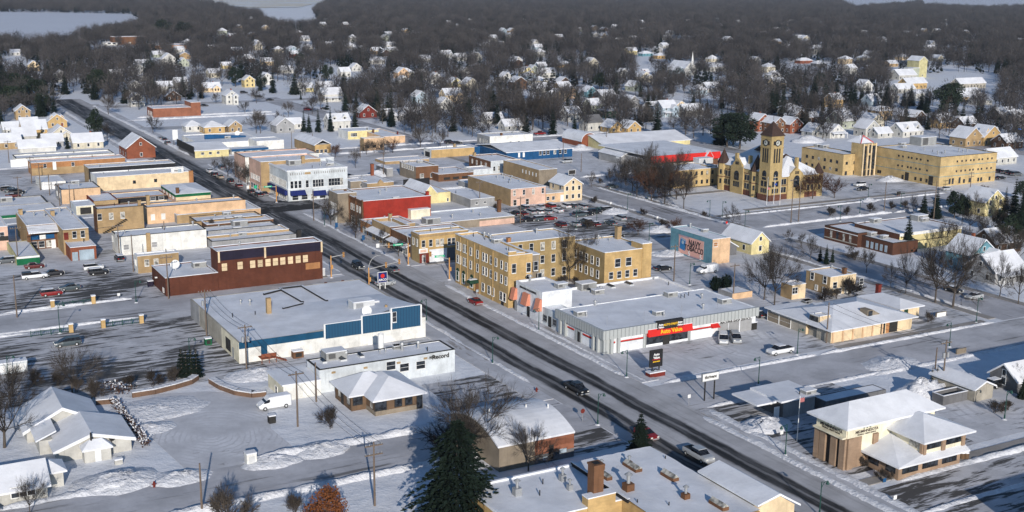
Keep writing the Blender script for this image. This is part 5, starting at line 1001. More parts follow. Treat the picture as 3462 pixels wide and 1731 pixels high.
for i in(-1,0,1):b.prism([(qx+i*.62-.3,h-.2),(qx+i*.62+.3,h-.2),(qx+i*.62+.3,h-.42),(qx+i*.62,h-.72),(qx+i*.62-.3,h-.42)],'y',-d-.18,-d-.15)
b.build('tree_emblem',gm,CU.o)
lettering('MIDMINNESOTA',.62,lm,CU.o,'A',(-w-.16,0,h-1.0),.012);lettering('FEDERAL CREDIT UNION',.3,lm,CU.o,'A',(-w-.16,0,h-1.4),.005,sx=1.1)
b=MB()
for i in(-1,0,1):b.prism([(i*.62-.3,h-.15),(i*.62+.3,h-.15),(i*.62+.3,h-.35),(i*.62,h-.65),(i*.62-.3,h-.35)],'x',-w-.18,-w-.15)
b.build('tree_emblem',gm,CU.o)
gu,gv=guv(('p',1352,985));g_h=height_at(('p',1352,985),845);gv1=on_face_B(('p',1952,800),gu)[0];gu1=guv(('p',1078,718),g_h)[0]
X0,Y0=gv-CU.cv,gu-CU.cu;X1=gv1-CU.cv;Y1=min(-d,gu1-CU.cu)+.0
b=MB();b.box(X0,X1,Y0,-d+.0,0,g_h);o=b.build('front_wall','mid_brick',CU.o)
def fpan(name,f,t0,t1,z0,z1,m,base_x=None,base_y=None,dd=.06,par=None):
 b=MB();bx_=X0 if base_x is None else base_x;by_=Y0 if base_y is None else base_y
 if f=='B':b.box(t0,t1,by_-dd,by_,z0,z1)
 else:b.box(bx_-dd,bx_,t0,t1,z0,z1)
 return b.build(name,m,par or CU.o)
L_=X1-X0
for a,c in((.06,.31),(.38,.63),(.70,.94)):
 o=fpan('window','B',X0+L_*a,X0+L_*c,.95,g_h-.25,'shade_glass' if 0 else GLASS)
 for k in range(1,4):fpan('mullion','B',X0+L_*(a+(c-a)*k/4)-.04,X0+L_*(a+(c-a)*k/4)+.04,.95,g_h-.25,DARK,dd=.1,par=o)
 fpan('sill','B',X0+L_*a,X0+L_*c,.85,.945,DARK,dd=.12,par=o)
D_=-d-Y0
for a,c in((.08,.36),(.58,.9)):fpan('window','A',Y0+D_*a,Y0+D_*c,.8,g_h-.25,GLASS)
e=.95;ux0,uy0,UX1=132.5-CU.cv,Y0+.15,141.2-CU.cv;zb=g_h+.01;uh=solve_h(('p',1600,606),CU.cu+uy0)
v_=[(X0-e,Y0-e,zb),(X1+e,Y0-e,zb),(X1+e,uy0,zb),(ux0,uy0,zb),(ux0,-d-.02,zb),(X0-e,-d-.02,zb),(X0-e,Y0-e,zb+.24),(X1+e,Y0-e,zb+.24),(X1+e,uy0,zb+.8),(ux0,uy0,zb+.85),(ux0,-d-.02,zb+2.1),(X0-e,-d-.02,zb+.3)]
b=MB();b.solid(v_,[(0,1,7,6),(1,2,8,7),(5,0,6,11),(6,7,8,9),(6,9,10,11),(3,2,1,0),(5,4,3,0)]);b.build('skirt_roof',SNOW,CU.o)
b=MB();b.box(ux0,UX1,uy0,-d,g_h,uh);b.build('upper_wall','ivory_wall',CU.o);X1=UX1+.2
LU=X1-.2-ux0
for a,c in((0,.06),(.43,.52),(.92,1.0)):fpan('brick_pillar','B',ux0+LU*a,ux0+LU*c,g_h+.2,uh-.02,'mid_brick',base_y=uy0,dd=.2)
for a,c in((.08,.42),(.54,.91)):
 o=fpan('window','B',ux0+LU*a,ux0+LU*c,uh-1.45,uh-.2,GLASS,base_y=uy0)
 for k in range(1,5):fpan('mullion','B',ux0+LU*(a+(c-a)*k/5)-.03,ux0+LU*(a+(c-a)*k/5)+.03,uh-1.45,uh-.2,DARK,base_y=uy0,dd=.09,par=o)
fpan('window','A',uy0+.6,uy0+2.6,uh-1.45,uh-.3,'shade_glass',base_x=ux0);fpan('brick_pillar','A',uy0,uy0+.5,g_h+.2,uh-.02,'mid_brick',base_x=ux0,dd=.2)
b=MB();roof_hip(b,ux0,X1-.2,uy0,-d+3,uh+.01,1.9,1.1,.28);b.build('upper_roof',SNOW,CU.o)
for y_,z_ in((3.0,h*.66),(-1.5,h*.45)):b=MB();b.box(w+.01,w+4.5,y_-2.6,y_+2.6,z_,z_+.35);b.build('side_canopy',SNOW,CU.o)
b=MB();b.box(w+3.6,w+4.2,2.6,3.2,0,h*.66-.01);b.box(w+3.6,w+4.2,-2,-1.4,0,h*.45-.01);b.build('canopy_pillar','mid_brick',CU.o)
for i in range(2):
 u_,v_2=guv(('p',1975+i*40,775));p=thing('rubbish_bin','dark bin with a snow cap at the right end of the credit union, '+('left' if i==0 else 'right')+' of two','bin',u_,v_2,group='bins by the credit union');b=MB();b.tube((0,0,0),(0,0,1.0),.4,n=12);b.build('body','umber_wall',p);b=MB();b.tube((0,0,1.003),(0,0,1.18),.42,.3,n=12);b.build('snow_cap',SNOW,p)
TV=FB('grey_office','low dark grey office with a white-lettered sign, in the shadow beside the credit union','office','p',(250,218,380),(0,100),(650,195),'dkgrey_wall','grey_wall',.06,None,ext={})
b=MB();b.box(-TV.W/2-1.0,TV.W/2+.6,-TV.D/2-.6,TV.D/2+.6,TV.h-.02,TV.h+.3);b.build('roof_slab',SNOW,TV.o);q=TV.fA((72,180));TV.panel('sign_board','A',(q[0],q[1],TV.h-.85),3.6,1.1,WHITE,.3);lettering('thrivent',.7,DARK,TV.o,'A',(-TV.W/2-.33,q[1],TV.h-.85),.015)
TV.door('B',(180,320),m=WHITE);TV.stuff(('hvac',515,165,.9),('pipe',450,190))
b=MB();b.box(-TV.W/2-5,-TV.W/2-.9,TV.D/2-6,TV.D/2+.5,2.6,2.9);o=b.build('porch_roof',SNOW,TV.o)
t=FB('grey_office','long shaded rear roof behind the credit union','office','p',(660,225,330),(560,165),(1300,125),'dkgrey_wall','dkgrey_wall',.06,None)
house(('p',2180,205),4.6,9.5,2.3,'concrete_wall','concrete shed with a snowy gable roof at the right edge',axis='y',rise=1.0,win=(0,0),kind='shed',cat='shed')
u,v=guv(('p',1830,218));q=thing('refuse_skip','large dark open-topped refuse container rimmed with snow beside the concrete shed','skip',u,v+.6);b=MB()
for x0,x1,y0,y1 in((-3,3,-1.2,-1.1),(-3,3,1.1,1.2),(-3,-2.9,-1.1,1.1),(2.9,3,-1.1,1.1)):b.box(x0,x1,y0,y1,0,1.7)
b.box(-2.9,2.9,-1.1,1.1,.1,.5);b.build('body','dkgrey_wall',q);b=MB()
for x0,x1,y0,y1 in((-3.05,3.05,-1.25,-1.0),(-3.05,3.05,1.0,1.25),(-3.05,-2.8,-1.0,1.0),(2.8,3.05,-1.0,1.0)):b.box(x0,x1,y0,y1,1.703,1.8)
b.build('snow_rim',SNOW,q)
nu,nv_=guv(('n',1172,362));hh=height_at(('n',1172,362),215);xr_=on_face_B(('n',1628,292),nu)[0];ub=guv(('n',940,315));uf=guv(('n',770,185))
BO=thing('brown_office','brown office with snowy hip roofs, dark-framed windows and a stone base','office',nu,nv_);a=xr_-nv_;y1=ub[0]-nu;x1=ub[1]-nv_;y2=uf[0]-nu
b=MB();b.prism([(0,0),(a,0),(a,y2),(x1,y2),(x1,y1),(0,y1)],'z',0,hh);b.build('wall','umber_wall',BO)
b=MB();b.box(-.05,a+.02,-.06,-.01,0,.8);b.box(-.06,-.01,-.06,y1,0,.8);b.build('stone_base','arch_tan',BO)
b=MB();roof_hip(b,0,a,0,y2,hh+.01,2.2,.7,.24);b.build('roof',SNOW,BO);b=MB();roof_hip(b,x1,a*.7,y1,y2+.01,hh+.03,2.3,.72,.24);b.build('side_roof',SNOW,BO)
def bo(f,t,z,w_,h_,bx=0.0,by=0.0,m=GLASS):
 b=MB();c=MB();e=.14
 if f=='B':b.box(t-w_/2,t+w_/2,by-.1,by,z-h_/2,z+h_/2);c.box(t-w_/2-e,t+w_/2+e,by-.07,by,z-h_/2-e,z+h_/2+e)
 else:b.box(bx-.1,bx,t-w_/2,t+w_/2,z-h_/2,z+h_/2);c.box(bx-.07,bx,t-w_/2-e,t+w_/2+e,z-h_/2-e,z+h_/2+e)
 o=b.build('window',m,BO);c.build('frame',DARK,o)
bo('B',a*.11,1.7,1.9,1.5);bo('B',a*.48,1.8,1.1,1.4);bo('B',a*.70,1.8,1.1,1.4);bo('B',a*.93,1.3,.8,2.3);bo('A',y1*.4,1.7,1.0,1.5,m='shade_glass');bo('B',x1+(0-x1)*.42,1.8,1.5,1.5,by=y1);bo('A',y1+1.2,1.7,1.1,1.5,bx=x1,m='shade_glass');bo('A',y2-2.2,1.7,.9,1.4,bx=x1,m='shade_glass');bo('A',(y1+y2)*.52,1.2,.8,2.2,bx=x1,m=DARK)
nu,nv_=guv(('m',560,812));v1=on_face_B(('m',1277,705),nu)[0];HG=thing('house','pale grey house with two big snowy front gables and a small attached store room','house',nu,nv_);a=v1-nv_
h1=height_at(('m',1277,705),585);zr=on_face_B(('m',885,535),nu)[1];hl=height_at(('m',560,812),700)
def ubk(p,z):return guv(p,z)[0]-nu
y1=max(6,ubk(('m',745,330),zr));xm=on_face_B(('m',885,535),nu)[0]-nv_
b=MB();b.prism([(0,0),(a,0),(a,h1),(xm,zr),(0,hl)],'y',0,y1);b.build('wall','house_grey',HG)
def slope(x0,z0,x1_,z1,ya,yb,th=.28,name='roof',par=None):
 b=MB();b.prism([(x0,z0),(x1_,z1),(x1_,z1+th),(x0,z0+th)],'y',ya,yb);return b.build(name,SNOW,par or HG)
k1_=(zr-hl)/xm;k2=(zr-h1)/(a-xm)
slope(-.6,hl-.6*k1_+.02,xm,zr+.02,-.5,y1);slope(xm,zr+.02,a+.6,h1-.6*k2+.02,-.5,y1)
for x0,z0,x1_,z1 in((-.6,hl-.6*k1_,xm,zr),(xm,zr,a+.6,h1-.6*k2)):b=MB();b.prism([(x0,z0-.22),(x1_,z1-.22),(x1_,z1+.018),(x0,z0+.018)],'y',-.53,-.45);b.build('barge_board',WHITE,HG)
a2=on_face_B(('m',255,505),nu+y1)[0]-nv_;zr2=on_face_B(('m',600,285),nu+y1)[1];xm2=on_face_B(('m',600,285),nu+y1)[0]-nv_;h2=on_face_B(('m',255,505),nu+y1)[1];xr2=xm2+(xm2-a2);y2=max(y1+8,ubk(('m',480,100),zr2))
b=MB();b.prism([(a2,0),(xr2,0),(xr2,h2),(xm2,zr2),(a2,h2)],'y',y1+.01,y2);b.build('rear_wall','house_grey',HG);k3_=(zr2-h2)/(xm2-a2)
slope(a2-.6,h2-.6*k3_+.02,xm2,zr2+.02,y1-.5,y2+.4,name='rear_roof');slope(xm2,zr2+.02,xr2+.6,h2-.6*k3_+.02,y1-.5,y2+.4,name='rear_roof')
for x0,z0,x1_,z1 in((a2-.6,h2-.6*k3_,xm2,zr2),(xm2,zr2,xr2+.6,h2-.6*k3_)):b=MB();b.prism([(x0,z0-.22),(x1_,z1-.22),(x1_,z1+.018),(x0,z0+.018)],'y',y1-.53,y1-.45);b.build('barge_board',WHITE,HG)
b=MB();b.box(a2+1.0,.02,y1-6,y1-.01,0,2.2);b.build('side_wing','house_grey',HG);b=MB();b.prism([(a2+.5,2.21),(.6,3.4),(.6,3.65),(a2+.5,2.46)],'y',y1-6.4,y1-.02);b.build('side_roof',SNOW,HG)
su,sv_=guv(('m',822,820));sx0,sx1=sv_-nv_,on_face_B(('m',1080,772),su)[0]-nv_;sy=su-nu;sh=height_at(('m',822,820),705)
b=MB();b.box(sx0,sx1,sy,-.01,0,sh);o=b.build('store_room','house_grey',HG);b=MB();roof_hip(b,sx0,sx1,sy,-.02+.0,sh+.01,1.1,.3,.22);b.build('roof',SNOW,o)
b=MB();b.box(sx0+(sx1-sx0)*.4,sx0+(sx1-sx0)*.62,sy-.06,sy,.02,2.1);b.build('door','bright_white',o)
b=MB();b.tube((sx0+(sx1-sx0)*.33,sy+1.0,sh),(sx0+(sx1-sx0)*.33,sy+1.0,sh+2.4),.14,n=8);b.build('flue',DARK,HG);b=MB();dish(b,sx1+.5,-.2,2.0,.5,(.3,-.8,.4));b.build('satellite_dish',DARK,HG)
nu,nv_=guv(('m',465,1150));hh=height_at(('m',465,1150),1020);HB=thing('house','pale grey house with a dark window and snowy roof in the bottom left corner','house',nu,nv_)
yb=7.5;b=MB();b.prism([(0,0),(yb,0),(yb,hh),(yb/2,hh+2.1),(0,hh)],'x',-22,0);b.build('wall','house_grey',HB);b=MB();roof_gable(b,-22,0,0,yb,hh+.02,2.1,'x',.5,.28);b.build('roof',SNOW,HB)
for x0,x1_ in((-4.6,-1.6),(-9.4,-8.0)):b=MB();b.box(x0,x1_,-.07,0,.9,2.3);o=b.build('window',GLASS,HB);b=MB();b.box(x0-.12,x1_+.12,-.05,0,.78,2.42);b.build('frame',WHITE,o)
for x_ in(-3.6,-2.6):b=MB();b.box(x_-.05,x_+.05,-.1,-.02,.9,2.3);b.build('mullion',WHITE,HB)
b=MB();b.prism([(-11.5,0),(-7.5,0),(-7.5,1.6),(-9.5,2.6),(-11.5,1.6)],'y',-5,-.01);o=b.build('porch','house_grey',HB);b=MB();roof_gable(b,-11.5,-7.5,-5,-.02,1.62,1.0,'y',.3,.22);b.build('porch_roof',SNOW,o)
q=house(('m',505,1055),3.2,3.6,2.2,'house_grey','tiny grey hipped shed behind the corner house',form='hip',rise=1.2,win=(0,0),kind='shed',cat='shed')
nu,nv_=guv(('o',250,830));R_=guv(('o',705,800));a=R_[1]-nv_;AB=thing('arched_building','brick building with a curved snowy roof beside the tall dark spruce','building',nu,nv_);h1=height_at(('o',250,830),625);yl=guv(('n',2275,420+150),0)[0]-nu
yl=max(16,min(26,yl));prof=[(-9.0+0,0)]
b=MB();b.box(0,a,0,yl*.45,0,h1);b.build('brick_wall','hall_brick',AB);b=MB();b.box(.0,a,-.05,-.005,0,h1*.42);b.build('dark_base','dkgrey_wall',AB)
for x0,x1_,z0,z1 in((.36,.47,.1,.78),(.2,.31,.12,.3),(.62,.8,.3,.5)):b=MB();b.box(a*x0,a*x1_,-.1,-.051,h1*z0,h1*z1);b.build('blocked_window',DARK if x0==.36 else 'pale_blue_wall',AB)
ar=[(-.0-11+11*(1-math.cos(math.pi*i/14)),h1*.72+3.2*math.sin(math.pi*i/14))for i in range(15)]
yy=[(yl*(i/14),h1*.78+3.0*math.sin(math.pi*(.12+.76*i/14)))for i in range(15)]
b=MB();b.prism([(0,0)]+[(p[0],p[1])for p in yy]+[(yl,0)],'x',-6,-.01);b.build('side_wall','arch_tan',AB)
b=MB()
for i in range(14):b.prism([(yy[i][0],yy[i][1]+.01),(yy[i+1][0],yy[i+1][1]+.01),(yy[i+1][0],yy[i+1][1]+.3),(yy[i][0],yy[i][1]+.3)],'x',-6.2,a+.15)
b.build('curved_roof',SNOW,AB);b=MB();b.prism([(0,h1*.7)]+[(p[0],p[1])for p in yy]+[(yl,h1*.7)],'x',0.0,a-.02);b.build('gable_end','hall_brick',AB)
for x,y in((3,yl*.5),(-3,yl*.55),(6,yl*.4)):b=MB();zz=h1*.78+2.8;b.tube((x,y,zz),(x,y,zz+1.0),.12,n=6);b.build('vent_pipe',WHITE,AB)
def lcorn(p,z):return guv(p,z)
hF=4.6;l0=guv(('n',2048,1072),hF);r0=guv(('o',620,858),hF);lv=l0[1]
FBb=thing('foreground_building','large tan brick building with a wide snowy roof, skylights and a tall square chimney at the bottom','building',l0[0]-12,lv)
u_f=guv(('o',590,1200),hF)[0]-(l0[0]-12);v_m=r0[1]-lv;yb=12.0
b=MB();b.box(0,v_m,u_f-2.5,yb,0,hF);b.build('wall','gold_brick',FBb)
b=MB();b.box(.0,v_m+.2,u_f-2.5+.0,yb,hF+.003,hF+.2);b.build('roof',SNOW,FBb);b=MB();b.box(-.1,.3,u_f-2.6,yb+.1,hF+.204,hF+.5);b.box(.3,v_m,yb-.3,yb+.1,hF+.204,hF+.5);b.build('coping',SNOW,FBb)
b=MB();bx0=guv(('o',600,1140),hF)[1]-lv;b.box(bx0,bx0+4.2,u_f-2.6,u_f-1.2,0,hF+1.3);o=b.build('parapet_block','gold_brick',FBb);b=MB();b.box(bx0-.05,bx0+4.25,u_f-2.65,u_f-1.15,hF+1.303,hF+1.45);b.build('coping',SNOW,o)
c1=guv(('o',1440,690),hF+.6);x2=c1[1]-lv;b=MB();b.box(v_m+.02,x2,u_f-14,yb,0,hF+.35);b.build('hall_wall','gold_brick',FBb)
n1,n2=14,12;b=MB();r_=random.Random(4);vs=[(v_m+.02+(x2-v_m)*i/n1,u_f-14+(yb-u_f+14)*j/n2,hF+.36+(.14+r_.uniform(0,.12))*(.6 if 0<i<n1 and 0<j<n2 else 1.3))for j in range(n2+1)for i in range(n1+1)]
b.solid(vs,[(j*(n1+1)+i,j*(n1+1)+i+1,(j+1)*(n1+1)+i+1,(j+1)*(n1+1)+i)for j in range(n2)for i in range(n1)]);b.build('hall_roof',SNOW,FBb,smooth=True)
b=MB();b.box(v_m-.15,v_m+.15,u_f-4,yb+.05,hF+.2,hF+.75);o=b.build('parapet',TAR,FBb);b=MB();b.box(v_m-.2,v_m+.2,u_f-4,yb+.05,hF+.753,hF+.85);b.build('coping',SNOW,o)
for q1,q2 in(((830,1285),1),):pass
cx,cy=guv(('o',835,1180),hF);b=MB();zc=0;X,Y=cy-lv,cx-(l0[0]-12);b.box(X-.75,X+.75,Y-.75,Y+.75,0,hF+5.0);b.box(X-.85,X+.85,Y-.85,Y+.85,hF+5.003,hF+5.25);o=b.build('chimney','brown_brick',FBb);b=MB();b.box(X-.45,X+.45,Y-.45,Y+.45,hF+5.254,hF+5.3);b.build('flue',TAR,o)
def FX(x,y):u_,v_2=guv(('o',x,y),hF+.4);return v_2-lv,u_-(l0[0]-12)
for x,y,q in((1195,870,1.0),(1555,960,.9),(2030,1240,.9),(925,955,.8)):
 X,Y=FX(x,y);b=MB();b.box(X-.55*q,X+.55*q,Y-1.6*q,Y+1.6*q,hF+.3,hF+.95);o=b.build('skylight','brown_brick',FBb);b=MB();b.prism([(X-.55*q,hF+.953),(X+.55*q,hF+.953),(X,hF+1.4)],'y',Y-1.6*q,Y+1.5*q);b.build('glazing','shade_glass',o)
for x,y,q in((1165,830,.8),(895,880,.9),(1155,1080,1.5),(1710,1160,1.1),(520,970,1.0),(590,1060,.8),(80,1110,1.2)):
 X,Y=FX(x,y);b=MB();b.box(X-.4*q,X+.4*q,Y-.4*q,Y+.4*q,hF+.2,hF+.4+.7*q);b.tube((X,Y,hF+.4+.7*q),(X,Y,hF+.4+1.5*q),.17*q,n=8,mi=1);b.tube((X,Y,hF+.4+1.5*q),(X,Y,hF+.4+1.75*q),.4*q,.1,n=8,mi=1);b.build('roof_vent',[MATS['brown_brick']if q>.7 and x>850 else MATS['grey_metal'],GREY],FBb)
for x,y in((330,1005),(300,1115),(1515,780),(1245,1205),(1550,1230)):X,Y=FX(x,y);b=MB();b.tube((X,Y,hF+.2),(X,Y,hF+.95),.08,n=6);b.build('vent_pipe',DARK,FBb)
X,Y=FX(505,1270);b=MB();b.box(X-.6,X+.6,u_f-2.56,u_f-2.5,1.6,3.6);o=b.build('window',GLASS,FBb);b=MB();b.box(X-.75,X+.75,u_f-2.54,u_f-2.5,1.45,3.75);b.build('frame',WHITE,o)
xa=x2;zt=hF+.2
b=MB();b.prism([(xa-.4,hF+1.0),(xa-.4,hF+1.25),(xa+3.2,hF+2.1),(xa+6.8,hF-.1),(xa+6.8,hF-.35),(xa+3.2,hF+1.8)],'y',u_f-14,yb-11.5);b.build('canopy_roof',SNOW,FBb)
b=MB();b.prism([(xa+.02,0),(xa+6.2,0),(xa+6.2,hF-.2),(xa+3.2,hF+1.75),(xa+.02,hF+.5)],'y',u_f-13.5,yb-12.0);b.build('street_front','cream_wall',FBb)
for tip,hq,wd_,dp_,kind_,lab_,wall_ in((('p',2030,1090),9.0,11,9,'brick_block','red-brown brick building cut off by the lower right corner','red_brick'),(('l',2050,960),9.0,9,9,'brick_block','tall dark building beyond the right edge shading the street corner','brown_brick')):
 sx_,sy_=gxy(tip);k_=hq/math.tan(SUN_EL);cu_,cv_=to_uv((sx_+k_*math.sin(SUN_AZ),sy_+k_*math.cos(SUN_AZ)))
 OB=thing(kind_,lab_,'building',cu_-dp_,cv_+wd_);b=MB();b.box(-wd_,wd_,-dp_,dp_,0,hq);b.build('wall',wall_,OB);b=MB();b.box(-wd_-.1,wd_+.1,-dp_-.1,dp_+.1,hq+.003,hq+.25);b.build('roof',SNOW,OB)
def paint(name,col):return mat(name,col,.06,2.0,.35,spec=.5)
PAINT={'white':(.72,.73,.74),'black':(.012,.012,.014),'red':(.22,.012,.012),'silver':(.38,.40,.42),'grey':(.10,.11,.12),'blue':(.02,.04,.10),'tan':(.32,.27,.19),'darkred':(.10,.012,.01),'slate':(.06,.08,.09)}
for k,c in PAINT.items():paint('paint_'+k,c)
TYRE=mat('tyre_rubber',(.012,.012,.012),.2);LAMP=mat('lamp_lens',(.75,.75,.7),.05,rough=.2);TAIL=mat('tail_lens',(.35,.01,.01),.05,rough=.2)
def loft(b,st,mi=0):
 """stations (y, z0, z1, half width low, half width top) joined into a rounded hull"""
 rings=[]
 for y,z0,z1,w0,w1 in st:rings.append([(-w0,y,z0),(-w0*1.02,y,z0+(z1-z0)*.55),(-w1,y,z1),(w1,y,z1),(w0*1.02,y,z0+(z1-z0)*.55),(w0,y,z0)])
 vs=[p for r in rings for p in r];n=6
 fs=[(i*n+j,i*n+(j+1)%n,(i+1)*n+(j+1)%n,(i+1)*n+j)for i in range(len(rings)-1)for j in range(n)]
 b.solid(vs,fs+[tuple(range(n))[::-1],tuple(range((len(rings)-1)*n,len(rings)*n))],mi)
def car_meshes(kind):
 L,Wd={'sedan':(4.7,.9),'suv':(4.7,.95),'pickup':(5.7,.98),'van':(5.5,1.0),'minivan':(5.0,.97)}[kind];f,r=L/2,-L/2
 B_=MB();G=MB();R_=MB()
 if kind=='sedan':
  loft(B_,[(r,.35,.85,.75,.7),(r+.1,.25,.98,.86,.78),(r+.9,.22,1.0,Wd,.82),(.9,.22,.98,Wd,.84),(f-.5,.24,.86,.88,.8),(f,.3,.68,.74,.68)])
  loft(G,[(r+.75,.97,1.0,.78,.76),(-1.0,.97,1.40,.80,.62),(.1,.97,1.40,.80,.62),(1.15,.97,.99,.80,.78)])
  loft(R_,[(-1.05,1.385,1.44,.64,.58),(.15,1.385,1.44,.64,.58)])
 elif kind in('suv','minivan'):
  hb=.3 if kind=='suv' else 0
  loft(B_,[(r,.4,1.0,.8,.78),(r+.12,.3,1.05,.92,.86),(.9,.28,1.08,Wd,.88),(f-.5,.3,1.0-(.1 if not hb else 0),.92,.84),(f,.38,.8,.8,.74)])
  loft(G,[(r+.08,1.04,1.08,.86,.84),(r+.35,1.04,1.66,.86,.7),(.3,1.04,1.66,.86,.7),(1.2+(0 if hb else .4),1.04,1.08,.86,.84)])
  loft(R_,[(r+.2,1.65,1.74,.74,.68),(.4,1.65,1.74,.74,.68)])
 elif kind=='pickup':
  loft(B_,[(r,.5,1.05,.92,.9),(r+.1,.42,1.1,.96,.92),(-.6,.4,1.1,Wd,.92),(1.4,.4,1.12,Wd,.9),(f-.3,.42,1.08,.94,.86),(f,.5,.95,.86,.8)])
  B_.box(-.78,.78,r+.12,-.75,1.105,1.115,1)
  loft(G,[(-.75,1.08,1.12,.86,.84),(-.6,1.08,1.74,.86,.7),(.85,1.08,1.74,.86,.7),(1.6,1.08,1.12,.86,.84)])
  loft(R_,[(-.7,1.72,1.82,.74,.68),(.95,1.72,1.82,.74,.68)])
 else:
  loft(B_,[(r,.4,2.0,.92,.84),(r+.1,.35,2.15,.98,.88),(1.0,.33,2.15,Wd,.88),(1.65,.33,1.5,Wd,.86),(f-.3,.38,1.05,.94,.84),(f,.45,.85,.84,.76)])
  loft(G,[(.95,1.35,1.95,1.005,.9),(1.25,1.3,1.85,.99,.88),(1.95,1.2,1.3,.93,.86)])
  loft(R_,[(r+.15,2.14,2.2,.84,.78),(.9,2.14,2.2,.84,.78)])
 W_=MB();
 for s in(-1,1):W_.tube((0,-.11,0),(0,.11,0),.34,n=12);break
 return B_,G,R_,L,Wd
CARDEF={}
def make_car(kind,color,snowy):
 key=(kind,color,snowy)
 if key in CARDEF:return CARDEF[key]
 B_,G,R_,L,Wd=car_meshes(kind);pm=MATS['paint_'+color]
 src=[]
 def me(b,name,ms,smooth=False):
  m_=bpy.data.meshes.new(name);m_.from_pydata(b.v,[],b.f)
  for q in ms:m_.materials.append(mm(q))
  if len(ms)>1:m_.polygons.foreach_set('material_index',b.m)
  m_.update();return m_
 src.append(('body',me(B_,'body',[pm,DARK]),(0,0,0)));src.append(('windows',me(G,'windows',['car_glass']),(0,0,0)));src.append(('car_roof',me(R_,'car_roof',[SNOW if snowy else pm]),(0,0,0)))
 wb=MB();wb.tube((-.12,0,0),(.12,0,0),.35,n=12);wb.tube((-.13,0,0),(.13,0,0),.19,n=8,mi=1);wm=me(wb,'wheel',[TYRE,LGREY])
 for y in(L/2-.95,-L/2+.95):
  for x in(-Wd+.1,Wd-.1):src.append(('wheel',wm,(x,y,.35)))
 hb=MB();hb.box(-.18,.18,-.05,.06,-.09,.09);hm=me(hb,'headlight',[LAMP]);tm=me(hb,'tail_light',[TAIL])
 for x in(-.6,.6):src.append(('headlight',hm,(x,L/2-.03,.72 if kind=='sedan' else .85)));src.append(('tail_light',tm,(x,-L/2+.03,.8 if kind=='sedan' else .92)))
 bb=MB();bb.box(-Wd+.1,Wd-.1,-.08,.08,-.1,.1);bm=me(bb,'bumper',[GREY]);src.append(('bumper',bm,(0,L/2-.04,.45)));src.append(('bumper',bm,(0,-L/2+.04,.5)))
 CARDEF[key]=src;return src
CARS=[]
def car(p,kind,color,head,label,snowy=False,group=None,cap=False):
 u,v=guv(p);ang={'u':0,'-u':math.pi,'v':-math.pi/2,'-v':math.pi/2}.get(head,head)
 if not isinstance(ang,(int,float)):ang=0
 o=thing({'van':'van','pickup':'pickup_truck'}.get(kind,'parked_car'),label,{'van':'van','pickup':'pickup'}.get(kind,'car'),u,v,RZ+ang,.05,group)
 for n,me_,loc in make_car(kind,color,snowy):link(n,me_,o,loc)
 if cap:b=MB();b.box(-.85,.85,-2.7,-.75,1.12,1.75);b.build('bed_cover','paint_black',o)
 CARS.append(o);return o
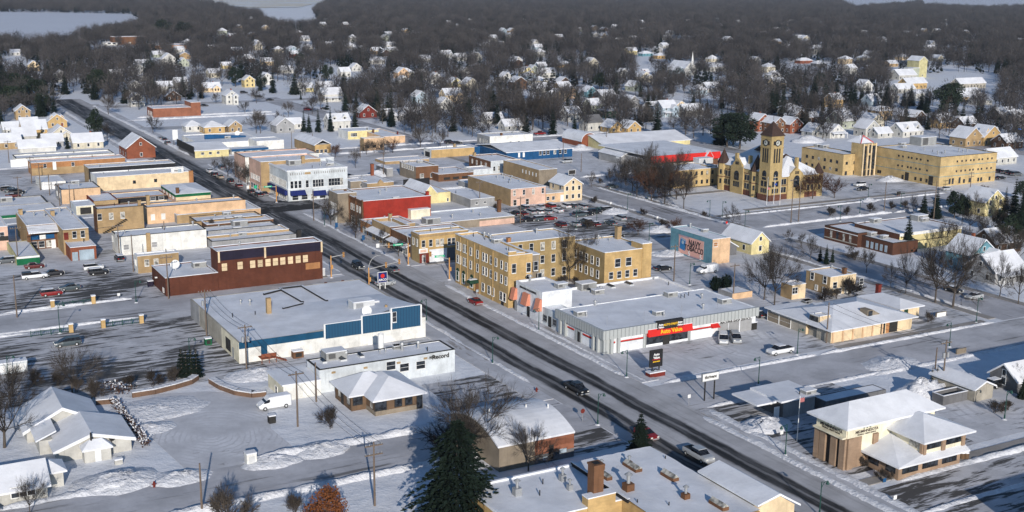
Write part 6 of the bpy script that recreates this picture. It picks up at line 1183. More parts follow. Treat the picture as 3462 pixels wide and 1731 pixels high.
for p,k,c,hd,lab,sn in((('i',335,235),'pickup','white','v','white pickup with a black bed cover in the upper left car park',0),(('i',525,205),'sedan','black','v','black car nose to tail with the white pickup',0),(('i',905,150),'suv','white','v','white off-roader behind the black one near the brown theatre annex',0),(('i',955,195),'suv','black','v','black off-roader with snow on its roof near the brown theatre annex',1),(('i',500,400),'suv','red','v','dark red off-roader with a snowy roof in the upper left car park',1),(('i',675,345),'sedan','slate','-v','slate grey car beside the dark red off-roader',0),(('i',655,885),'minivan','slate','-v','dark people carrier alone in the lower car park beside the green railing',0),(('i',55,85),'suv','grey','-v','grey off-roader cut by the left border',1),(('i',335,135),'sedan','darkred','v','rust-red car in front of the green shed',0),(('i',1155,60),'suv','black','u','black car at the back of the long white building',1),(('j',1005,135),'suv','black','-u','black car with lit headlights coming down the main street at the crossing',0),(('j',1340,165),'sedan','grey','u','dark car under the traffic light mast arm',0),(('j',2135,478),'sedan','red','u','bright red car parked at the kerb by the gold brick house',0),(('j',1265,300),'sedan','silver','v','pale car tucked behind the filling station sign',1),(('k',1920,178),'van','white','-v','white panel van in the lot below the painted advertisement',0),(('k',1490,155),'sedan','black','v','black car left of the white panel van',1),(('k',2075,850),'minivan','white',2.5,'white delivery car by the machine shop doors',0),(('k',2195,840),'minivan','silver',2.6,'silver people carrier beside the white delivery car',0),(('l',215,960),'pickup','white','-v','white pickup with a snowy bed parked below the car parts store',1),(('l',1890,365),'sedan','black','-u','dark car behind the two tall trunks on the right-hand street',1),(('l',2090,430),'sedan','silver','-v','pale silver car with a snowy roof on the right-hand street',1),(('o',655,125),'pickup','black','-u','black pickup driving toward the viewer on the main street',0),(('o',1835,770),'pickup','silver','-u','silver-grey pickup driving past the big foreground roof',0),(('o',1330,565),'sedan','red','-u','red car half hidden behind the small spruce on the main street',0),(('n',190,280),'van','white','-v','white van beside the lean-to of the newspaper office',1),(('k',2400,600),'sedan','black','u','dark car behind the right end of the car parts store',1),(('g',560,345),'suv','silver','-v','silver off-roader alone in the snowy lot by the blue motel',0),(('g',300,75),'pickup','red','v','red pickup beyond the blue motel',0),(('g',1035,1075),'sedan','black','v','black car behind the gold brick far wing',0),(('g',1000,590),'sedan','slate','v','teal-grey car parked under the big park trees',0),(('h',985,572),'suv','white','-v','white off-roader in the courthouse lot',0),(('h',1010,612),'sedan','black','-v','black car next to the white off-roader at the courthouse',0),(('h',1825,612),'sedan','silver','v','silver car at the foot of the yellow county block',1),(('f',920,490),'sedan','black','v','black car beside the white corner store',0),(('f',1890,160),'suv','black','v','black car left of the tall plain white building',0),(('f',1960,162),'sedan','black','v','second black car beside the tall plain white building',1),(('a',2360,905),'suv','black','v','dark car right of the white farmhouse',0),(('a',1975,1030),'sedan','black','v','dark car behind the red brick hall at the field',0),(('p',2320,75),'suv','black','v','dark car behind the concrete shed at the right edge',1),(('b',150,975),'sedan','black','v','small dark car on the far crossing street',0)):
 car(p,k,c,hd,lab,bool(sn),cap=(k=='pickup' and 'bed cover' in lab))
pc=car(('d',2535,1290),'suv','black','v','dark emergency car with blue and red lights at the far right edge');b=MB();b.box(-.7,.7,-.15,.15,1.76,2.05);b.build('blue_light',mat('blue_lamp',(.02,.25,1.0),.02,emit=14),pc);b=MB();b.box(-1.0,-.72,-.1,.1,1.76,1.98);b.build('red_light',mat('red_lamp',(1.0,.05,.04),.02,emit=6),pc)
def row(name,pts,kinds,head,lab):
 for i,(p,c)in enumerate(zip(pts,kinds)):
  k=('sedan','suv','sedan','minivan')[i%4];car(p,k,c,head,f'{ {"slate":"dark grey","darkred":"dark red"}.get(c, c)} {k.replace("suv", "off-roader").replace("sedan", "car").replace("minivan", "people carrier")} {lab}',i%3==1,group=name)
row('cars parked along the main street',[('e',2030,438),('e',2072,470),('e',2130,495),('e',2225,540),('e',2310,580),('e',2145,405),('e',2430,640),('e',2500,668),('f',95,660)],['white','black','tan','black','darkred','grey','black','black','grey'],'u','parked at the main street kerb beyond the crossing')
row('cars in the car park behind the red building',[('g',65,850),('g',145,800),('g',135,855),('g',210,840),('g',300,790),('g',285,838),('g',372,838),('g',400,780),('g',475,822),('g',548,782),('g',625,778),('g',705,788)],['black','grey','darkred','silver','silver','white','silver','red','white','white','slate','silver'],'u','in the upper rows of the car park behind the red building')
row('cars in the middle of the car park',[('g',190,912),('g',310,905),('g',395,900),('g',690,865),('g',757,858),('g',830,840),('g',900,825),('g',955,815)],['black','slate','red','slate','black','black','black','grey'],'v','in the middle line of the car park')
row('cars at the near side of the car park',[('g',640,955),('g',745,932),('g',985,945),('g',1075,900),('g',830,955),('g',500,965)],['silver','slate','slate','silver','darkred','darkred'],'u','at the near side of the car park')
row('dark cars at the left border',[('e',45,600),('e',75,615),('e',110,630),('e',165,645),('e',130,680),('e',40,735)],['black','black','slate','black','darkred','grey'],'v','in the dark row at the left border')
row('dark cars right of the county block',[('h',2330,440),('h',2400,450),('h',2450,460),('h',2500,470),('h',2345,505)],['black','slate','black','grey','black'],'v','right of the yellow county block')
row('cars at the filling station',[('e',1555,120),('e',1620,165),('e',1590,132)],['silver','slate','black'],'u','by the filling station pumps')
row('far cars on the crossing street',[('a',2470,935),('a',2500,945),('b',40,940),('b',520,1070),('b',680,1060)],['silver','black','black','red','black'],'v','on the far crossing street')
u,v=guv(('i',115,1160));q=thing('utility_trailer','boxy white utility trailer with snow on its roof by the left border','trailer',u,v);b=MB();b.box(-2.6,2.6,-1.1,1.1,.55,2.4);b.build('body','palegrey_wall',q);b=MB();b.box(-2.65,2.65,-1.15,1.15,2.403,2.6);b.build('snow_cap',SNOW,q)
for x in(-.6,.6):b=MB();b.tube((x,-1.14,.38),(x,-.9,.38),.36,n=10);b.build('wheel',TYRE,q)
for x in(-1.8,0,1.8):b=MB();b.box(x-.7,x+.7,-1.13,-1.1,.9,2.1);b.build('side_door',WHITE,q)
PG=mat('lamp_green',(.012,.06,.048),.1,rough=.5);WOOD=mat('pole_wood',(.15,.115,.09),.25,2,stretch=(3,3,.3));SGY=mat('signal_yellow',(.58,.30,.10),.08);MWH=mat('mast_grey',(.48,.48,.47),.08)
ST_ME={}
def stick(name,label,cat,p,h,group=None):u,v=guv(p);return thing(name,label,cat,u,v,group=group)
def lamp(p,ytop,side,label):
 h=height_at(p,ytop);h=max(5,min(7.5,h));o=stick('street_lamp',label,'street lamp',p,h,'dark green street lamps')
 b=MB();b.tube((0,0,0),(0,0,h),.085,.06,n=7);b.tube((0,0,0),(0,0,.9),.15,.12,n=8);b.build('pole',PG,o)
 s=side;b=MB()
 for a,c in(((0,0,h-.9),(s*.5,0,h-.15)),((s*.5,0,h-.15),(s*1.1,0,h-.1)),((0,0,h),(s*.5,0,h-.15))):b.tube(a,c,.045,n=5)
 b.build('arm',PG,o);b=MB();b.tube((s*1.1,0,h-.12),(s*1.1,0,h-.5),.1,.26,n=8);b.tube((s*1.1,0,h-.5),(s*1.1,0,h-.56),.24,n=8);b.build('lamp_head',PG,o)
 b=MB();b.tube((0,0,-.02),(0,0,.22),.55,.2,n=9);b.build('snow_heap',BANK,o);return o
for p,y,s,l in((('i',1318,470),255,1,'green lamp on the snowy island left of the brown annex'),(('i',580,765),480,1,'green lamp between the two green railings at the left'),(('i',1838,1060),870,1,'green lamp rising behind the clipped evergreen hedge'),(('i',85,1245),1075,1,'lamp in front of the white trailer'),(('j',2305,1060),800,1,'green lamp on the pavement beyond the newspaper office'),(('j',1665,655),480,-1,'green lamp at the corner of the blue building'),(('k',290,750),520,-1,'green lamp before the salmon awnings'),(('k',1140,1192),925,-1,'green lamp left of the tall parts store sign'),(('k',2415,1263),990,-1,'green lamp right of the white sign on two legs'),(('k',1750,296),85,1,'lamp beside the white panel van'),(('l',380,972),720,1,'green lamp by the white pickup'),(('l',2112,662),420,1,'lamp on the far corner of the right-hand street'),(('l',1852,898),660,-1,'lamp across the street from the wide-roofed office'),(('o',860,448),145,1,'green lamp beside the arched-roof brick building'),(('h',795,912),830,-1,'lamp at the bright snow ridge before the library'),(('h',985,842),695,1,'lamp on the bare-tree strip before the courthouse lot'),(('h',1067,690),590,1,'short lamp by the snow heap in the courthouse lot'),(('h',1380,782),660,1,'lamp right of the dark little sign in the courthouse lot'),(('g',1148,808),640,1,'lamp beside the second street at the car park'),(('g',1345,705),560,1,'lamp on the park lawn behind the big bare trees'),(('g',1943,872),705,-1,'double-looking lamp on the courthouse lawn'),(('g',2065,872),735,1,'lamp on the courthouse lawn near the bare sapling'),(('g',2283,985),805,1,'lamp at the corner of the courthouse lawn'),(('g',1357,1107),925,1,'lamp beside the blue shadow left of the painted advertisement'),(('g',850,935),800,1,'lamp in the car park among the near cars'),(('g',652,990),795,1,'lamp at the lower edge of the car park'),(('p',265,742),440,-1,'tall dark lamp by the credit union drive'),(('p',2385,395),150,1,'dark lamp at the right edge beyond the credit union'),(('f',680,958),895,1,'small lamp on the pavement below the grey brick building'),(('p',595,1330),1235,1,'lamp cut by the bottom edge right of the main street')):
 lamp(p,y,s,l)
def utility(p,ytop,label,bars=1,m=WOOD,trafo=0):
 h=height_at(p,ytop)if not isinstance(ytop,float)else ytop;h=max(7,min(14,h));o=stick('utility_pole',label,'utility pole',p,h,'wooden utility poles')
 b=MB();b.tube((0,0,0),(0,0,h),.17,.11,n=7);b.build('pole',m,o)
 for i in range(bars):
  z=h-.5-i*1.3;b=MB();b.box(-1.3,1.3,-.08,.08,z-.08,z+.08);a=b.build('crossarm',m,o)
  for x in(-1.15,-.6,.6,1.15):b=MB();b.tube((x,0,z+.08),(x,0,z+.34),.06,n=5);b.build('insulator',GREY,a)
 for i in range(trafo):b=MB();s=(-1,1)[i%2];b.tube((s*.5,-.1,h-3.2),(s*.5,-.1,h-2.2),.27,n=8);b.build('transformer',GREY,o)
 o['h']=h;return o
UP={}
for k,p,y,l,bars,tr in(('a',('i',165,612),200,'brown wooden pole without wires in the upper left car park',0,0),('b',('i',1632,432),10,'tall pole at the near corner of the brown annex',1,0),('c',('i',2000,792),342,'pole against the tan end of the blue-and-white building',1,1),('d',('i',2388,1155),680,'double pole with transformers in front of the blue fascia',1,2),('e',('n',420,462),-75,'pole with two crossarms beside the white van',1,0),('f',('n',1165,1228),612,'large grey pole with two crossarms on the snowy corner lot',2,0),('g',('n',600,222),-120,'yellowish pole at the end of the newspaper office',0,0),('h',('e',308,545),285,'pole at the left end of the orange brick building',1,0),('i',('e',392,610),350,'pole right of the small white garage',1,0),('j',('e',482,660),480,'pole left of the peach back building',0,0),('k',('e',580,762),545,'dark pole against the peach back building',1,0),('l',('e',682,778),560,'pole at the corner of the peach back building',0,0),('m',('e',182,682),490,'pole behind the dark row of cars',1,0),('n',('e',178,1330),960,'pole beside the small green shed',1,0),('o',('e',1158,1270),940,'pole with a transformer before the long white building',1,1),('p',('e',1292,1400),1040,'pole before the low tan building',0,0),('q',('e',1598,1160),960,'pole against the long white wall',0,0),('r',('e',88,342),130,'pole near the white cottages at the left',1,0),('s',('h',320,925),500,'left tall pole on the street before the courthouse',1,0),('t',('h',392,912),525,'right tall pole on the street before the courthouse',0,0),('u',('h',1222,808),530,'pole left of the county lot sign',0,0),('v',('h',1700,892),520,'pale pole before the dark spruces by the county block',0,0),('w',('h',2050,645),430,'pole with crossarms against the sunny county wall',2,0),('x',('k',1597,268),-95,'pole left of the white panel van',1,0),('y',('k',2172,428),90,'pole behind the car parts store',1,0),('z',('l',662,858),465,'pole at the near corner of the wide-roofed office',0,0),('A',('l',1785,1287),830,'right tall pole with transformers by the columnar evergreens',1,2),('B',('l',1702,1262),990,'left thin pole by the columnar evergreens',0,0),('C',('f',1250,475),240,'pole left of the dark brown brick building',1,0),('D',('f',362,205),55,'pole in front of the tan warehouse',0,0),('E',('f',566,222),70,'pole at the corner of the tan warehouse',0,0),('F',('f',1025,292),160,'pole among the shrubs before the stepped peach building',0,0),('G',('f',2180,775),520,'pole against the low grey building',1,0),('H',('f',575,905),600,'dark pole at the rounded corner across from the white store',0,0),('I',('g',700,432),270,'pole in the lot before the grey gabled store',0,0),('J',('g',525,320),140,'pole in front of the blue motel',0,0),('K',('g',945,190),70,'pole before the yellow-green warehouse',1,0),('L',('g',112,930),670,'pole with crossarm over the car park',1,0),('M',('m',1955,1287),1080,'pole at the bottom edge left of the side street',0,0),('N',('j',495,245),-40,'pole against the brown theatre side',0,0)):
 UP[k]=utility(p,y,l,bars,trafo=tr)
WIRE=mat('wire_black',(.05,.05,.05),.1)
def wires(a,c,n=3,label=''):
 A,C=UP[a],UP[c];w=thing('power_line',label,'power line',0,0);w.location=A.location;w.rotation_euler=(0,0,0)
 d=C.location-A.location;b=MB()
 for i in range(n):
  off=Vector((V[0],V[1],0))*(-1.1+2.2*i/max(1,n-1));prev=None
  for s in range(9):
   t=s/8;p=Vector((d.x*t,d.y*t,A['h']+(C['h']-A['h'])*t-.35-4*t*(1-t)*.9))+off
   if prev is not None:b.tube(prev,p,.03,n=3,cap=False)
   prev=p
 b.build('cables',WIRE,w)
for a,c,n,l in(('d','e',3,'sagging wires from the transformer pole to the pole by the van'),('e','f',3,'sagging wires from the pole by the van to the corner lot pole'),('c','d',3,'wires along the end of the blue-and-white building'),('h','i',2,'wires beside the orange brick building'),('k','m',2,'wires over the dark row of cars'),('o','n',2,'wires over the tan brick garages'),('z','A',2,'wires crossing the street at the wide-roofed office'),('s','v',2,'wires along the street before the courthouse')):wires(a,c,n,l)
def signal(p,ytop,arms,label,lum=1,col=SGY):
 h=height_at(p,ytop);h=max(5.5,min(8,h));o=stick('traffic_signal',label,'traffic light',p,h,'yellow traffic signal masts')
 b=MB();b.tube((0,0,0),(0,0,h),.16,.13,n=8);b.build('pole',col,o);b=MB();b.box(.14,.44,-.2,.1,2.2,3.2);b.build('signal_head',col,o)
 for dx,dy,ln,signs in arms:
  d=Vector((dx,dy,0)).normalized();b=MB();b.tube(Vector((0,0,h-.4)),d*ln+Vector((0,0,h+.1)),.09,.06,n=6);a=b.build('mast_arm',MWH,o)
  for t,kind in signs:
   q=d*(ln*t)+Vector((0,0,h-.35+.5*t));b=MB()
   if kind=='head':
    b.box(q.x-.18,q.x+.18,q.y-.18,q.y+.18,q.z-.65,q.z+.55);s=b.build('signal_head',col,a)
    for i in range(3):b=MB();b.tube((q.x,q.y-.22,q.z-.4+.38*i),(q.x,q.y-.181,q.z-.4+.38*i),.12,n=8);b.build('lens',TAR,s)
   elif kind=='street':b.box(q.x-1.3,q.x+1.3,q.y-.16,q.y-.12,q.z-.2,q.z+.3);s=b.build('street_sign',mat('sign_green',(.02,.42,.22),.05),a);b=MB();b.box(q.x-.9,q.x+.9,q.y-.18,q.y-.162,q.z-.02,q.z+.12);b.build('legend',WHITE,s)
   else:b.box(q.x-.42,q.x+.42,q.y-.16,q.y-.12,q.z-.5,q.z+.5);b.build('sign',WHITE if kind=='white' else MATS['sign_green'],a)
 if lum:
  b=MB();pr=None
  for i in range(7):t=i/6;p_=Vector((lum*2.4*t**1.6,0,h+2.6*math.sin(t*math.pi/2)));b.tube(pr,p_,.06,n=5)if pr is not None else None;pr=p_
  b.build('luminaire_arm',MWH,o);b=MB();b.box(pr.x,pr.x+.6,-.14,.14,pr.z-.1,pr.z+.06);b.build('lamp_head',GREY,o)
 b=MB();b.tube((0,0,-.02),(0,0,.25),.6,.25,n=9);b.build('snow_heap',BANK,o);return o
signal(('j',1110,352),165,[(1,.25,9,[(.55,'head'),(.98,'head')])],'near signal mast with a curved lamp arm beside the filling station sign')
signal(('j',745,228),15,[(1,-.2,3.2,[(.95,'head')])],'short signal mast at the corner of the brown theatre',0)
signal(('f',1490,1338),1120,[(-1,0,8.5,[(.33,'street'),(.62,'head'),(.97,'white')])],'signal mast with a white sign in front of the yellow corner tavern',-.4)
signal(('j',1887,248),70,[(-.5,1,6,[(.5,'street'),(.95,'head')])],'signal mast at the corner of the gold brick house',0)
signal(('f',215,728),570,[(-1,0,9,[(.3,'street'),(.6,'head'),(.75,'green'),(.95,'head'),(1.02,'white')])],'far signal mast with bright green signs at the white corner store',-.7)
def flagpole(p,ytop,label,flag=None):
 h=height_at(p,ytop);o=stick('flagpole',label,'flagpole',p,h);b=MB();b.tube((0,0,0),(0,0,h),.08,.05,n=6);b.build('pole',WHITE,o)
 if flag:b=MB();b.box(.06,.95,-.02,.02,h*flag[1]-.7,h*flag[1]);b.build('flag',flag[0],o)
flagpole(('h',85,752),480,'left flagpole before the clock tower with a striped flag',(mat('flag_red',(.45,.16,.16),.2),.62));flagpole(('h',152,745),465,'middle flagpole before the clock tower with a small blue flag',(MATS['station_blue'],.72));flagpole(('h',212,755),500,'right flagpole before the clock tower without a flag');flagpole(('p',380,605),165,'white flagpole beside the credit union entrance',(MATS['flag_red'],.95))
def board(p,ytop,w,hh,label,m,legs=2,base=None,kind='shop_sign',frame=None,legm=DARK,lines=()):
 h=height_at(p,ytop);o=stick(kind,label,'sign',p,h);b=MB();b.box(-w/2,w/2,-.15,.15,h-hh,h);pb=b.build('panel',m,o)
 for x in((-w*.3,w*.3)if legs==2 else(0,)):b=MB();b.box(x-.09,x+.09,-.09,.09,0,h-hh);b.build('leg',legm,o)
 if frame:
  b=MB()
  for q in((-w/2-.08,w/2+.08,h,h+.1),(-w/2-.08,w/2+.08,h-hh-.1,h-hh),(-w/2-.08,-w/2,h-hh,h),(w/2,w/2+.08,h-hh,h)):b.box(q[0],q[1],-.18,.18,q[2],q[3])
  b.build('frame',frame,o)
 for s,z,sz,mt in lines:lettering(s,sz,mt,o,'B',(0,-.18,h-hh*z),.02)
 return o,h
o,h=board(('k',1418,1175),928,2.6,3.0,'tall black pylon sign on a red snow-topped base before the car parts store',TAR,2,lines=(('Auto',.25,.62,WHITE),('Value',.45,.62,WHITE),('AUTO PARTS',.70,.26,MATS['sign_yellow'])),frame=DARK)
for q in(0,):b=MB();b.box(-.9,.9,-.175,-.16,h-3.0*.58,h-3.0*.55);b.build('red_line','sign_red',o);b=MB();b.box(-1.7,1.7,-.7,.7,0,.8);o2=b.build('plinth','barn_red',o);b=MB();b.box(-1.75,1.75,-.75,.75,.803,1.0);b.build('snow_cap',SNOW,o2)
b=MB()
for i in range(16):a0,a1=2*math.pi*i/16,2*math.pi*(i+1)/16;b.tube((.6*math.cos(a0),0,h-4.2+.6*math.sin(a0)),(.6*math.cos(a1),0,h-4.2+.6*math.sin(a1)),.09,n=5)
b.build('ring',DARK,o)
board(('k',1938,1410),1148,3.4,1.25,'white sign on two thin legs beside the cross street',WHITE,2,lines=(('thrivent',.5,.8,DARK),),frame=GREY)
o,h=board(('j',1240,335),172,2.2,2.4,'square dark blue filling station sign on two white legs',MATS['navy_awning'],2,legm=WHITE,lines=(('ARCO',.75,.72,WHITE),),frame=WHITE);b=MB();b.tube((0,-.2,h-.85),(0,-.16,h-.85),.5,n=14);b.build('round_emblem','sign_red',o)
board(('e',1700,190),25,2.2,4.2,'tall filling station sign with a blue screen on two legs',WHITE,2,frame=None)[0];board(('l',1770,600),560,2.8,1.3,'low pale sign with faint red lines on the snowy corner lawn',WHITE,2,frame=MATS['arch_tan']);board(('h',1362,665),622,1.6,1.1,'small dark sign on a brick foot in the county lot',DARK,2,legm=MATS['red_brick']);board(('l',1965,960),910,2.6,1.1,'low weathered sign on the shaded corner across from the wide-roofed office',MATS['arch_tan'],2);board(('g',610,470),415,2.8,1.5,'small black notice board in the lot below the blue motel',DARK,2,frame=WHITE)
for p,y,m,l in((('f',795,1015),925,'royal_blue','first blue banner post on the pavement below the red building'),(('f',1055,1140),1045,'royal_blue','second blue banner post on the pavement before the low shops'),(('o',712,410),290,'barn_red','red stop sign beside the arched-roof building'),(('g',2107,945),910,'sign_red','red and white stop sign at the courthouse corner'),(('p',1222,1005),960,'royal_blue','small blue parking sign before the credit union'),(('p',1322,1195),1125,'white_trim','small white sign at the corner of the credit union lot'),(('p',225,580),500,'white_trim','small white sign left of the credit union entrance'),(('i',1150,430),375,'white_trim','small white sign on the snowy island left of the brown annex'),(('g',985,790),725,'white_trim','white sign post at the second street by the car park'),(('o',1740,255),150,'white_trim','white-topped post on the snowy verge before the grey office'),(('j',2155,415),340,'pale_blue_wall','bluish parking sign behind the bright red car'),(('g',1437,905),862,'white_trim','round white sign above the parked car on the second street')):
 h=height_at(p,y);o=stick('sign_post',l,'sign',p,h);b=MB();b.tube((0,0,0),(0,0,h),.05,n=5);b.build('post',GREY,o);b=MB()
 if 'stop' in l:b.tube((0,-.09,h-.35),(0,-.05,h-.35),.42,n=8)
 else:b.box(-.4 if 'banner' in l else-.3,.4 if 'banner' in l else .3,-.09,-.05,h-(1.3 if 'banner' in l else .6),h)
 b.build('plate',m,o)
def railing(p0,p1,label,piers=(1,1)):
 a,c=guv(p0),guv(p1);L_=c[1]-a[1];o=thing('railing',label,'railing',(a[0]+c[0])/2,(a[1]+c[1])/2);b=MB();b.box(-L_/2,L_/2,-.03,.03,.95,1.05);b.box(-L_/2,L_/2,-.03,.03,.25,.33);n=int(L_/.35)
 for i in range(n):b.box(-L_/2+i*L_/n-.02,-L_/2+i*L_/n+.02,-.02,.02,.33,.95)
 b.build('rails',PG,o)
 for i in range(5):x=-L_/2+L_*i/4;b=MB();b.box(x-.07,x+.07,-.07,.07,0,1.25);b.build('post',PG,o)
 for s,on in((-1,piers[0]),(1,piers[1])):
  if on:b=MB();b.box(s*L_/2-.4,s*L_/2+.4,-.4,.4,0,1.7);q=b.build('pier','gold_brick',o);b=MB();b.box(s*L_/2-.47,s*L_/2+.47,-.47,.47,1.703,1.95);b.build('snow_cap',SNOW,q)
railing(('i',510,520),('i',905,475),'green railing between tan piers, upper one beside the red off-roader');railing(('i',300,800),('i',690,755),'green railing left of the street entry, lower left one',(0,1));railing(('i',1000,710),('i',1370,665),'green railing between tan piers, right of the lower car park entry')
def smallbox(name,cat,label,p,w,d,h,m,cap=True,extra=None):
 u,v=guv(p);o=thing(name,label,cat,u+d/2,v);b=MB();b.box(-w/2,w/2,-d/2,d/2,0,h);b.build('body',m,o)
 if cap:b=MB();b.box(-w/2-.04,w/2+.04,-d/2-.04,d/2+.04,h+.003,h+.2);b.build('snow_cap',SNOW,o)
 b=MB();b.box(-w*.3,w*.3,-d/2-.04,-d/2,h*.2,h*.8);b.build('door',extra or m,o);return o
smallbox('utility_box','cabinet','lone white utility cabinet on the snow by the round lot',('m',2440,835),1.5,1.3,1.7,'white_wall',extra=LGREY);smallbox('dustbin','bin','dark framed bin at the side of the snowy drive',('n',178,432),1.1,1.0,1.2,DARK);smallbox('letter_box','box','small snow-topped box on the lawn of the twin-gabled house',('m',1152,830),1.1,.7,.7,'house_grey');smallbox('dumpster','dumpster','brown dumpster behind the blue-and-white building',('j',430,1005),2.0,1.4,1.3,'brown_brick',extra=DARK);smallbox('dumpster','dumpster','green bin at the tan end of the blue-and-white building',('i',2020,880),1.2,1.1,1.3,'green_metal',extra=DARK);smallbox('dumpster','dumpster','dark dumpster by the street corner of the gold brick house',('j',2445,500),1.7,1.3,1.4,DARK);smallbox('dumpster','dumpster','dark bin at the right end of the machine shop',('k',2375,730),1.4,1.2,1.5,DARK);smallbox('dumpster','dumpster','blue bin at the corner of the brown annex',('i',1460,310),1.2,1.0,1.2,'navy_band')
smallbox('utility_box','cabinet','pale grey cabinet at the street corner of the brown theatre',('j',655,215),1.6,.9,1.8,LGREY);smallbox('pallet_stack','pallets','pale pallet leaning at the wall of the blue-and-white building',('j',370,970),1.2,.4,1.2,'tan_brick',False)
for p,l in((('m',1493,1050),'red fire hydrant in the snow at the lower left'),(('o',270,130),'red hydrant at the kerb in front of the black pickup')):
 u,v=guv(p);o=thing('fire_hydrant',l,'hydrant',u,v);b=MB();b.tube((0,0,0),(0,0,.7),.17,n=8);b.tube((0,0,.7),(0,0,.95),.2,.06,n=8);b.build('barrel','barn_red',o);b=MB();b.tube((-.3,0,.5),(.3,0,.5),.09,n=6);b.build('nozzles','barn_red',o)
def rwall(pts,label,h=.8):
 P_=[guv(p)for p in pts];c=P_[len(P_)//2];o=thing('retaining_wall',label,'wall',c[0],c[1]);b=MB();s=MB()
 for(u0,v0),(u1,v1)in zip(P_,P_[1:]):
  a,e=Vector((v0-c[1],u0-c[0],0)),Vector((v1-c[1],u1-c[0],0));d=(e-a).normalized();n=Vector((-d.y,d.x,0))*.25;z=Vector((0,0,h));t=Vector((0,0,.16))
  b.solid([a-n,e-n,e+n,a+n,a-n+z,e-n+z,e+n+z,a+n+z],[(0,1,5,4),(1,2,6,5),(2,3,7,6),(3,0,4,7),(4,5,6,7)])
  s.solid([a-n*.9+z,e-n*.9+z,e+n*4+z,a+n*4+z,a-n*.9+z+t,e-n*.9+z+t,e+n*4+z+t,a+n*4+z+t],[(0,1,5,4),(1,2,6,5),(2,3,7,6),(3,0,4,7),(4,5,6,7)])
 b.build('stonework','rubble_stone',o);s.build('snow_cap',BANK,o)
rwall([('m',930,250),('m',1100,235)],'short brown stone wall behind the twin-gabled house',.8);rwall([('m',1280,180),('m',1500,145),('m',1700,95),('m',1850,50),('m',1912,10)],'curved brown stone wall left of the gap at the back lot',.85);rwall([('m',2030,40),('m',2130,100),('m',2280,155),('m',2440,180),('m',2576,165)],'curved brown stone wall right of the gap at the back lot',.8)
for p,l,r,h,s in((('m',1150,1000),'broad snow heap on the lawn at the lower left',4.5,1.5,1),(('m',1750,960),'rough snow heap at the corner of the round lot',3.2,1.0,2),(('m',1450,480),'snow ridge at the tip of the hedge',3.0,.8,3),(('m',1500,300),'ploughed snow field along the stone wall',6.0,.8,4),(('n',640,690),'rough snow heap beside the drive mouth at the lower road',3.4,1.1,5),(('n',180,800),'snow heap right of the white cabinet',3.2,1.0,6),(('p',1600,140),'tall white snow heap behind the credit union',4.0,3.0,7),(('p',60,470),'rounded snow heap left of the credit union entrance',3.0,1.4,8),(('o',2480,450),'bright snow mound at the grey office drive',3.4,1.5,9),(('g',690,215),'snow heap between the blue motel and the grey store',4.5,2.2,10),(('g',1020,825),'snow heap at the end of the black car line',3.5,1.4,11),(('h',1280,515),'snow heap against the county block wall',4.0,1.8,12),(('h',1065,715),'snow heap by the short lamp in the courthouse lot',2.6,1.2,13),(('f',1190,470),'snow heap left of the dark brown brick building',4.0,2.2,14),(('m',2480,-40),'rough snow heap above the curved stone wall',4.0,1.2,15),(('g',1560,1225),'broken snow heap before the painted advertisement',4.0,1.1,16),(('l',1300,1060),'long snow heap at the street mouth right',4.5,1.0,17),(('h',480,140),'big snow heaps behind the county wing',6,3,18),(('g',1480,1000),'snow heap behind the blue shadow',4,1.6,19)):
 pile(p,l,r,h,s)
RH=FB('brick_hall','long orange-red brick hall with a taller right end beside the open snowfield','hall','a',(1480,1052,1137),(1398,1028),(1850,1038),'red_brick','hall_brick',.2);RH.grid('A',3,1.2,2.2,(1.6,))
b=MB();b.box(RH.W/2+.01,RH.W/2+5,-RH.D/2-.1,RH.D/2-1,0,RH.h+2.4);o=b.build('tall_end','hall_brick',RH.o);b=MB();b.box(RH.W/2-.1,RH.W/2+5.1,-RH.D/2-.2,RH.D/2-.9,RH.h+2.403,RH.h+2.6);b.build('roof',SNOW,o)
for lab,N,L,R,m in(('wide brown brick school block at the lake shore',('a',1090,358,435),(1060,352),(1450,362),'brown_brick'),('low orange brick school wing in front of the trees by the lake',('a',1500,440,478),(1440,425),(2030,445),'orange_brick'),('long low snowy-roofed building on the near shore of the lake',('a',120,408,440),(60,392),(480,408),'ivory_wall'),('small white block left of the brown school',('a',1020,415,440),(1000,405),(1128,410),'white_wall')):
 t=FB('school' if 'school' in lab else 'building',lab,'school' if 'school' in lab else 'building',*((N[0],)+(N[1:],)+(L,R,m,m)),.2);t.grid('B',max(2,int(t.W/9)),3,1.4,(1.9,),frame=None)
def el(lab,p,w,d,h,m,**k):return house(p,w,d,h,m,lab,**k)
GE=el('tall pale yellow-green grain elevator with stacked gables among the warehouses at the far right',('d',1590,750),9,12,13,'olive_wall',axis='y',rise=3,win=(1,1),kind='grain_elevator',cat='elevator',storeys=1);b=MB();b.box(-12,-4.6,-7,2,0,7.5);b.build('side_bin','sage_wall',GE);b=MB();b.box(-12.2,-4.6,-7.2,2.2,7.51,7.8);b.build('roof',SNOW,GE)
CHU=el('white-steepled church half hidden in the bare trees',('c',1760,725),12,22,5,'white_wall',axis='y',rise=5,kind='church',cat='church',storeys=1);sh=10;b=MB();b.box(-1.3,1.3,-14,-11.02,0,8);s=b.build('steeple_base','white_wall',CHU);b=MB();b.tube((0,-12.5,8),(0,-12.5,8+sh),1.2,.03,n=8);b.build('spire',WHITE,s)
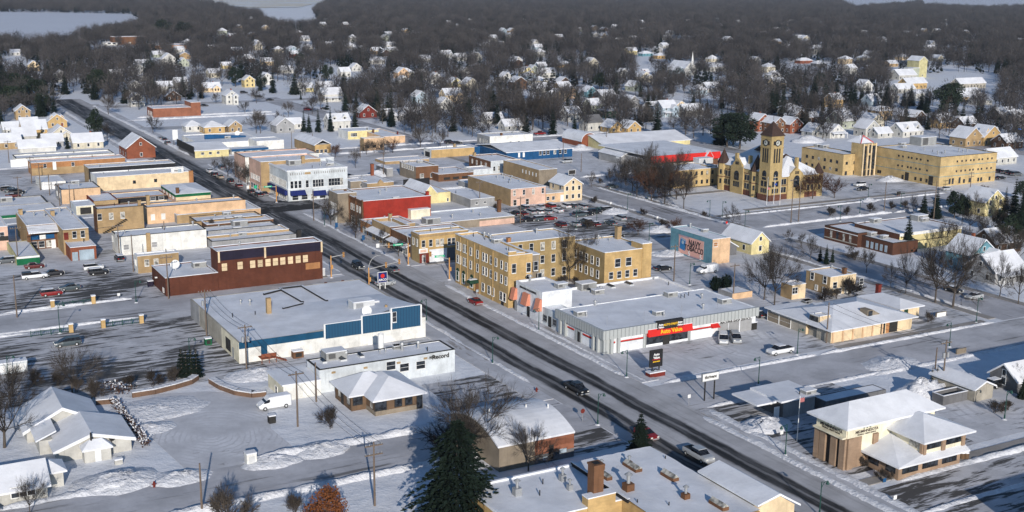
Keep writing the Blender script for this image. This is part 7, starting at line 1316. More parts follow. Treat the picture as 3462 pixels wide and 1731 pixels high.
HL='''a 2250 1010 8 11 5.6 white_wall y w|a 2420 845 8 9 5.4 yellow_wall y -|a 1760 865 9 8 5.2 white_wall x -|a 1600 905 11 8 5 white_wall x -|a 1640 625 14 11 5 white_wall y -|a 1130 748 12 8 2.8 ivory_wall x -|a 600 790 9 10 5 white_wall y -|a 330 685 9 9 5 cream_wall y -|a 2060 890 12 9 3 cream_wall x w|a 2200 665 8 7 3 yellow_wall x -|a 2260 372 10 8 3.5 barn_red x -|a 2500 455 8 9 4.5 white_wall y -|a 560 1235 10 9 3.4 gold_brick y d|a 290 1255 9 8 3 tan_brick x -|a 230 1160 8 10 5 tan_brick y -|a 1680 975 10 9 3 brown_wall y -|a 2080 1290 11 10 3.2 gold_brick x h|a 2280 1285 7 9 3.6 tan_brick y -|a 1880 1275 9 8 2.8 white_wall x h|a 1330 1030 9 8 5 white_wall y p
e 130 80 8 7 3 house_grey x -|e 250 180 9 8 4.2 house_grey x -|e 345 130 10 9 5 gold_brick x -|e 600 140 9 9 3.2 ivory_wall y w|e 860 205 12 8 2.8 ivory_wall x c|e 370 240 14 7 2.0 white_wall x -|e 520 190 8 7 2.4 grey_wall x -|e 60 215 12 8 3 tan_brick x -
b 500 890 12 8 3 cream_yellow x -|b 700 885 11 9 3.4 white_wall x p|b 885 745 9 8 4.6 white_wall x -|b 1445 760 10 10 5 peach_wall y -|b 1640 775 9 8 5 white_wall x w|b 1765 810 9 9 5 white_wall y w|b 1960 870 10 9 5 cream_yellow y w|b 2110 880 11 10 5.2 ivory_wall y -|b 1935 1000 13 10 5.6 cream_wall x w|b 1860 1060 9 8 4 white_wall y -|b 1105 1140 11 9 3.2 barn_red y b|b 760 985 14 10 5 white_wall x p|b 440 905 9 9 5 white_wall y -|b 130 820 9 10 5.4 white_wall y -|b 320 710 11 8 3 white_wall x -|b 390 560 8 8 4 barn_red x -|b 1200 620 14 9 3.5 house_grey x h|b 990 690 9 8 3.5 white_wall y -|b 1870 560 11 9 4 white_wall x w|b 2010 590 12 9 4 white_wall x -|b 2160 585 11 9 4 house_grey y -|b 1455 835 8 8 4.6 white_wall y -|b 830 1260 12 9 5 white_wall x d|b 2330 1195 11 8 2.8 white_wall x -|b 2510 1265 11 8 2.8 house_grey x -|b 300 1285 10 10 4 grey_wall y -|b 400 1250 8 7 3 white_wall x -|b 1010 495 11 8 3 white_wall x -|b 740 455 10 8 3 white_wall x -|b 1330 465 14 9 3.4 house_grey x -|b 30 450 8 9 4.5 white_wall y -|b 2050 740 9 8 4 white_wall y -|b 2450 790 9 8 4 white_wall y -|b 1620 1000 9 9 4.5 pale_blue_wall y -|b 1480 1160 26 9 3 grey_wall x -|b 700 215 11 9 3 white_wall x -|b 950 290 12 9 3.4 brown_wall x h|b 1720 200 12 8 3 white_wall x -
c 845 1110 8 9 6 sage_wall x w|c 1005 1140 11 9 4 dkgreen_wall x h|c 640 1180 9 9 5 white_wall x -|c 835 1265 10 9 4.6 house_grey x dark|c 1560 1130 11 10 5.6 pale_blue_wall x wp|c 1430 1100 10 8 4 white_wall x -|c 820 655 11 10 5 ivory_wall y -|c 1200 530 12 9 4.5 cream_yellow x -|c 1345 545 14 9 3 teal_wall x h|c 1485 570 12 9 3.4 gold_brick x h|c 190 745 10 9 4.6 cream_yellow y w|c 390 755 15 9 4.6 white_wall x d|c 330 680 9 8 4 pale_blue_wall x -|c 560 655 15 11 3 gold_brick x h|c 95 625 9 8 4 house_grey y -|c 1335 735 6 6 3.4 barn_red x -|c 1330 790 11 9 4 ivory_wall y w|c 500 985 9 9 5 cream_wall y -|c 610 955 8 9 5 peach_wall y -|c 805 940 9 8 4 teal_wall y -|c 1050 1285 9 10 3 gold_brick y -|c 1215 1290 9 10 3 gold_brick y -|c 2060 690 26 16 4 house_grey x h|c 2490 345 18 9 3.4 white_wall x h|c 1990 895 14 10 3.4 house_grey x -|c 330 895 11 9 3.4 white_wall x -|c 470 985 9 8 4 ivory_wall x -|c 1320 250 16 10 4 ivory_wall x -|c 1750 225 22 10 4 white_wall x -|c 890 420 11 9 4 white_wall y -|c 1080 425 11 9 4 house_grey x -|c 290 530 11 8 3 brown_wall x h|c 1210 1040 9 8 4 grey_wall y -|c 1790 1120 14 9 3.4 house_grey x -|c 1120 740 7 7 4 white_wall y -
d 60 1270 10 10 5.5 red_brick y c|d 210 1290 8 10 5.5 brown_brick y -|d 370 1290 9 10 5 red_brick y -|d 1450 770 22 12 4 house_grey x -|d 1540 860 22 10 4.5 gold_brick x -|d 1440 900 18 9 3.4 house_grey x -|d 2080 855 30 10 4 concrete_wall x -|d 2060 985 26 14 3.6 gold_brick x -|d 1570 975 9 9 5 white_wall x h|d 775 1040 9 9 5.4 gold_brick x c|d 1235 1165 11 10 5.6 tan_brick x hd|d 1570 1215 9 12 5 brown_wall y d|d 1830 1240 12 10 3.6 gold_brick x d|d 880 1245 11 13 4.6 sage_wall x -|d 620 1185 22 11 3.2 brown_brick x h|d 410 1200 9 9 5 brown_wall y -|d 1150 1245 11 9 4 ivory_wall y -|d 2060 1250 12 9 3.2 brown_wall x -|d 2540 1195 13 9 4 grey_wall x -|d 2430 1160 16 10 3.4 dkgreen_wall x -|d 1650 95 13 11 5 white_wall y -|d 1985 235 16 10 4 cream_yellow x h|d 1600 185 22 9 3.4 white_wall x -|d 220 850 11 10 4 cream_wall x -|d 470 615 16 9 3 red_brick x h|d 620 645 14 9 3 dkgrey_wall x h|d 200 310 14 9 4 white_wall x -|d 70 345 17 9 4 white_wall x h|d 1230 430 14 9 3.4 pale_blue_wall x -|d 1040 335 17 9 3 white_wall x -|d 1690 490 13 9 3.4 white_wall x -|d 2200 1015 14 9 3.2 house_grey x -|d 1060 880 11 9 4 white_wall y -
h 770 105 9 8 2.8 white_wall y p|h 1500 95 14 9 3 white_wall x d|h 590 90 9 7 2.4 house_grey y -|h 1230 105 9 6 2.4 house_grey x -|h 1110 90 9 8 4 house_grey y -|h 2090 185 11 9 4 tan_brick y -|h 2270 175 12 9 4 gold_brick y d|h 2290 855 9 9 4.6 cream_yellow y -|h 2390 360 14 8 3 house_grey x -|h 2480 210 11 8 3.2 brown_wall x -
l 2170 165 9 8 4.6 teal_wall y w|l 2440 275 11 9 3.2 grey_wall x p|h 2420 1215 10 8 3 brown_wall x -|p 2620 120 6 6 2.2 dkgrey_wall x -'''
CW={'white':'white','yellow':'bright yellow','cream':'cream','ivory':'ivory','gold':'orange-tan','tan':'tan','brown':'dark brown','barn':'barn-red','red':'red brick','grey':'grey','peach':'peach','house':'pale grey','pale':'pale blue-grey','sage':'sage green','dkgreen':'dark green','teal':'teal','concrete':'stone-grey','dkgrey':'charcoal','olive':'yellow-green'}
AUTO=[]
for ln in HL.split('\n'):
 for e in ln.split('|'):
  f=e.split();fl=f[8];q_=.86 if f[0]in 'abcd' else 1.0;w,d,h_=float(f[3])*q_,float(f[4])*q_,float(f[5])*(.9 if q_<1 else 1)
  wall=f[6].replace('white_wall','old_white').replace('ivory_wall','old_ivory');roofm=MATS['dkgrey_wall']if fl=='dark' else SNOW
  near=f[0]not in 'abcd' or float(f[2])>900
  o=house((f[0],float(f[1]),float(f[2])),w,d,h_,wall,'',form='hip' if 'h' in fl and fl!='dark' else 'gable',axis=f[7],rise=(None if 'h' not in fl else 2.2),wing=((w*.42,2.6,0,w*.2,h_*.95)if 'w' in fl else None),porch='p' in fl,chim='red_brick' if('c' in fl or 'w' in fl)else None,roof=roofm,dormer=(2 if 'd' in fl and fl!='dark' else 0),win=(max(2,int(w/3.2)),max(1,int(d/3.6))),rot=rnd.uniform(-.03,.03),frame=near)
  base=CW[f[6].split('_')[0]];sz='long low' if w>13.5 else 'two-storey' if h_>4.0 else 'low'
  AUTO.append((o,f'{sz} {base} '+('hip-roofed ' if 'h' in fl and fl!='dark' else 'dark-roofed ' if fl=='dark' else 'gable-fronted ' if f[7]=='y' else '')+'house'))
NH0=len(HOUSES);taken=[(o.location.x,o.location.y)for o in HOUSES]+[(b_.o.location.x,b_.o.location.y)for b_ in BLD]
def free(x,y,r):return all((x-a)**2+(y-c)**2>r*r for a,c in taken)
for k in range(900):
 px,py=rnd.uniform(-60,3520),rnd.choice((rnd.uniform(70,160),rnd.uniform(130,260),rnd.uniform(200,420)))
 if px<520 and py<230 and not(py>165):continue
 if 300<px<1050 and py>330 or px<350 and py>215:continue
 x,y=gxy(('a',px/K,py/K));u,v=to_uv((x,y));r=math.hypot(x,y)
 if not free(x,y,17 if r<1100 else 26)or len(HOUSES)-NH0>130:continue
 if any(abs(u-s)<13 for s in(466,575,683))or abs(v-110)<22 or abs(v-219.5)<13:continue
 taken.append((x,y));w=rnd.uniform(7,10.5);wl=rnd.choice(['old_white','old_white','old_ivory','house_grey','cream_wall','pale_blue_wall','tan_brick','sage_wall','brown_wall','grey_wall'])
 o=house((u,v),w,rnd.uniform(7.5,10),rnd.choice((2.8,3.4,4.8)),wl,'',axis=rnd.choice('xy'),win=(2,1),frame=False,form=rnd.choice(('gable','gable','gable','hip')),rise=rnd.uniform(2.2,3.4),rot=rnd.uniform(-.1,.1))
 o['label']='snow-roofed house half hidden among the bare trees of the far neighbourhood';o['group']='far houses half hidden among the trees'
BARK=mat('bark',(.085,.07,.058),.25,3,stretch=(3,3,.4));
def twigmat(name,c1,c2):
 m,t=newmat(name);oi=t.node('ShaderNodeObjectInfo');n=t.noise(t.coord('Object'),.5,3)
 t.put(t.bsdf.inputs['Base Color'],t.mix(t.math('ADD',t.math('MULTIPLY',t.math('POWER',oi.outputs['Random'],1.5),.75),t.math('MULTIPLY',n,.3)),c1,c2));t.bsdf.inputs['Roughness'].default_value=.9;t.bsdf.inputs['Specular IOR Level'].default_value=.1
twigmat('twig',(.034,.029,.026),(.095,.080,.068));twigmat('twig_far',(.026,.025,.027),(.100,.090,.086));twigmat('needle',(.006,.013,.010),(.018,.028,.019));twigmat('pine_needle',(.012,.02,.014),(.03,.045,.028));twigmat('rust_leaf',(.09,.032,.014),(.20,.075,.03));twigmat('rust_twig',(.06,.032,.022),(.11,.06,.04))
def rv(r):return Vector((r.gauss(0,1),r.gauss(0,1),r.gauss(0,1))).normalized()
def mesh_of(b,name,m,mats=None):
 me=bpy.data.meshes.new(name);me.from_pydata(b.v,[],b.f);me.materials.append(mm(m));me.update();return me
def ribbon(b,p,q,w,r):
 d=(q-p);s=d.cross(rv(r));
 if s.length<1e-5:return
 s=s.normalized()*w;b.face([p-s,p+s,q+s*.4,q-s*.4])
def bare(seed,h=12.0,spread=.46,fine=1.35,trunk=.26,wide=1.0,stems=1,leaf=None):
 """trunk and crown meshes of a leafless tree: limbs, branches and several hundred twigs"""
 r=random.Random(seed);T=MB();Cn=MB();tips=[]
 def grow(p,d,ln,rad,lev):
  if lev==0:sub=1
  q=p+d*ln
  if lev<=2:Cn.tube(p,q,rad,rad*.62,n=5 if lev<2 else 3,cap=False)
  else:ribbon(Cn,p,q,(.045,.026,.014)[lev-3],r)
  if lev>=5:return
  n=(4,4,4,5,7)[lev]if lev else 5
  if lev>=3:n=max(1,int(n*fine))
  for i in range(n):
   t=1.0 if i==0 else r.uniform(.35,1.0);ang=r.uniform(.4,1.05)if i else r.uniform(.1,.4)
   ax=rv(r);nd=(d+ax*math.tan(ang)*.8+Vector((0,0,.12))).normalized()
   grow(p+d*(ln*t),nd,ln*r.uniform(.6,.86)*(.8 if lev==4 else 1),rad*(.62 if i==0 else .45),lev+1)
 for s in range(stems):
  b0=Vector((r.uniform(-.3,.3),r.uniform(-.3,.3),0))*(stems>1);lean=Vector((r.uniform(-.06,.06),r.uniform(-.06,.06),1))if stems==1 else Vector((r.uniform(-.5,.5),r.uniform(-.5,.5),1)).normalized()
  th=h*trunk*(1 if stems==1 else .35);top=b0+lean*th;T.tube(b0-Vector((0,0,.1)),top,h*.021/(stems**.5),h*.015/(stems**.5),n=7)
  k=6 if stems==1 else 2
  for i in range(k):
   a=2*math.pi*(i+r.uniform(-.3,.3))/k;el_=r.uniform(.3,1.15)if i else 1.4
   d=Vector((math.cos(a)*math.cos(el_)*wide,math.sin(a)*math.cos(el_)*wide,math.sin(el_))).normalized()
   grow(b0+lean*(th*r.uniform(.75,1.0)),d,h*r.uniform(.26,.34),h*.010,1)
 zs=max(v[2]for v in Cn.v);rr=sorted(math.hypot(v[0],v[1])for v in Cn.v)[int(len(Cn.v)*.97)]
 fz,fr=h/zs,h*spread/rr
 Cn.v=[(v[0]*fr,v[1]*fr,v[2]*fz)for v in Cn.v];T.v=[(v[0]*min(1,fr),v[1]*min(1,fr),v[2]*fz)for v in T.v]
 return mesh_of(T,'trunk',BARK),mesh_of(Cn,'crown',leaf or 'twig')
def conifer(seed,h=14.0,rad=.22,dense=1.0,m='needle',ragged=.3,ex=.85):
 r=random.Random(seed);T=MB();Cn=MB();T.tube((0,0,-.1),(0,0,h*.95),h*.016,.03,n=6);n=int(h*2.1*dense)
 for i in range(n):
  t=(i+r.random())/n;z=h*(.06+.92*t);R=h*rad*(1-t)**ex*r.uniform(1-ragged,1+ragged*.4)+.12;k=max(5,int((9+9*(1-t))*dense))
  for j in range(k):
   a=2*math.pi*(j+r.random())/k;L_=R*r.uniform(.7,1.1);d=Vector((math.cos(a),math.sin(a),0));tip=Vector((0,0,z))+d*L_+Vector((0,0,-L_*r.uniform(.12,.42)));base=Vector((0,0,z+L_*.1));s=Vector((-d.y,d.x,0))*L_*r.uniform(.16,.3);mid=base.lerp(tip,.62)
   Cn.face([base,mid+s+Vector((0,0,-.08*L_)),tip,mid-s+Vector((0,0,-.08*L_))])
   for q in range(3):
    c=base.lerp(tip,r.uniform(.4,1.0));e=rv(r)*L_*.2;g=rv(r)*L_*.13;Cn.face([c-e,c+g,c+e*.9-Vector((0,0,.12*L_))])
 return mesh_of(T,'trunk',BARK),mesh_of(Cn,'crown',m)
def puffy(seed,h,R,n,m,zc=.6,sq=.8,leafs=.3,lumps=14):
 """round crown of leaf clumps: rust-leaved oak, pine, yew, shrubs"""
 r=random.Random(seed);T=MB();Cn=MB();T.tube((0,0,-.1),(0,0,h*zc),h*.022,h*.012,n=6);cs=[]
 for i in range(lumps):d=rv(r);cs.append((Vector((d.x*R*.72,d.y*R*.72,h*zc+d.z*(h*(1-zc))*sq)),R*r.uniform(.25,.5)))
 for c,q in cs:
  T.tube((0,0,h*zc*.6),c,h*.008,.02,n=3,cap=False)
  for i in range(n//lumps):
   d=rv(r);p=c+d*q*r.uniform(.55,1.05)
   if p.z<.05:continue
   a,e=rv(r)*leafs,rv(r)*leafs;Cn.face([p-a,p+e,p+a,p-e])
 return mesh_of(T,'trunk',BARK),mesh_of(Cn,'crown',m)
BARE=[bare(10+i,12,(.40,.46,.52,.38,.44,.5)[i],wide=(.9,1,1.3,.8,1,1.2)[i])for i in range(6)]
def big_pine(seed,h,rad,m='needle'):
 """old spruce: tiers of long drooping limbs, each hung with many small tufts"""
 r=random.Random(seed);T=MB();Cn=MB();T.tube((0,0,-.1),(0,0,h*.96),h*.018,.04,n=7);n=62
 for i in range(n):
  t=(i+r.random())/n;z=h*(.05+.93*t);R0=rad*min(1.0,(1-t)**.62*1.08)*r.uniform(.72,1.05)+.2
  for j in range(9):
   if r.random()<.12:continue
   a=2*math.pi*(j+r.random())/9;L_=R0*r.uniform(.6,1.12);d=Vector((math.cos(a),math.sin(a),0));k=max(4,int(L_*4.2))
   for q in range(k):
    f=(q+r.random())/k;f=.25+.75*f;c=Vector((0,0,z))+d*(L_*f)+Vector((0,0,L_*(.16*math.sin(f*3.1)-.34*f*f)))+rv(r)*.22;s=(d+rv(r)*.7).normalized()*r.uniform(.3,.62);w=s.cross(rv(r)).normalized()*r.uniform(.12,.26);Cn.face([c-s*.6,c+w,c+s-Vector((0,0,.2)),c-w])
 return mesh_of(T,'trunk',BARK),mesh_of(Cn,'crown',m)
SHRUB=[bare(40+i,4,.5,stems=6,fine=.8)for i in range(3)];RUSTB=[bare(60+i,8,.5,leaf='rust_twig')for i in range(2)]
SPRUCE=[conifer(70+i,14,(.2,.24,.17)[i])for i in range(3)];BIGSP=big_pine(80,20,6.6);THUJA=[conifer(84,6,.13,1.3,ragged=.12)]
PINE=[puffy(90+i,14,5.2,2600,'pine_needle',.58,.8,.34,20)for i in range(2)];YEW=puffy(95,4.5,5.0,3400,'needle',.4,.75,.3,16);OAK=puffy(97,11,4.8,7000,'rust_leaf',.52,.95,.22,40)
TREES=[]
def tree(x,y,h,me,name,cat,label=None,sx=1.0,rz=None,group=None):
 o=bpy.data.objects.new(name,None);COL.objects.link(o);o.location=(x,y,0);o.rotation_euler=(0,0,rnd.uniform(0,6.28)if rz is None else rz);o.empty_display_size=.3
 tag(o,label or '',cat,group);base=o['_h']=h;bh={id(m):0 for m in me}
 link('trunk',me[0],o);link('crown',me[1],o);z=me[1].get('H');o.scale=(h/z*sx,h/z*sx,h/z);del o['_h'];TREES.append(o);return o
for L_ in(BARE,SHRUB,RUSTB,SPRUCE,THUJA,PINE,[BIGSP,YEW,OAK]):
 for t_ in L_:t_[1]['H']=max(v.co.z for v in t_[1].vertices)
KIND={'B':(BARE,'bare_tree','tree','bare tree'),'S':(SHRUB,'bare_shrub','shrub','leafless shrub'),'R':(RUSTB,'rusty_tree','tree','rust-brown leafless tree'),'C':(SPRUCE,'spruce_tree','tree','dark spruce'),'T':(THUJA,'columnar_evergreen','tree','columnar evergreen'),'P':(PINE,'pine_tree','tree','dark bushy pine'),'G':([BIGSP],'spruce_tree','tree','spruce'),'Y':([YEW],'evergreen_thicket','shrub','round dark evergreen thicket'),'O':([OAK],'oak_tree','tree','oak')}
TL='''B i 700 1345 830 1.25|B m 45 665 -120 1.2|B m 290 1310 900 .9|S n 745 482 215 1|B n 2090 770 -70 1.5|S n 2010 820 300 1.4|S m 2190 1440 1000 1.3|S n 390 1330 1060 1|B o 190 890 390 1.1|S i 1270 1290 1130 1.1|S i 1480 1275 1090 1.2|S i 1690 1240 1050 .8|S m 900 190 -40 1.3|S m 330 60 -120 1.4|S m 560 70 -90 1.3|S m 740 130 -60 1.1|B m 100 260 -200 1.1
C o 1270 745 315 1.7|B l 1715 470 -190 1.0|B l 1885 515 -280 1.1|B l 1430 385 -120 .6|B l 1280 335 40 .7|B l 160 492 -180 .8|B l 60 440 -160 .9|S l 650 455 290 1.2|S l 880 400 200 1.3|S l 760 430 300 1|S l 1645 662 525 .8|B l 2340 412 -60 .9|B l 2520 482 60 1|B l 1050 180 -80 1.1|S l 940 60 -60 1.4|B l 2200 60 -240 1|B l 2500 120 -240 1.1
Y k 2050 335 180 .8|B k 590 262 -300 .8|B k 745 235 -250 .9|S k 545 290 180 1|B k 850 240 -160 .9|S k 640 290 200 1
B g 1505 752 345 1.2|B g 1692 798 390 1.0|B g 1195 622 250 1.05|B g 1310 600 105 1.05|B g 1085 592 340 1|R g 1440 640 330 1.2|B g 800 582 405 1|R g 1250 1042 865 1.3|B g 2165 962 715 1.1|S g 1890 872 795 1.1|R g 1610 1025 860 1.3|S g 830 735 650 1.3|S g 1290 850 770 1.3|S g 760 985 880 1.4|S g 1480 960 880 1.5|B g 1600 590 160 1|B g 1400 700 400 1|B g 980 560 370 .9|B g 1740 600 370 .8|B g 1360 650 170 1.2|B g 1240 680 330 1.1|B g 1560 660 300 1.2|B g 1130 560 260 1.1|B g 1480 620 200 1.1|R g 1620 700 380 1.1|R g 1380 720 380 1.1|B g 1060 520 280 1|S g 880 545 480 1.2
R h 530 692 380 1.1|R h 740 686 470 1.2|R h 350 680 470 1.1|S h 860 852 745 1|S h 1080 822 715 1.1|S h 700 862 755 1.2|S h 1290 792 700 1.1|S h 1430 785 690 1.2|C h 1600 875 620 1.1|C h 1720 880 575 1|P h 1900 885 610 1|C h 2010 850 640 1.1|C h 1445 1200 838 1.0|C h 600 1300 1140 1.2|C h 720 1310 1150 1.1|C h 660 1330 1130 1|B h 2250 1120 690 1.2|C h 2450 1060 470 1.1|C h 2540 1100 520 1.3|C h 2480 790 520 1.1|C h 2560 960 560 1.2|P h 2400 1180 830 1.2|P h 2560 700 520 1.1|B h 2350 900 620 1.2|B h 2050 1000 760 1.2|B h 2480 1250 900 1.3|B h 2000 1270 980 1.2|P h 2330 1000 800 1|P h 1980 900 660 .9|B h 1900 1190 860 1|B h 2150 1170 850 1|B h 1760 1200 900 1|B h 300 1110 970 1.2|B h 510 1280 1020 1.1|B h 420 1150 1010 1|C h 2380 900 560 1|B h 2100 860 600 1.1|B h 1500 840 640 1|R h 2180 640 550 1.3|B h 2300 1240 960 1.2|B h 900 1240 1120 1.2
B f 740 955 680 1.1|B f 980 1085 770 1.1|B f 1250 1160 950 1.2|B f 1395 1255 1040 1.1|B f 690 900 640 1|B f 1605 205 -60 1.1|B f 1800 215 -20 .9|B f 1255 275 85 1|B f 1085 265 110 1.1|R f 785 292 145 1.2|B f 980 395 185 .8|B f 1160 250 110 1.2|S f 480 640 540 1|S f 2330 800 730 1.3|R f 1340 250 90 1
B e 2205 482 255 1|B e 2395 565 320 1.1|B e 2080 425 290 .9|B e 2310 540 290 1|B e 2520 540 300 1.1|C e 415 175 -15 1|C e 655 210 50 1.2|C e 60 160 -10 1.3|P a 920 1335 1035 .9|B e 1040 140 -60 1.1|S e 2040 1010 865 1|S e 2270 960 850 1.2|B e 1480 60 -140 1
B a 1420 1000 780 1.1|B a 1560 1010 800 1.2|B a 1720 950 760 1.1|B a 2480 1000 830 1.1|B b 330 1130 960 1|B b 560 1100 900 1.1|C b 880 1080 860 1.1|B b 960 1180 960 1.1|B b 1120 1080 850 1.2|B b 1240 1200 960 1.1|B b 640 1050 880 1|B a 1260 1040 840 1.2|B a 1860 900 720 1.2|P a 1480 960 770 .9|B a 2150 830 650 1.2|B b 1420 1120 900 1.2|B b 1760 1180 980 1.1|B b 2200 1120 900 1.2|B b 2340 1050 860 1.1|B b 2460 1150 940 1.2|B c 60 1250 980 1.2|B c 160 1180 900 1.1|B c 330 1250 900 1.3|B c 700 1050 850 1.1|B c 1130 1130 900 1.1|B c 1300 1200 960 1.1|B c 1700 1250 1000 1.1|B c 1850 1240 980 1.1|B c 1950 1300 1060 1|B d 700 1230 1010 1|B d 1350 1260 1060 1|B d 1690 1240 1030 1|B d 1020 1200 960 1|B d 2420 1280 1080 1.1
C b 480 1275 1055 1.05|C b 530 1285 1090 1|C b 620 1278 1035 1.05|C b 738 1275 1015 .9|T b 705 1065 918 1.1|C b 450 965 882 1|B b 60 1290 1035 1|B b 240 1205 1050 1|B b 850 1200 1040 1|B b 1520 1270 1030 1|B b 1680 1287 960 .9|B b 2010 1280 1040 1.3|C b 1290 1130 900 1.1|C b 180 900 640 1.1|P b 440 650 500 1.1|P b 710 800 620 1|C b 60 880 690 1|P b 1480 890 770 1.2|C b 1950 890 700 1|C b 1530 830 650 1
P c 2110 1425 1080 1.6|P c 2235 1440 1070 1.5|C c 2040 1400 1130 1.4|P c 2170 1400 1090 1.4|P d 600 860 700 1.3|C d 885 1120 895 1.3|P d 1830 1110 790 1.3|C d 230 1155 845 1.1|C d 1140 935 765 .9|C d 1660 1010 865 .7|B d 545 1300 890 1|P c 880 870 690 1.3|C c 1780 1040 930 1|C c 1850 1045 950 1.1|C c 1920 1045 940 1|C c 1690 1040 940 1|P c 1640 840 640 1|C c 1960 800 640 1|B c 1390 1060 810 1.3|B c 230 1260 860 1.3|B c 560 1030 780 1.2|C c 80 960 800 1.2|C c 1220 1190 1060 1|B d 2280 1160 980 1.2|C d 2100 1240 1130 1|B d 2290 1290 1150 1|C d 1460 1240 1110 .8|P a 950 940 660 1|P a 1450 780 560 .9|P a 1650 790 640 1|C a 1530 960 830 1|C a 1240 960 830 1.2|P a 2280 840 640 1|P a 2530 880 700 1|P a 1580 360 150 1.8|P a 1780 380 200 1.6|P a 350 1000 760 1.5|P a 200 930 700 1.6|P a 120 1080 820 1.4|P a 60 900 690 1.6|P a 420 1110 900 1.2|B a 1050 1110 880 1.1|B a 2370 1100 960 1|B a 2480 1290 1040 1|B a 2090 1000 880 1|B a 1960 960 800 1.2
T l 1680 1275 1085 1.1|T l 1725 1280 1070 1.1|T l 1770 1275 1090 1.1|S p 1010 850 730 1|S p 1190 965 850 1.1|S p 1290 980 880 .8|S p 2290 330 190 1.4|S p 2420 300 190 1.4|C p 2560 190 -30 1.2|B p 2520 100 -160 1.1'''
for ln in TL.split('\n'):
 for e in ln.split('|'):
  k,rg,x,yb,yt,sx=e.split();p=(rg,float(x),float(yb));me_,nm,ct_2,wd_=KIND[k];X,Y=gxy(p);h_=height_at(p,float(yt));h_=max(1.6,min(22,h_))
  o=tree(X,Y,h_,rnd.choice(me_),nm,ct_2,'',float(sx)*(.9 if k in 'PC' else 1));taken.append((X,Y));AUTO.append((o,('tall ' if h_>12 else 'small ' if h_<4.5 and k!='S' else '')+wd_))
x,y=gxy(('n',1960,1440));tree(x,y,height_at(('n',1960,1440),405),BIGSP,'spruce_tree','tree','huge dark spruce standing in front of the arched-roof brick building',1.5)
x,y=gxy(('n',695,1520));tree(x,y,height_at(('n',695,1520),1030),OAK,'oak_tree','tree','rust-leaved oak at the bottom edge left of the huge spruce',1.1)
for i,(px_,py_)in enumerate(((1760,1185),(1805,1190),(1855,1190),(1905,1188))):
 x,y=gxy(('i',px_,py_));tree(x,y,5.2,THUJA[0],'columnar_evergreen','tree',('leftmost','second','third','rightmost')[i]+' column of the clipped dark hedge by the stone wall',1.9,group='clipped hedge columns')
def hedge(p0,p1,label,h=1.3,w=1.3):
 a,c=Vector(gxy(p0)),Vector(gxy(p1));d=c-a;o=thing('hedge',label,'hedge',0,0,0);o.location=(a.x,a.y,0);r=random.Random(5);b=MB();s=MB()
 for i in range(int(d.length*55)):
  t=r.random();q=d*t+Vector((r.uniform(-w,w)/2,r.uniform(-w,w)/2));z=h*r.random()**.5;P_=Vector((q.x,q.y,z));e,f=rv(r)*.16,rv(r)*.16
  (s if z>h*.72 and r.random()<.6 else b).face([P_-e,P_+f,P_+e,P_-f])
 b.build('foliage','rust_twig',o);s.build('snow',BANK,o)
hedge(('m',1100,245),('m',1420,670),'long brown clipped hedge dusted with snow between the grey house and the round lot');hedge(('m',1020,110),('m',1230,160),'snow-covered bushes at the end of the stone wall',1.8,3)
def far_bare(seed,h=11.0,R=4.2,n=300,split=False):
 r=random.Random(seed);b=MB();T=MB();(T if split else b).tube((0,0,0),(0,0,h*.5),.2,.1,n=4,cap=False);low=r.uniform(.3,.5)
 for i in range(9):
  d=rv(r);d.z=abs(d.z)*.9+.3;d.normalize();b.tube((0,0,h*.3),Vector((d.x*R*.7,d.y*R*.7,h*.35+d.z*h*.4)),.1,.03,n=3,cap=False)
 for i in range(n):
  d=rv(r);q=r.uniform(.4,1.0)*(1+.25*math.sin(3*math.atan2(d.y,d.x)+seed));p=Vector((d.x*R*q,d.y*R*q,h*.6+d.z*h*.4*q));o=Vector((p.x*.4,p.y*.4,(p.z-h*.3)*.5)).normalized();e=(o+rv(r)*.5).normalized()*r.uniform(.7,1.6);ribbon(b,p-e*.5,p+e*.6,r.uniform(.05,.11),r)
 return(mesh_of(T,'trunk',BARK),mesh_of(b,'crown','twig_far'))if split else b
def far_con(seed,h=12.0,rad=2.6):
 r=random.Random(seed);b=MB();n=70
 for i in range(n):
  t=r.random()**.8;z=h*(.05+.93*t);R=rad*(1-t)+.1;a=r.uniform(0,6.28);d=Vector((math.cos(a),math.sin(a),0));c=Vector((0,0,z));s=Vector((-d.y,d.x,0))*R*.45;b.face([c,c+d*R*.7+s,c+d*R*1.05-Vector((0,0,R*.35)),c+d*R*.7-s])
 return b
src=bpy.data.collections.new('far_tree_kinds')
for i in range(7):
 o=bpy.data.objects.new(f'a{i}',mesh_of(far_bare(200+i,10.5+i*.5,(3.9,4.6,5.2,4.2,3.6,4.8,5.4)[i],330),'far_bare','twig_far'));src.objects.link(o)
for i in range(2):o=bpy.data.objects.new(f'b{i}',mesh_of(far_con(300+i),'far_conifer','needle'));src.objects.link(o)
def inside(p,poly):
 x,y=p;c=False;j=len(poly)-1
 for i in range(len(poly)):
  (xi,yi),(xj,yj)=poly[i],poly[j]
  if(yi>y)!=(yj>y)and x<(xj-xi)*(y-yi)/(yj-yi)+xi:c=not c
  j=i
 return c
def W_(*pts):return[gxy(('a',x/K,y/K))for x,y in pts]
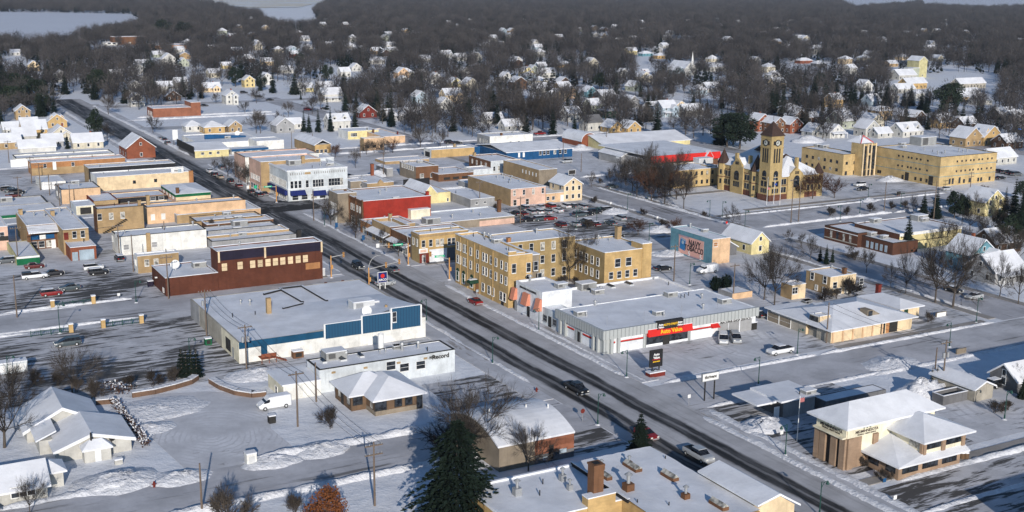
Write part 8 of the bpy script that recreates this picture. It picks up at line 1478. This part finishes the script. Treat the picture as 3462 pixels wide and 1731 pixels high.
OPEN=[W_((-900,36),(140,42),(440,48),(478,72),(468,94),(370,112),(300,122),(215,150),(-900,150)),W_((560,-30),(905,-30),(905,40),(770,34),(660,10)),W_((800,-30),(1180,-30),(1100,16),(1060,44),(1085,86),(980,100),(900,82),(870,50),(770,40)),W_((2740,-30),(3100,-30),(3095,18),(2890,34)),W_((3100,-30),(3500,-30),(3500,30),(3300,36),(3120,26)),W_((300,402),(480,385),(700,360),(960,330),(1150,360),(1150,450),(430,480)),W_((690,300),(960,300),(1000,360),(690,375)),W_((2610,215),(2780,228),(2750,262),(2660,262)),W_((0,190),(60,205),(75,255),(0,240)),W_((2140,180),(2200,180),(2200,245),(2140,245)),W_((950,50),(1060,50),(1060,92),(950,92)),W_((40,395),(290,410),(310,520),(0,520)),W_((2280,320),(2500,330),(2500,350),(2280,345)),W_((3000,250),(3380,250),(3380,350),(3000,350)),W_((2230,380),(2460,380),(2460,420),(2230,420))]
EDGE=[(-200,430),(0,430),(140,400),(330,400),(520,372),(820,322),(900,350),(1100,420),(1200,470),(1500,470),(1620,475),(1900,455),(2150,470),(2330,470),(2600,450),(2800,480),(3000,470),(3200,480),(3462,560),(3700,560)]
def edge_y(px):
 for(x0,y0),(x1,y1)in zip(EDGE,EDGE[1:]):
  if x0<=px<=x1:return y0+(y1-y0)*(px-x0)/(x1-x0)
 return 400
from mathutils import noise as mnoise
hp=[(o.location.x,o.location.y)for o in HOUSES]+[(b_.o.location.x,b_.o.location.y)for b_ in BLD]
cell={}
for x,y in hp:cell.setdefault((int(x//30),int(y//30)),[]).append((x,y))
tc={}
for x,y in taken:tc.setdefault((int(x//30),int(y//30)),[]).append((x,y))
def near_any(x,y,c,r):
 i,j=int(x//30),int(y//30)
 return any((x-a)**2+(y-e)**2<r*r for q in range(i-1,i+2)for w in range(j-1,j+2)for a,e in c.get((q,w),()))
pts=[];D=470.0
while D<4600:
 st_=9.6 if D<800 else max(8.2,9.6-(D-800)*.004)+max(0,D-1400)*.003
 half=D*.50+30;n=int(2*half/st_)
 for i in range(n):
  x=-half+2*half*(i+rnd.random())/n;y=D+rnd.uniform(-.5,.5)*st_
  px,py=proj(x,y,0)
  if py>edge_y(px)or px<-250 or px>3720:continue
  u,v=to_uv((x,y));cl=mnoise.noise((x*.012,y*.012,3.1));near=D<1700
  if cl<(-.2 if near else-.42):continue
  if abs(v-110.3)<14 and u<760:continue
  if D<1000 and(any(abs(u-s)<6.5 for s in(466,575,683))and v>120 or abs(v-219.5)<7.5):continue
  if near_any(x,y,cell,7.5)or any(abs(u-f_.cu)<f_.D/2+2.5 and abs(v-f_.cv)<f_.W/2+2.5 for f_ in BLD):continue
  if D<2400 and rnd.random()<(.5 if D<850 else .88)and any(near_any(x*(1+q/D),y+q,cell,8.5)for q in range(9,int(46 if D<850 else min(150,D*.095)),12)):continue
  if near_any(x,y,tc,3.5):continue
  if any(inside((x,y),o_)for o_ in OPEN):continue
  con=(px<190 and py>225 and rnd.random()<.6)or mnoise.noise((x*.02,y*.02,9.0))>.12 and rnd.random()<.6 or rnd.random()<.08
  pts.append((x,y,D,con))
 D+=st_
FARB=[far_bare(400+i,12,(4.2,5,5.6,4.4,3.8)[i],380,True)for i in range(5)]
for t_ in FARB:t_[1]['H']=12.0
pts.sort(key=lambda q:math.hypot(q[0],q[1]))
nb=sum(1 for o in TREES if o.name.startswith('bare_tree'));nc=sum(1 for o in TREES if o.name.startswith('spruce_tree'));rest=[]
for x,y,d_,con in pts:
 h_=rnd.uniform(9.5,15.5)
 if con and nc<260:nc+=1;tree(x,y,h_,rnd.choice(SPRUCE),'spruce_tree','tree','dark spruce among the bare trees of the far neighbourhood',rnd.uniform(.9,1.3),group='spruces in the far neighbourhood')
 elif not con and nb<300:nb+=1;tree(x,y,h_,rnd.choice(FARB),'bare_tree','tree','bare grey-brown tree among the houses beyond downtown',rnd.uniform(.9,1.2),group='bare trees among the far houses')
 else:rest.append((x,y,d_,con))
me=bpy.data.meshes.new('far_woods');me.from_pydata([(x,y,-.1)for x,y,_,_ in rest],[],[])
for nm,ty,vals in(('pick','INT',[rnd.randrange(7,9)if c else rnd.randrange(0,7)for*_,c in rest]),('turn','FLOAT',[rnd.uniform(0,6.28)for _ in rest]),('size','FLOAT',[rnd.uniform(.85,1.35)*(1+max(0,d_-1200)/9000)for _,_,d_,_ in rest])):
 at=me.attributes.new(nm,ty,'POINT');at.data.foreach_set('value',vals)
fo=link('far_woods',me);fo['kind']='stuff';fo['label']='bare grey-brown woods and wooded town stretching to the fields'
ng=bpy.data.node_groups.new('scatter','GeometryNodeTree');ng.interface.new_socket('Geometry',in_out='INPUT',socket_type='NodeSocketGeometry');ng.interface.new_socket('Geometry',in_out='OUTPUT',socket_type='NodeSocketGeometry')
N_=ng.nodes;gi,go=N_.new('NodeGroupInput'),N_.new('NodeGroupOutput');ip=N_.new('GeometryNodeInstanceOnPoints');ci=N_.new('GeometryNodeCollectionInfo');ci.inputs['Collection'].default_value=src;ci.inputs['Separate Children'].default_value=True;ci.inputs['Reset Children'].default_value=True
def na(nm,ty):n=N_.new('GeometryNodeInputNamedAttribute');n.data_type=ty;n.inputs[0].default_value=nm;return n.outputs[0]
cx_=N_.new('ShaderNodeCombineXYZ');er=N_.new('FunctionNodeEulerToRotation');lk=ng.links.new
lk(gi.outputs[0],ip.inputs['Points']);lk(ci.outputs[0],ip.inputs['Instance']);ip.inputs['Pick Instance'].default_value=True;lk(na('pick','INT'),ip.inputs['Instance Index']);lk(na('turn','FLOAT'),cx_.inputs[2]);lk(cx_.outputs[0],er.inputs[0]);lk(er.outputs[0],ip.inputs['Rotation']);lk(na('size','FLOAT'),ip.inputs['Scale']);lk(ip.outputs[0],go.inputs[0])
fo.modifiers.new('scatter','NODES').node_group=ng
print('woods',len(rest),'bare',nb,'spruce',nc,'houses',len(HOUSES))
LM=[(b_.o,t)for b_,t in((f1,'the white corner store'),(f3,'the big red wall'),(G1,'the gold apartment house'),(k3,'the car parts store'),(c0,'the yellow county block'),(g6,'the two-storey yellow office'),(NV,'the painted advertisement'),(L2,'the brown library'),(M2,'the wide-roofed office'),(A1,'the cream flats'),(CU,'the credit union'),(RO_,'the newspaper office'),(BB,'the blue-and-white building'),(T2,'the brown theatre'),(g2,'the yellow-green warehouse'),(g5,'the red-roofed store'),(f15,'the tall white building'),(RH,'the orange brick hall'),(e1,'the long orange brick building'),(f11,'the dark brown brick building'))]+[(CH,'the clock tower'),(BO,'the brown hip-roofed office'),(HG,'the twin-gabled grey house'),(AB,'the arched-roof building'),(FBb,'the foreground chimney'),(GE,'the grain elevator'),(CHU,'the white church spire'),(HB,'the corner house')]
LP=[(o.location.x,o.location.y,t)for o,t in LM]+[gxy(('a',700,300))+('the frozen lake',),gxy(('b',300,100))+('the far stubble field',),gxy(('a',1000,1130))+('the bend of the main street',),gxy(('c',2500,600))+('the distant right woods',),gxy(('c',1000,300))+('the middle of the far woods',),gxy(('b',1500,500))+('the hazy town centre woods',)]
def place(o):
 x,y=o.location.x,o.location.y;a,b_,t=min(LP,key=lambda q:math.hypot((q[0]-x),(q[1]-y)*.6));p,q=proj(x,y,0),proj(a,b_,0)
 dx,dy=p[0]-q[0],p[1]-q[1]
 if abs(dx)>abs(dy)*1.6:return('left of ' if dx<0 else 'right of ')+t
 return('behind ' if dy<0 else 'in front of ')+t
G_={}
for o,base in AUTO:G_.setdefault(base+' '+place(o),[]).append(o)
ORD=['leftmost','second','third','fourth','fifth','sixth','seventh','eighth','ninth','tenth','eleventh','twelfth','thirteenth']
NUM=['','','two','three','four','five','six','seven','eight','nine','ten','eleven','twelve','thirteen']
for lab,os_ in G_.items():
 if len(os_)==1:os_[0]['label']=lab;continue
 os_.sort(key=lambda o:proj(o.location.x,o.location.y,0)[0])
 for i,o in enumerate(os_):
  o['label']=(ORD[i]+(' from the left' if 0<i<len(os_)-1 else '')if i<len(os_)-1 else 'rightmost')+' '+lab;o['group']='like '+lab if len(lab)<70 else lab
def shorten(s):
 w=s.split();return ' '.join(w[:16])if len(w)>16 else s
seen={}
for o in THINGS:
 l=o.get('label','')
 if len(l.split())>16:
  for a,b_ in((' and ',' & '),('the ',''),(' with a ',' with '),(' of a ',' of ')):
   if len(l.split())>16:l=l.replace(a,b_.replace('&','and'))
  o['label']=l
byl={}
for o in CARS:byl.setdefault(o['label'],[]).append(o)
for l,os_ in byl.items():
 if len(os_)>1:
  os_.sort(key=lambda o:proj(o.location.x,o.location.y,0)[0])
  for i,o in enumerate(os_):o['label']=('leftmost' if i==0 else 'rightmost' if i==len(os_)-1 else 'middle' if len(os_)==3 else ORD[i])+' '+l
hz_=MB();hz_.box(-5200,5200,-260,6500,-1.2,84);hzo=hz_.build('haze',TAR);hzo['kind']='stuff';hm_=bpy.data.materials.new('air');hm_.use_nodes=True;n_=hm_.node_tree.nodes;n_.remove(n_['Principled BSDF'])
pv=n_.new('ShaderNodeVolumePrincipled');pv.inputs['Color'].default_value=(.80,.88,1,1);pv.inputs['Density'].default_value=6e-5;pv.inputs['Anisotropy'].default_value=.2
hm_.node_tree.links.new(pv.outputs[0],n_['Material Output'].inputs['Volume']);hzo.data.materials.clear();hzo.data.materials.append(hm_)
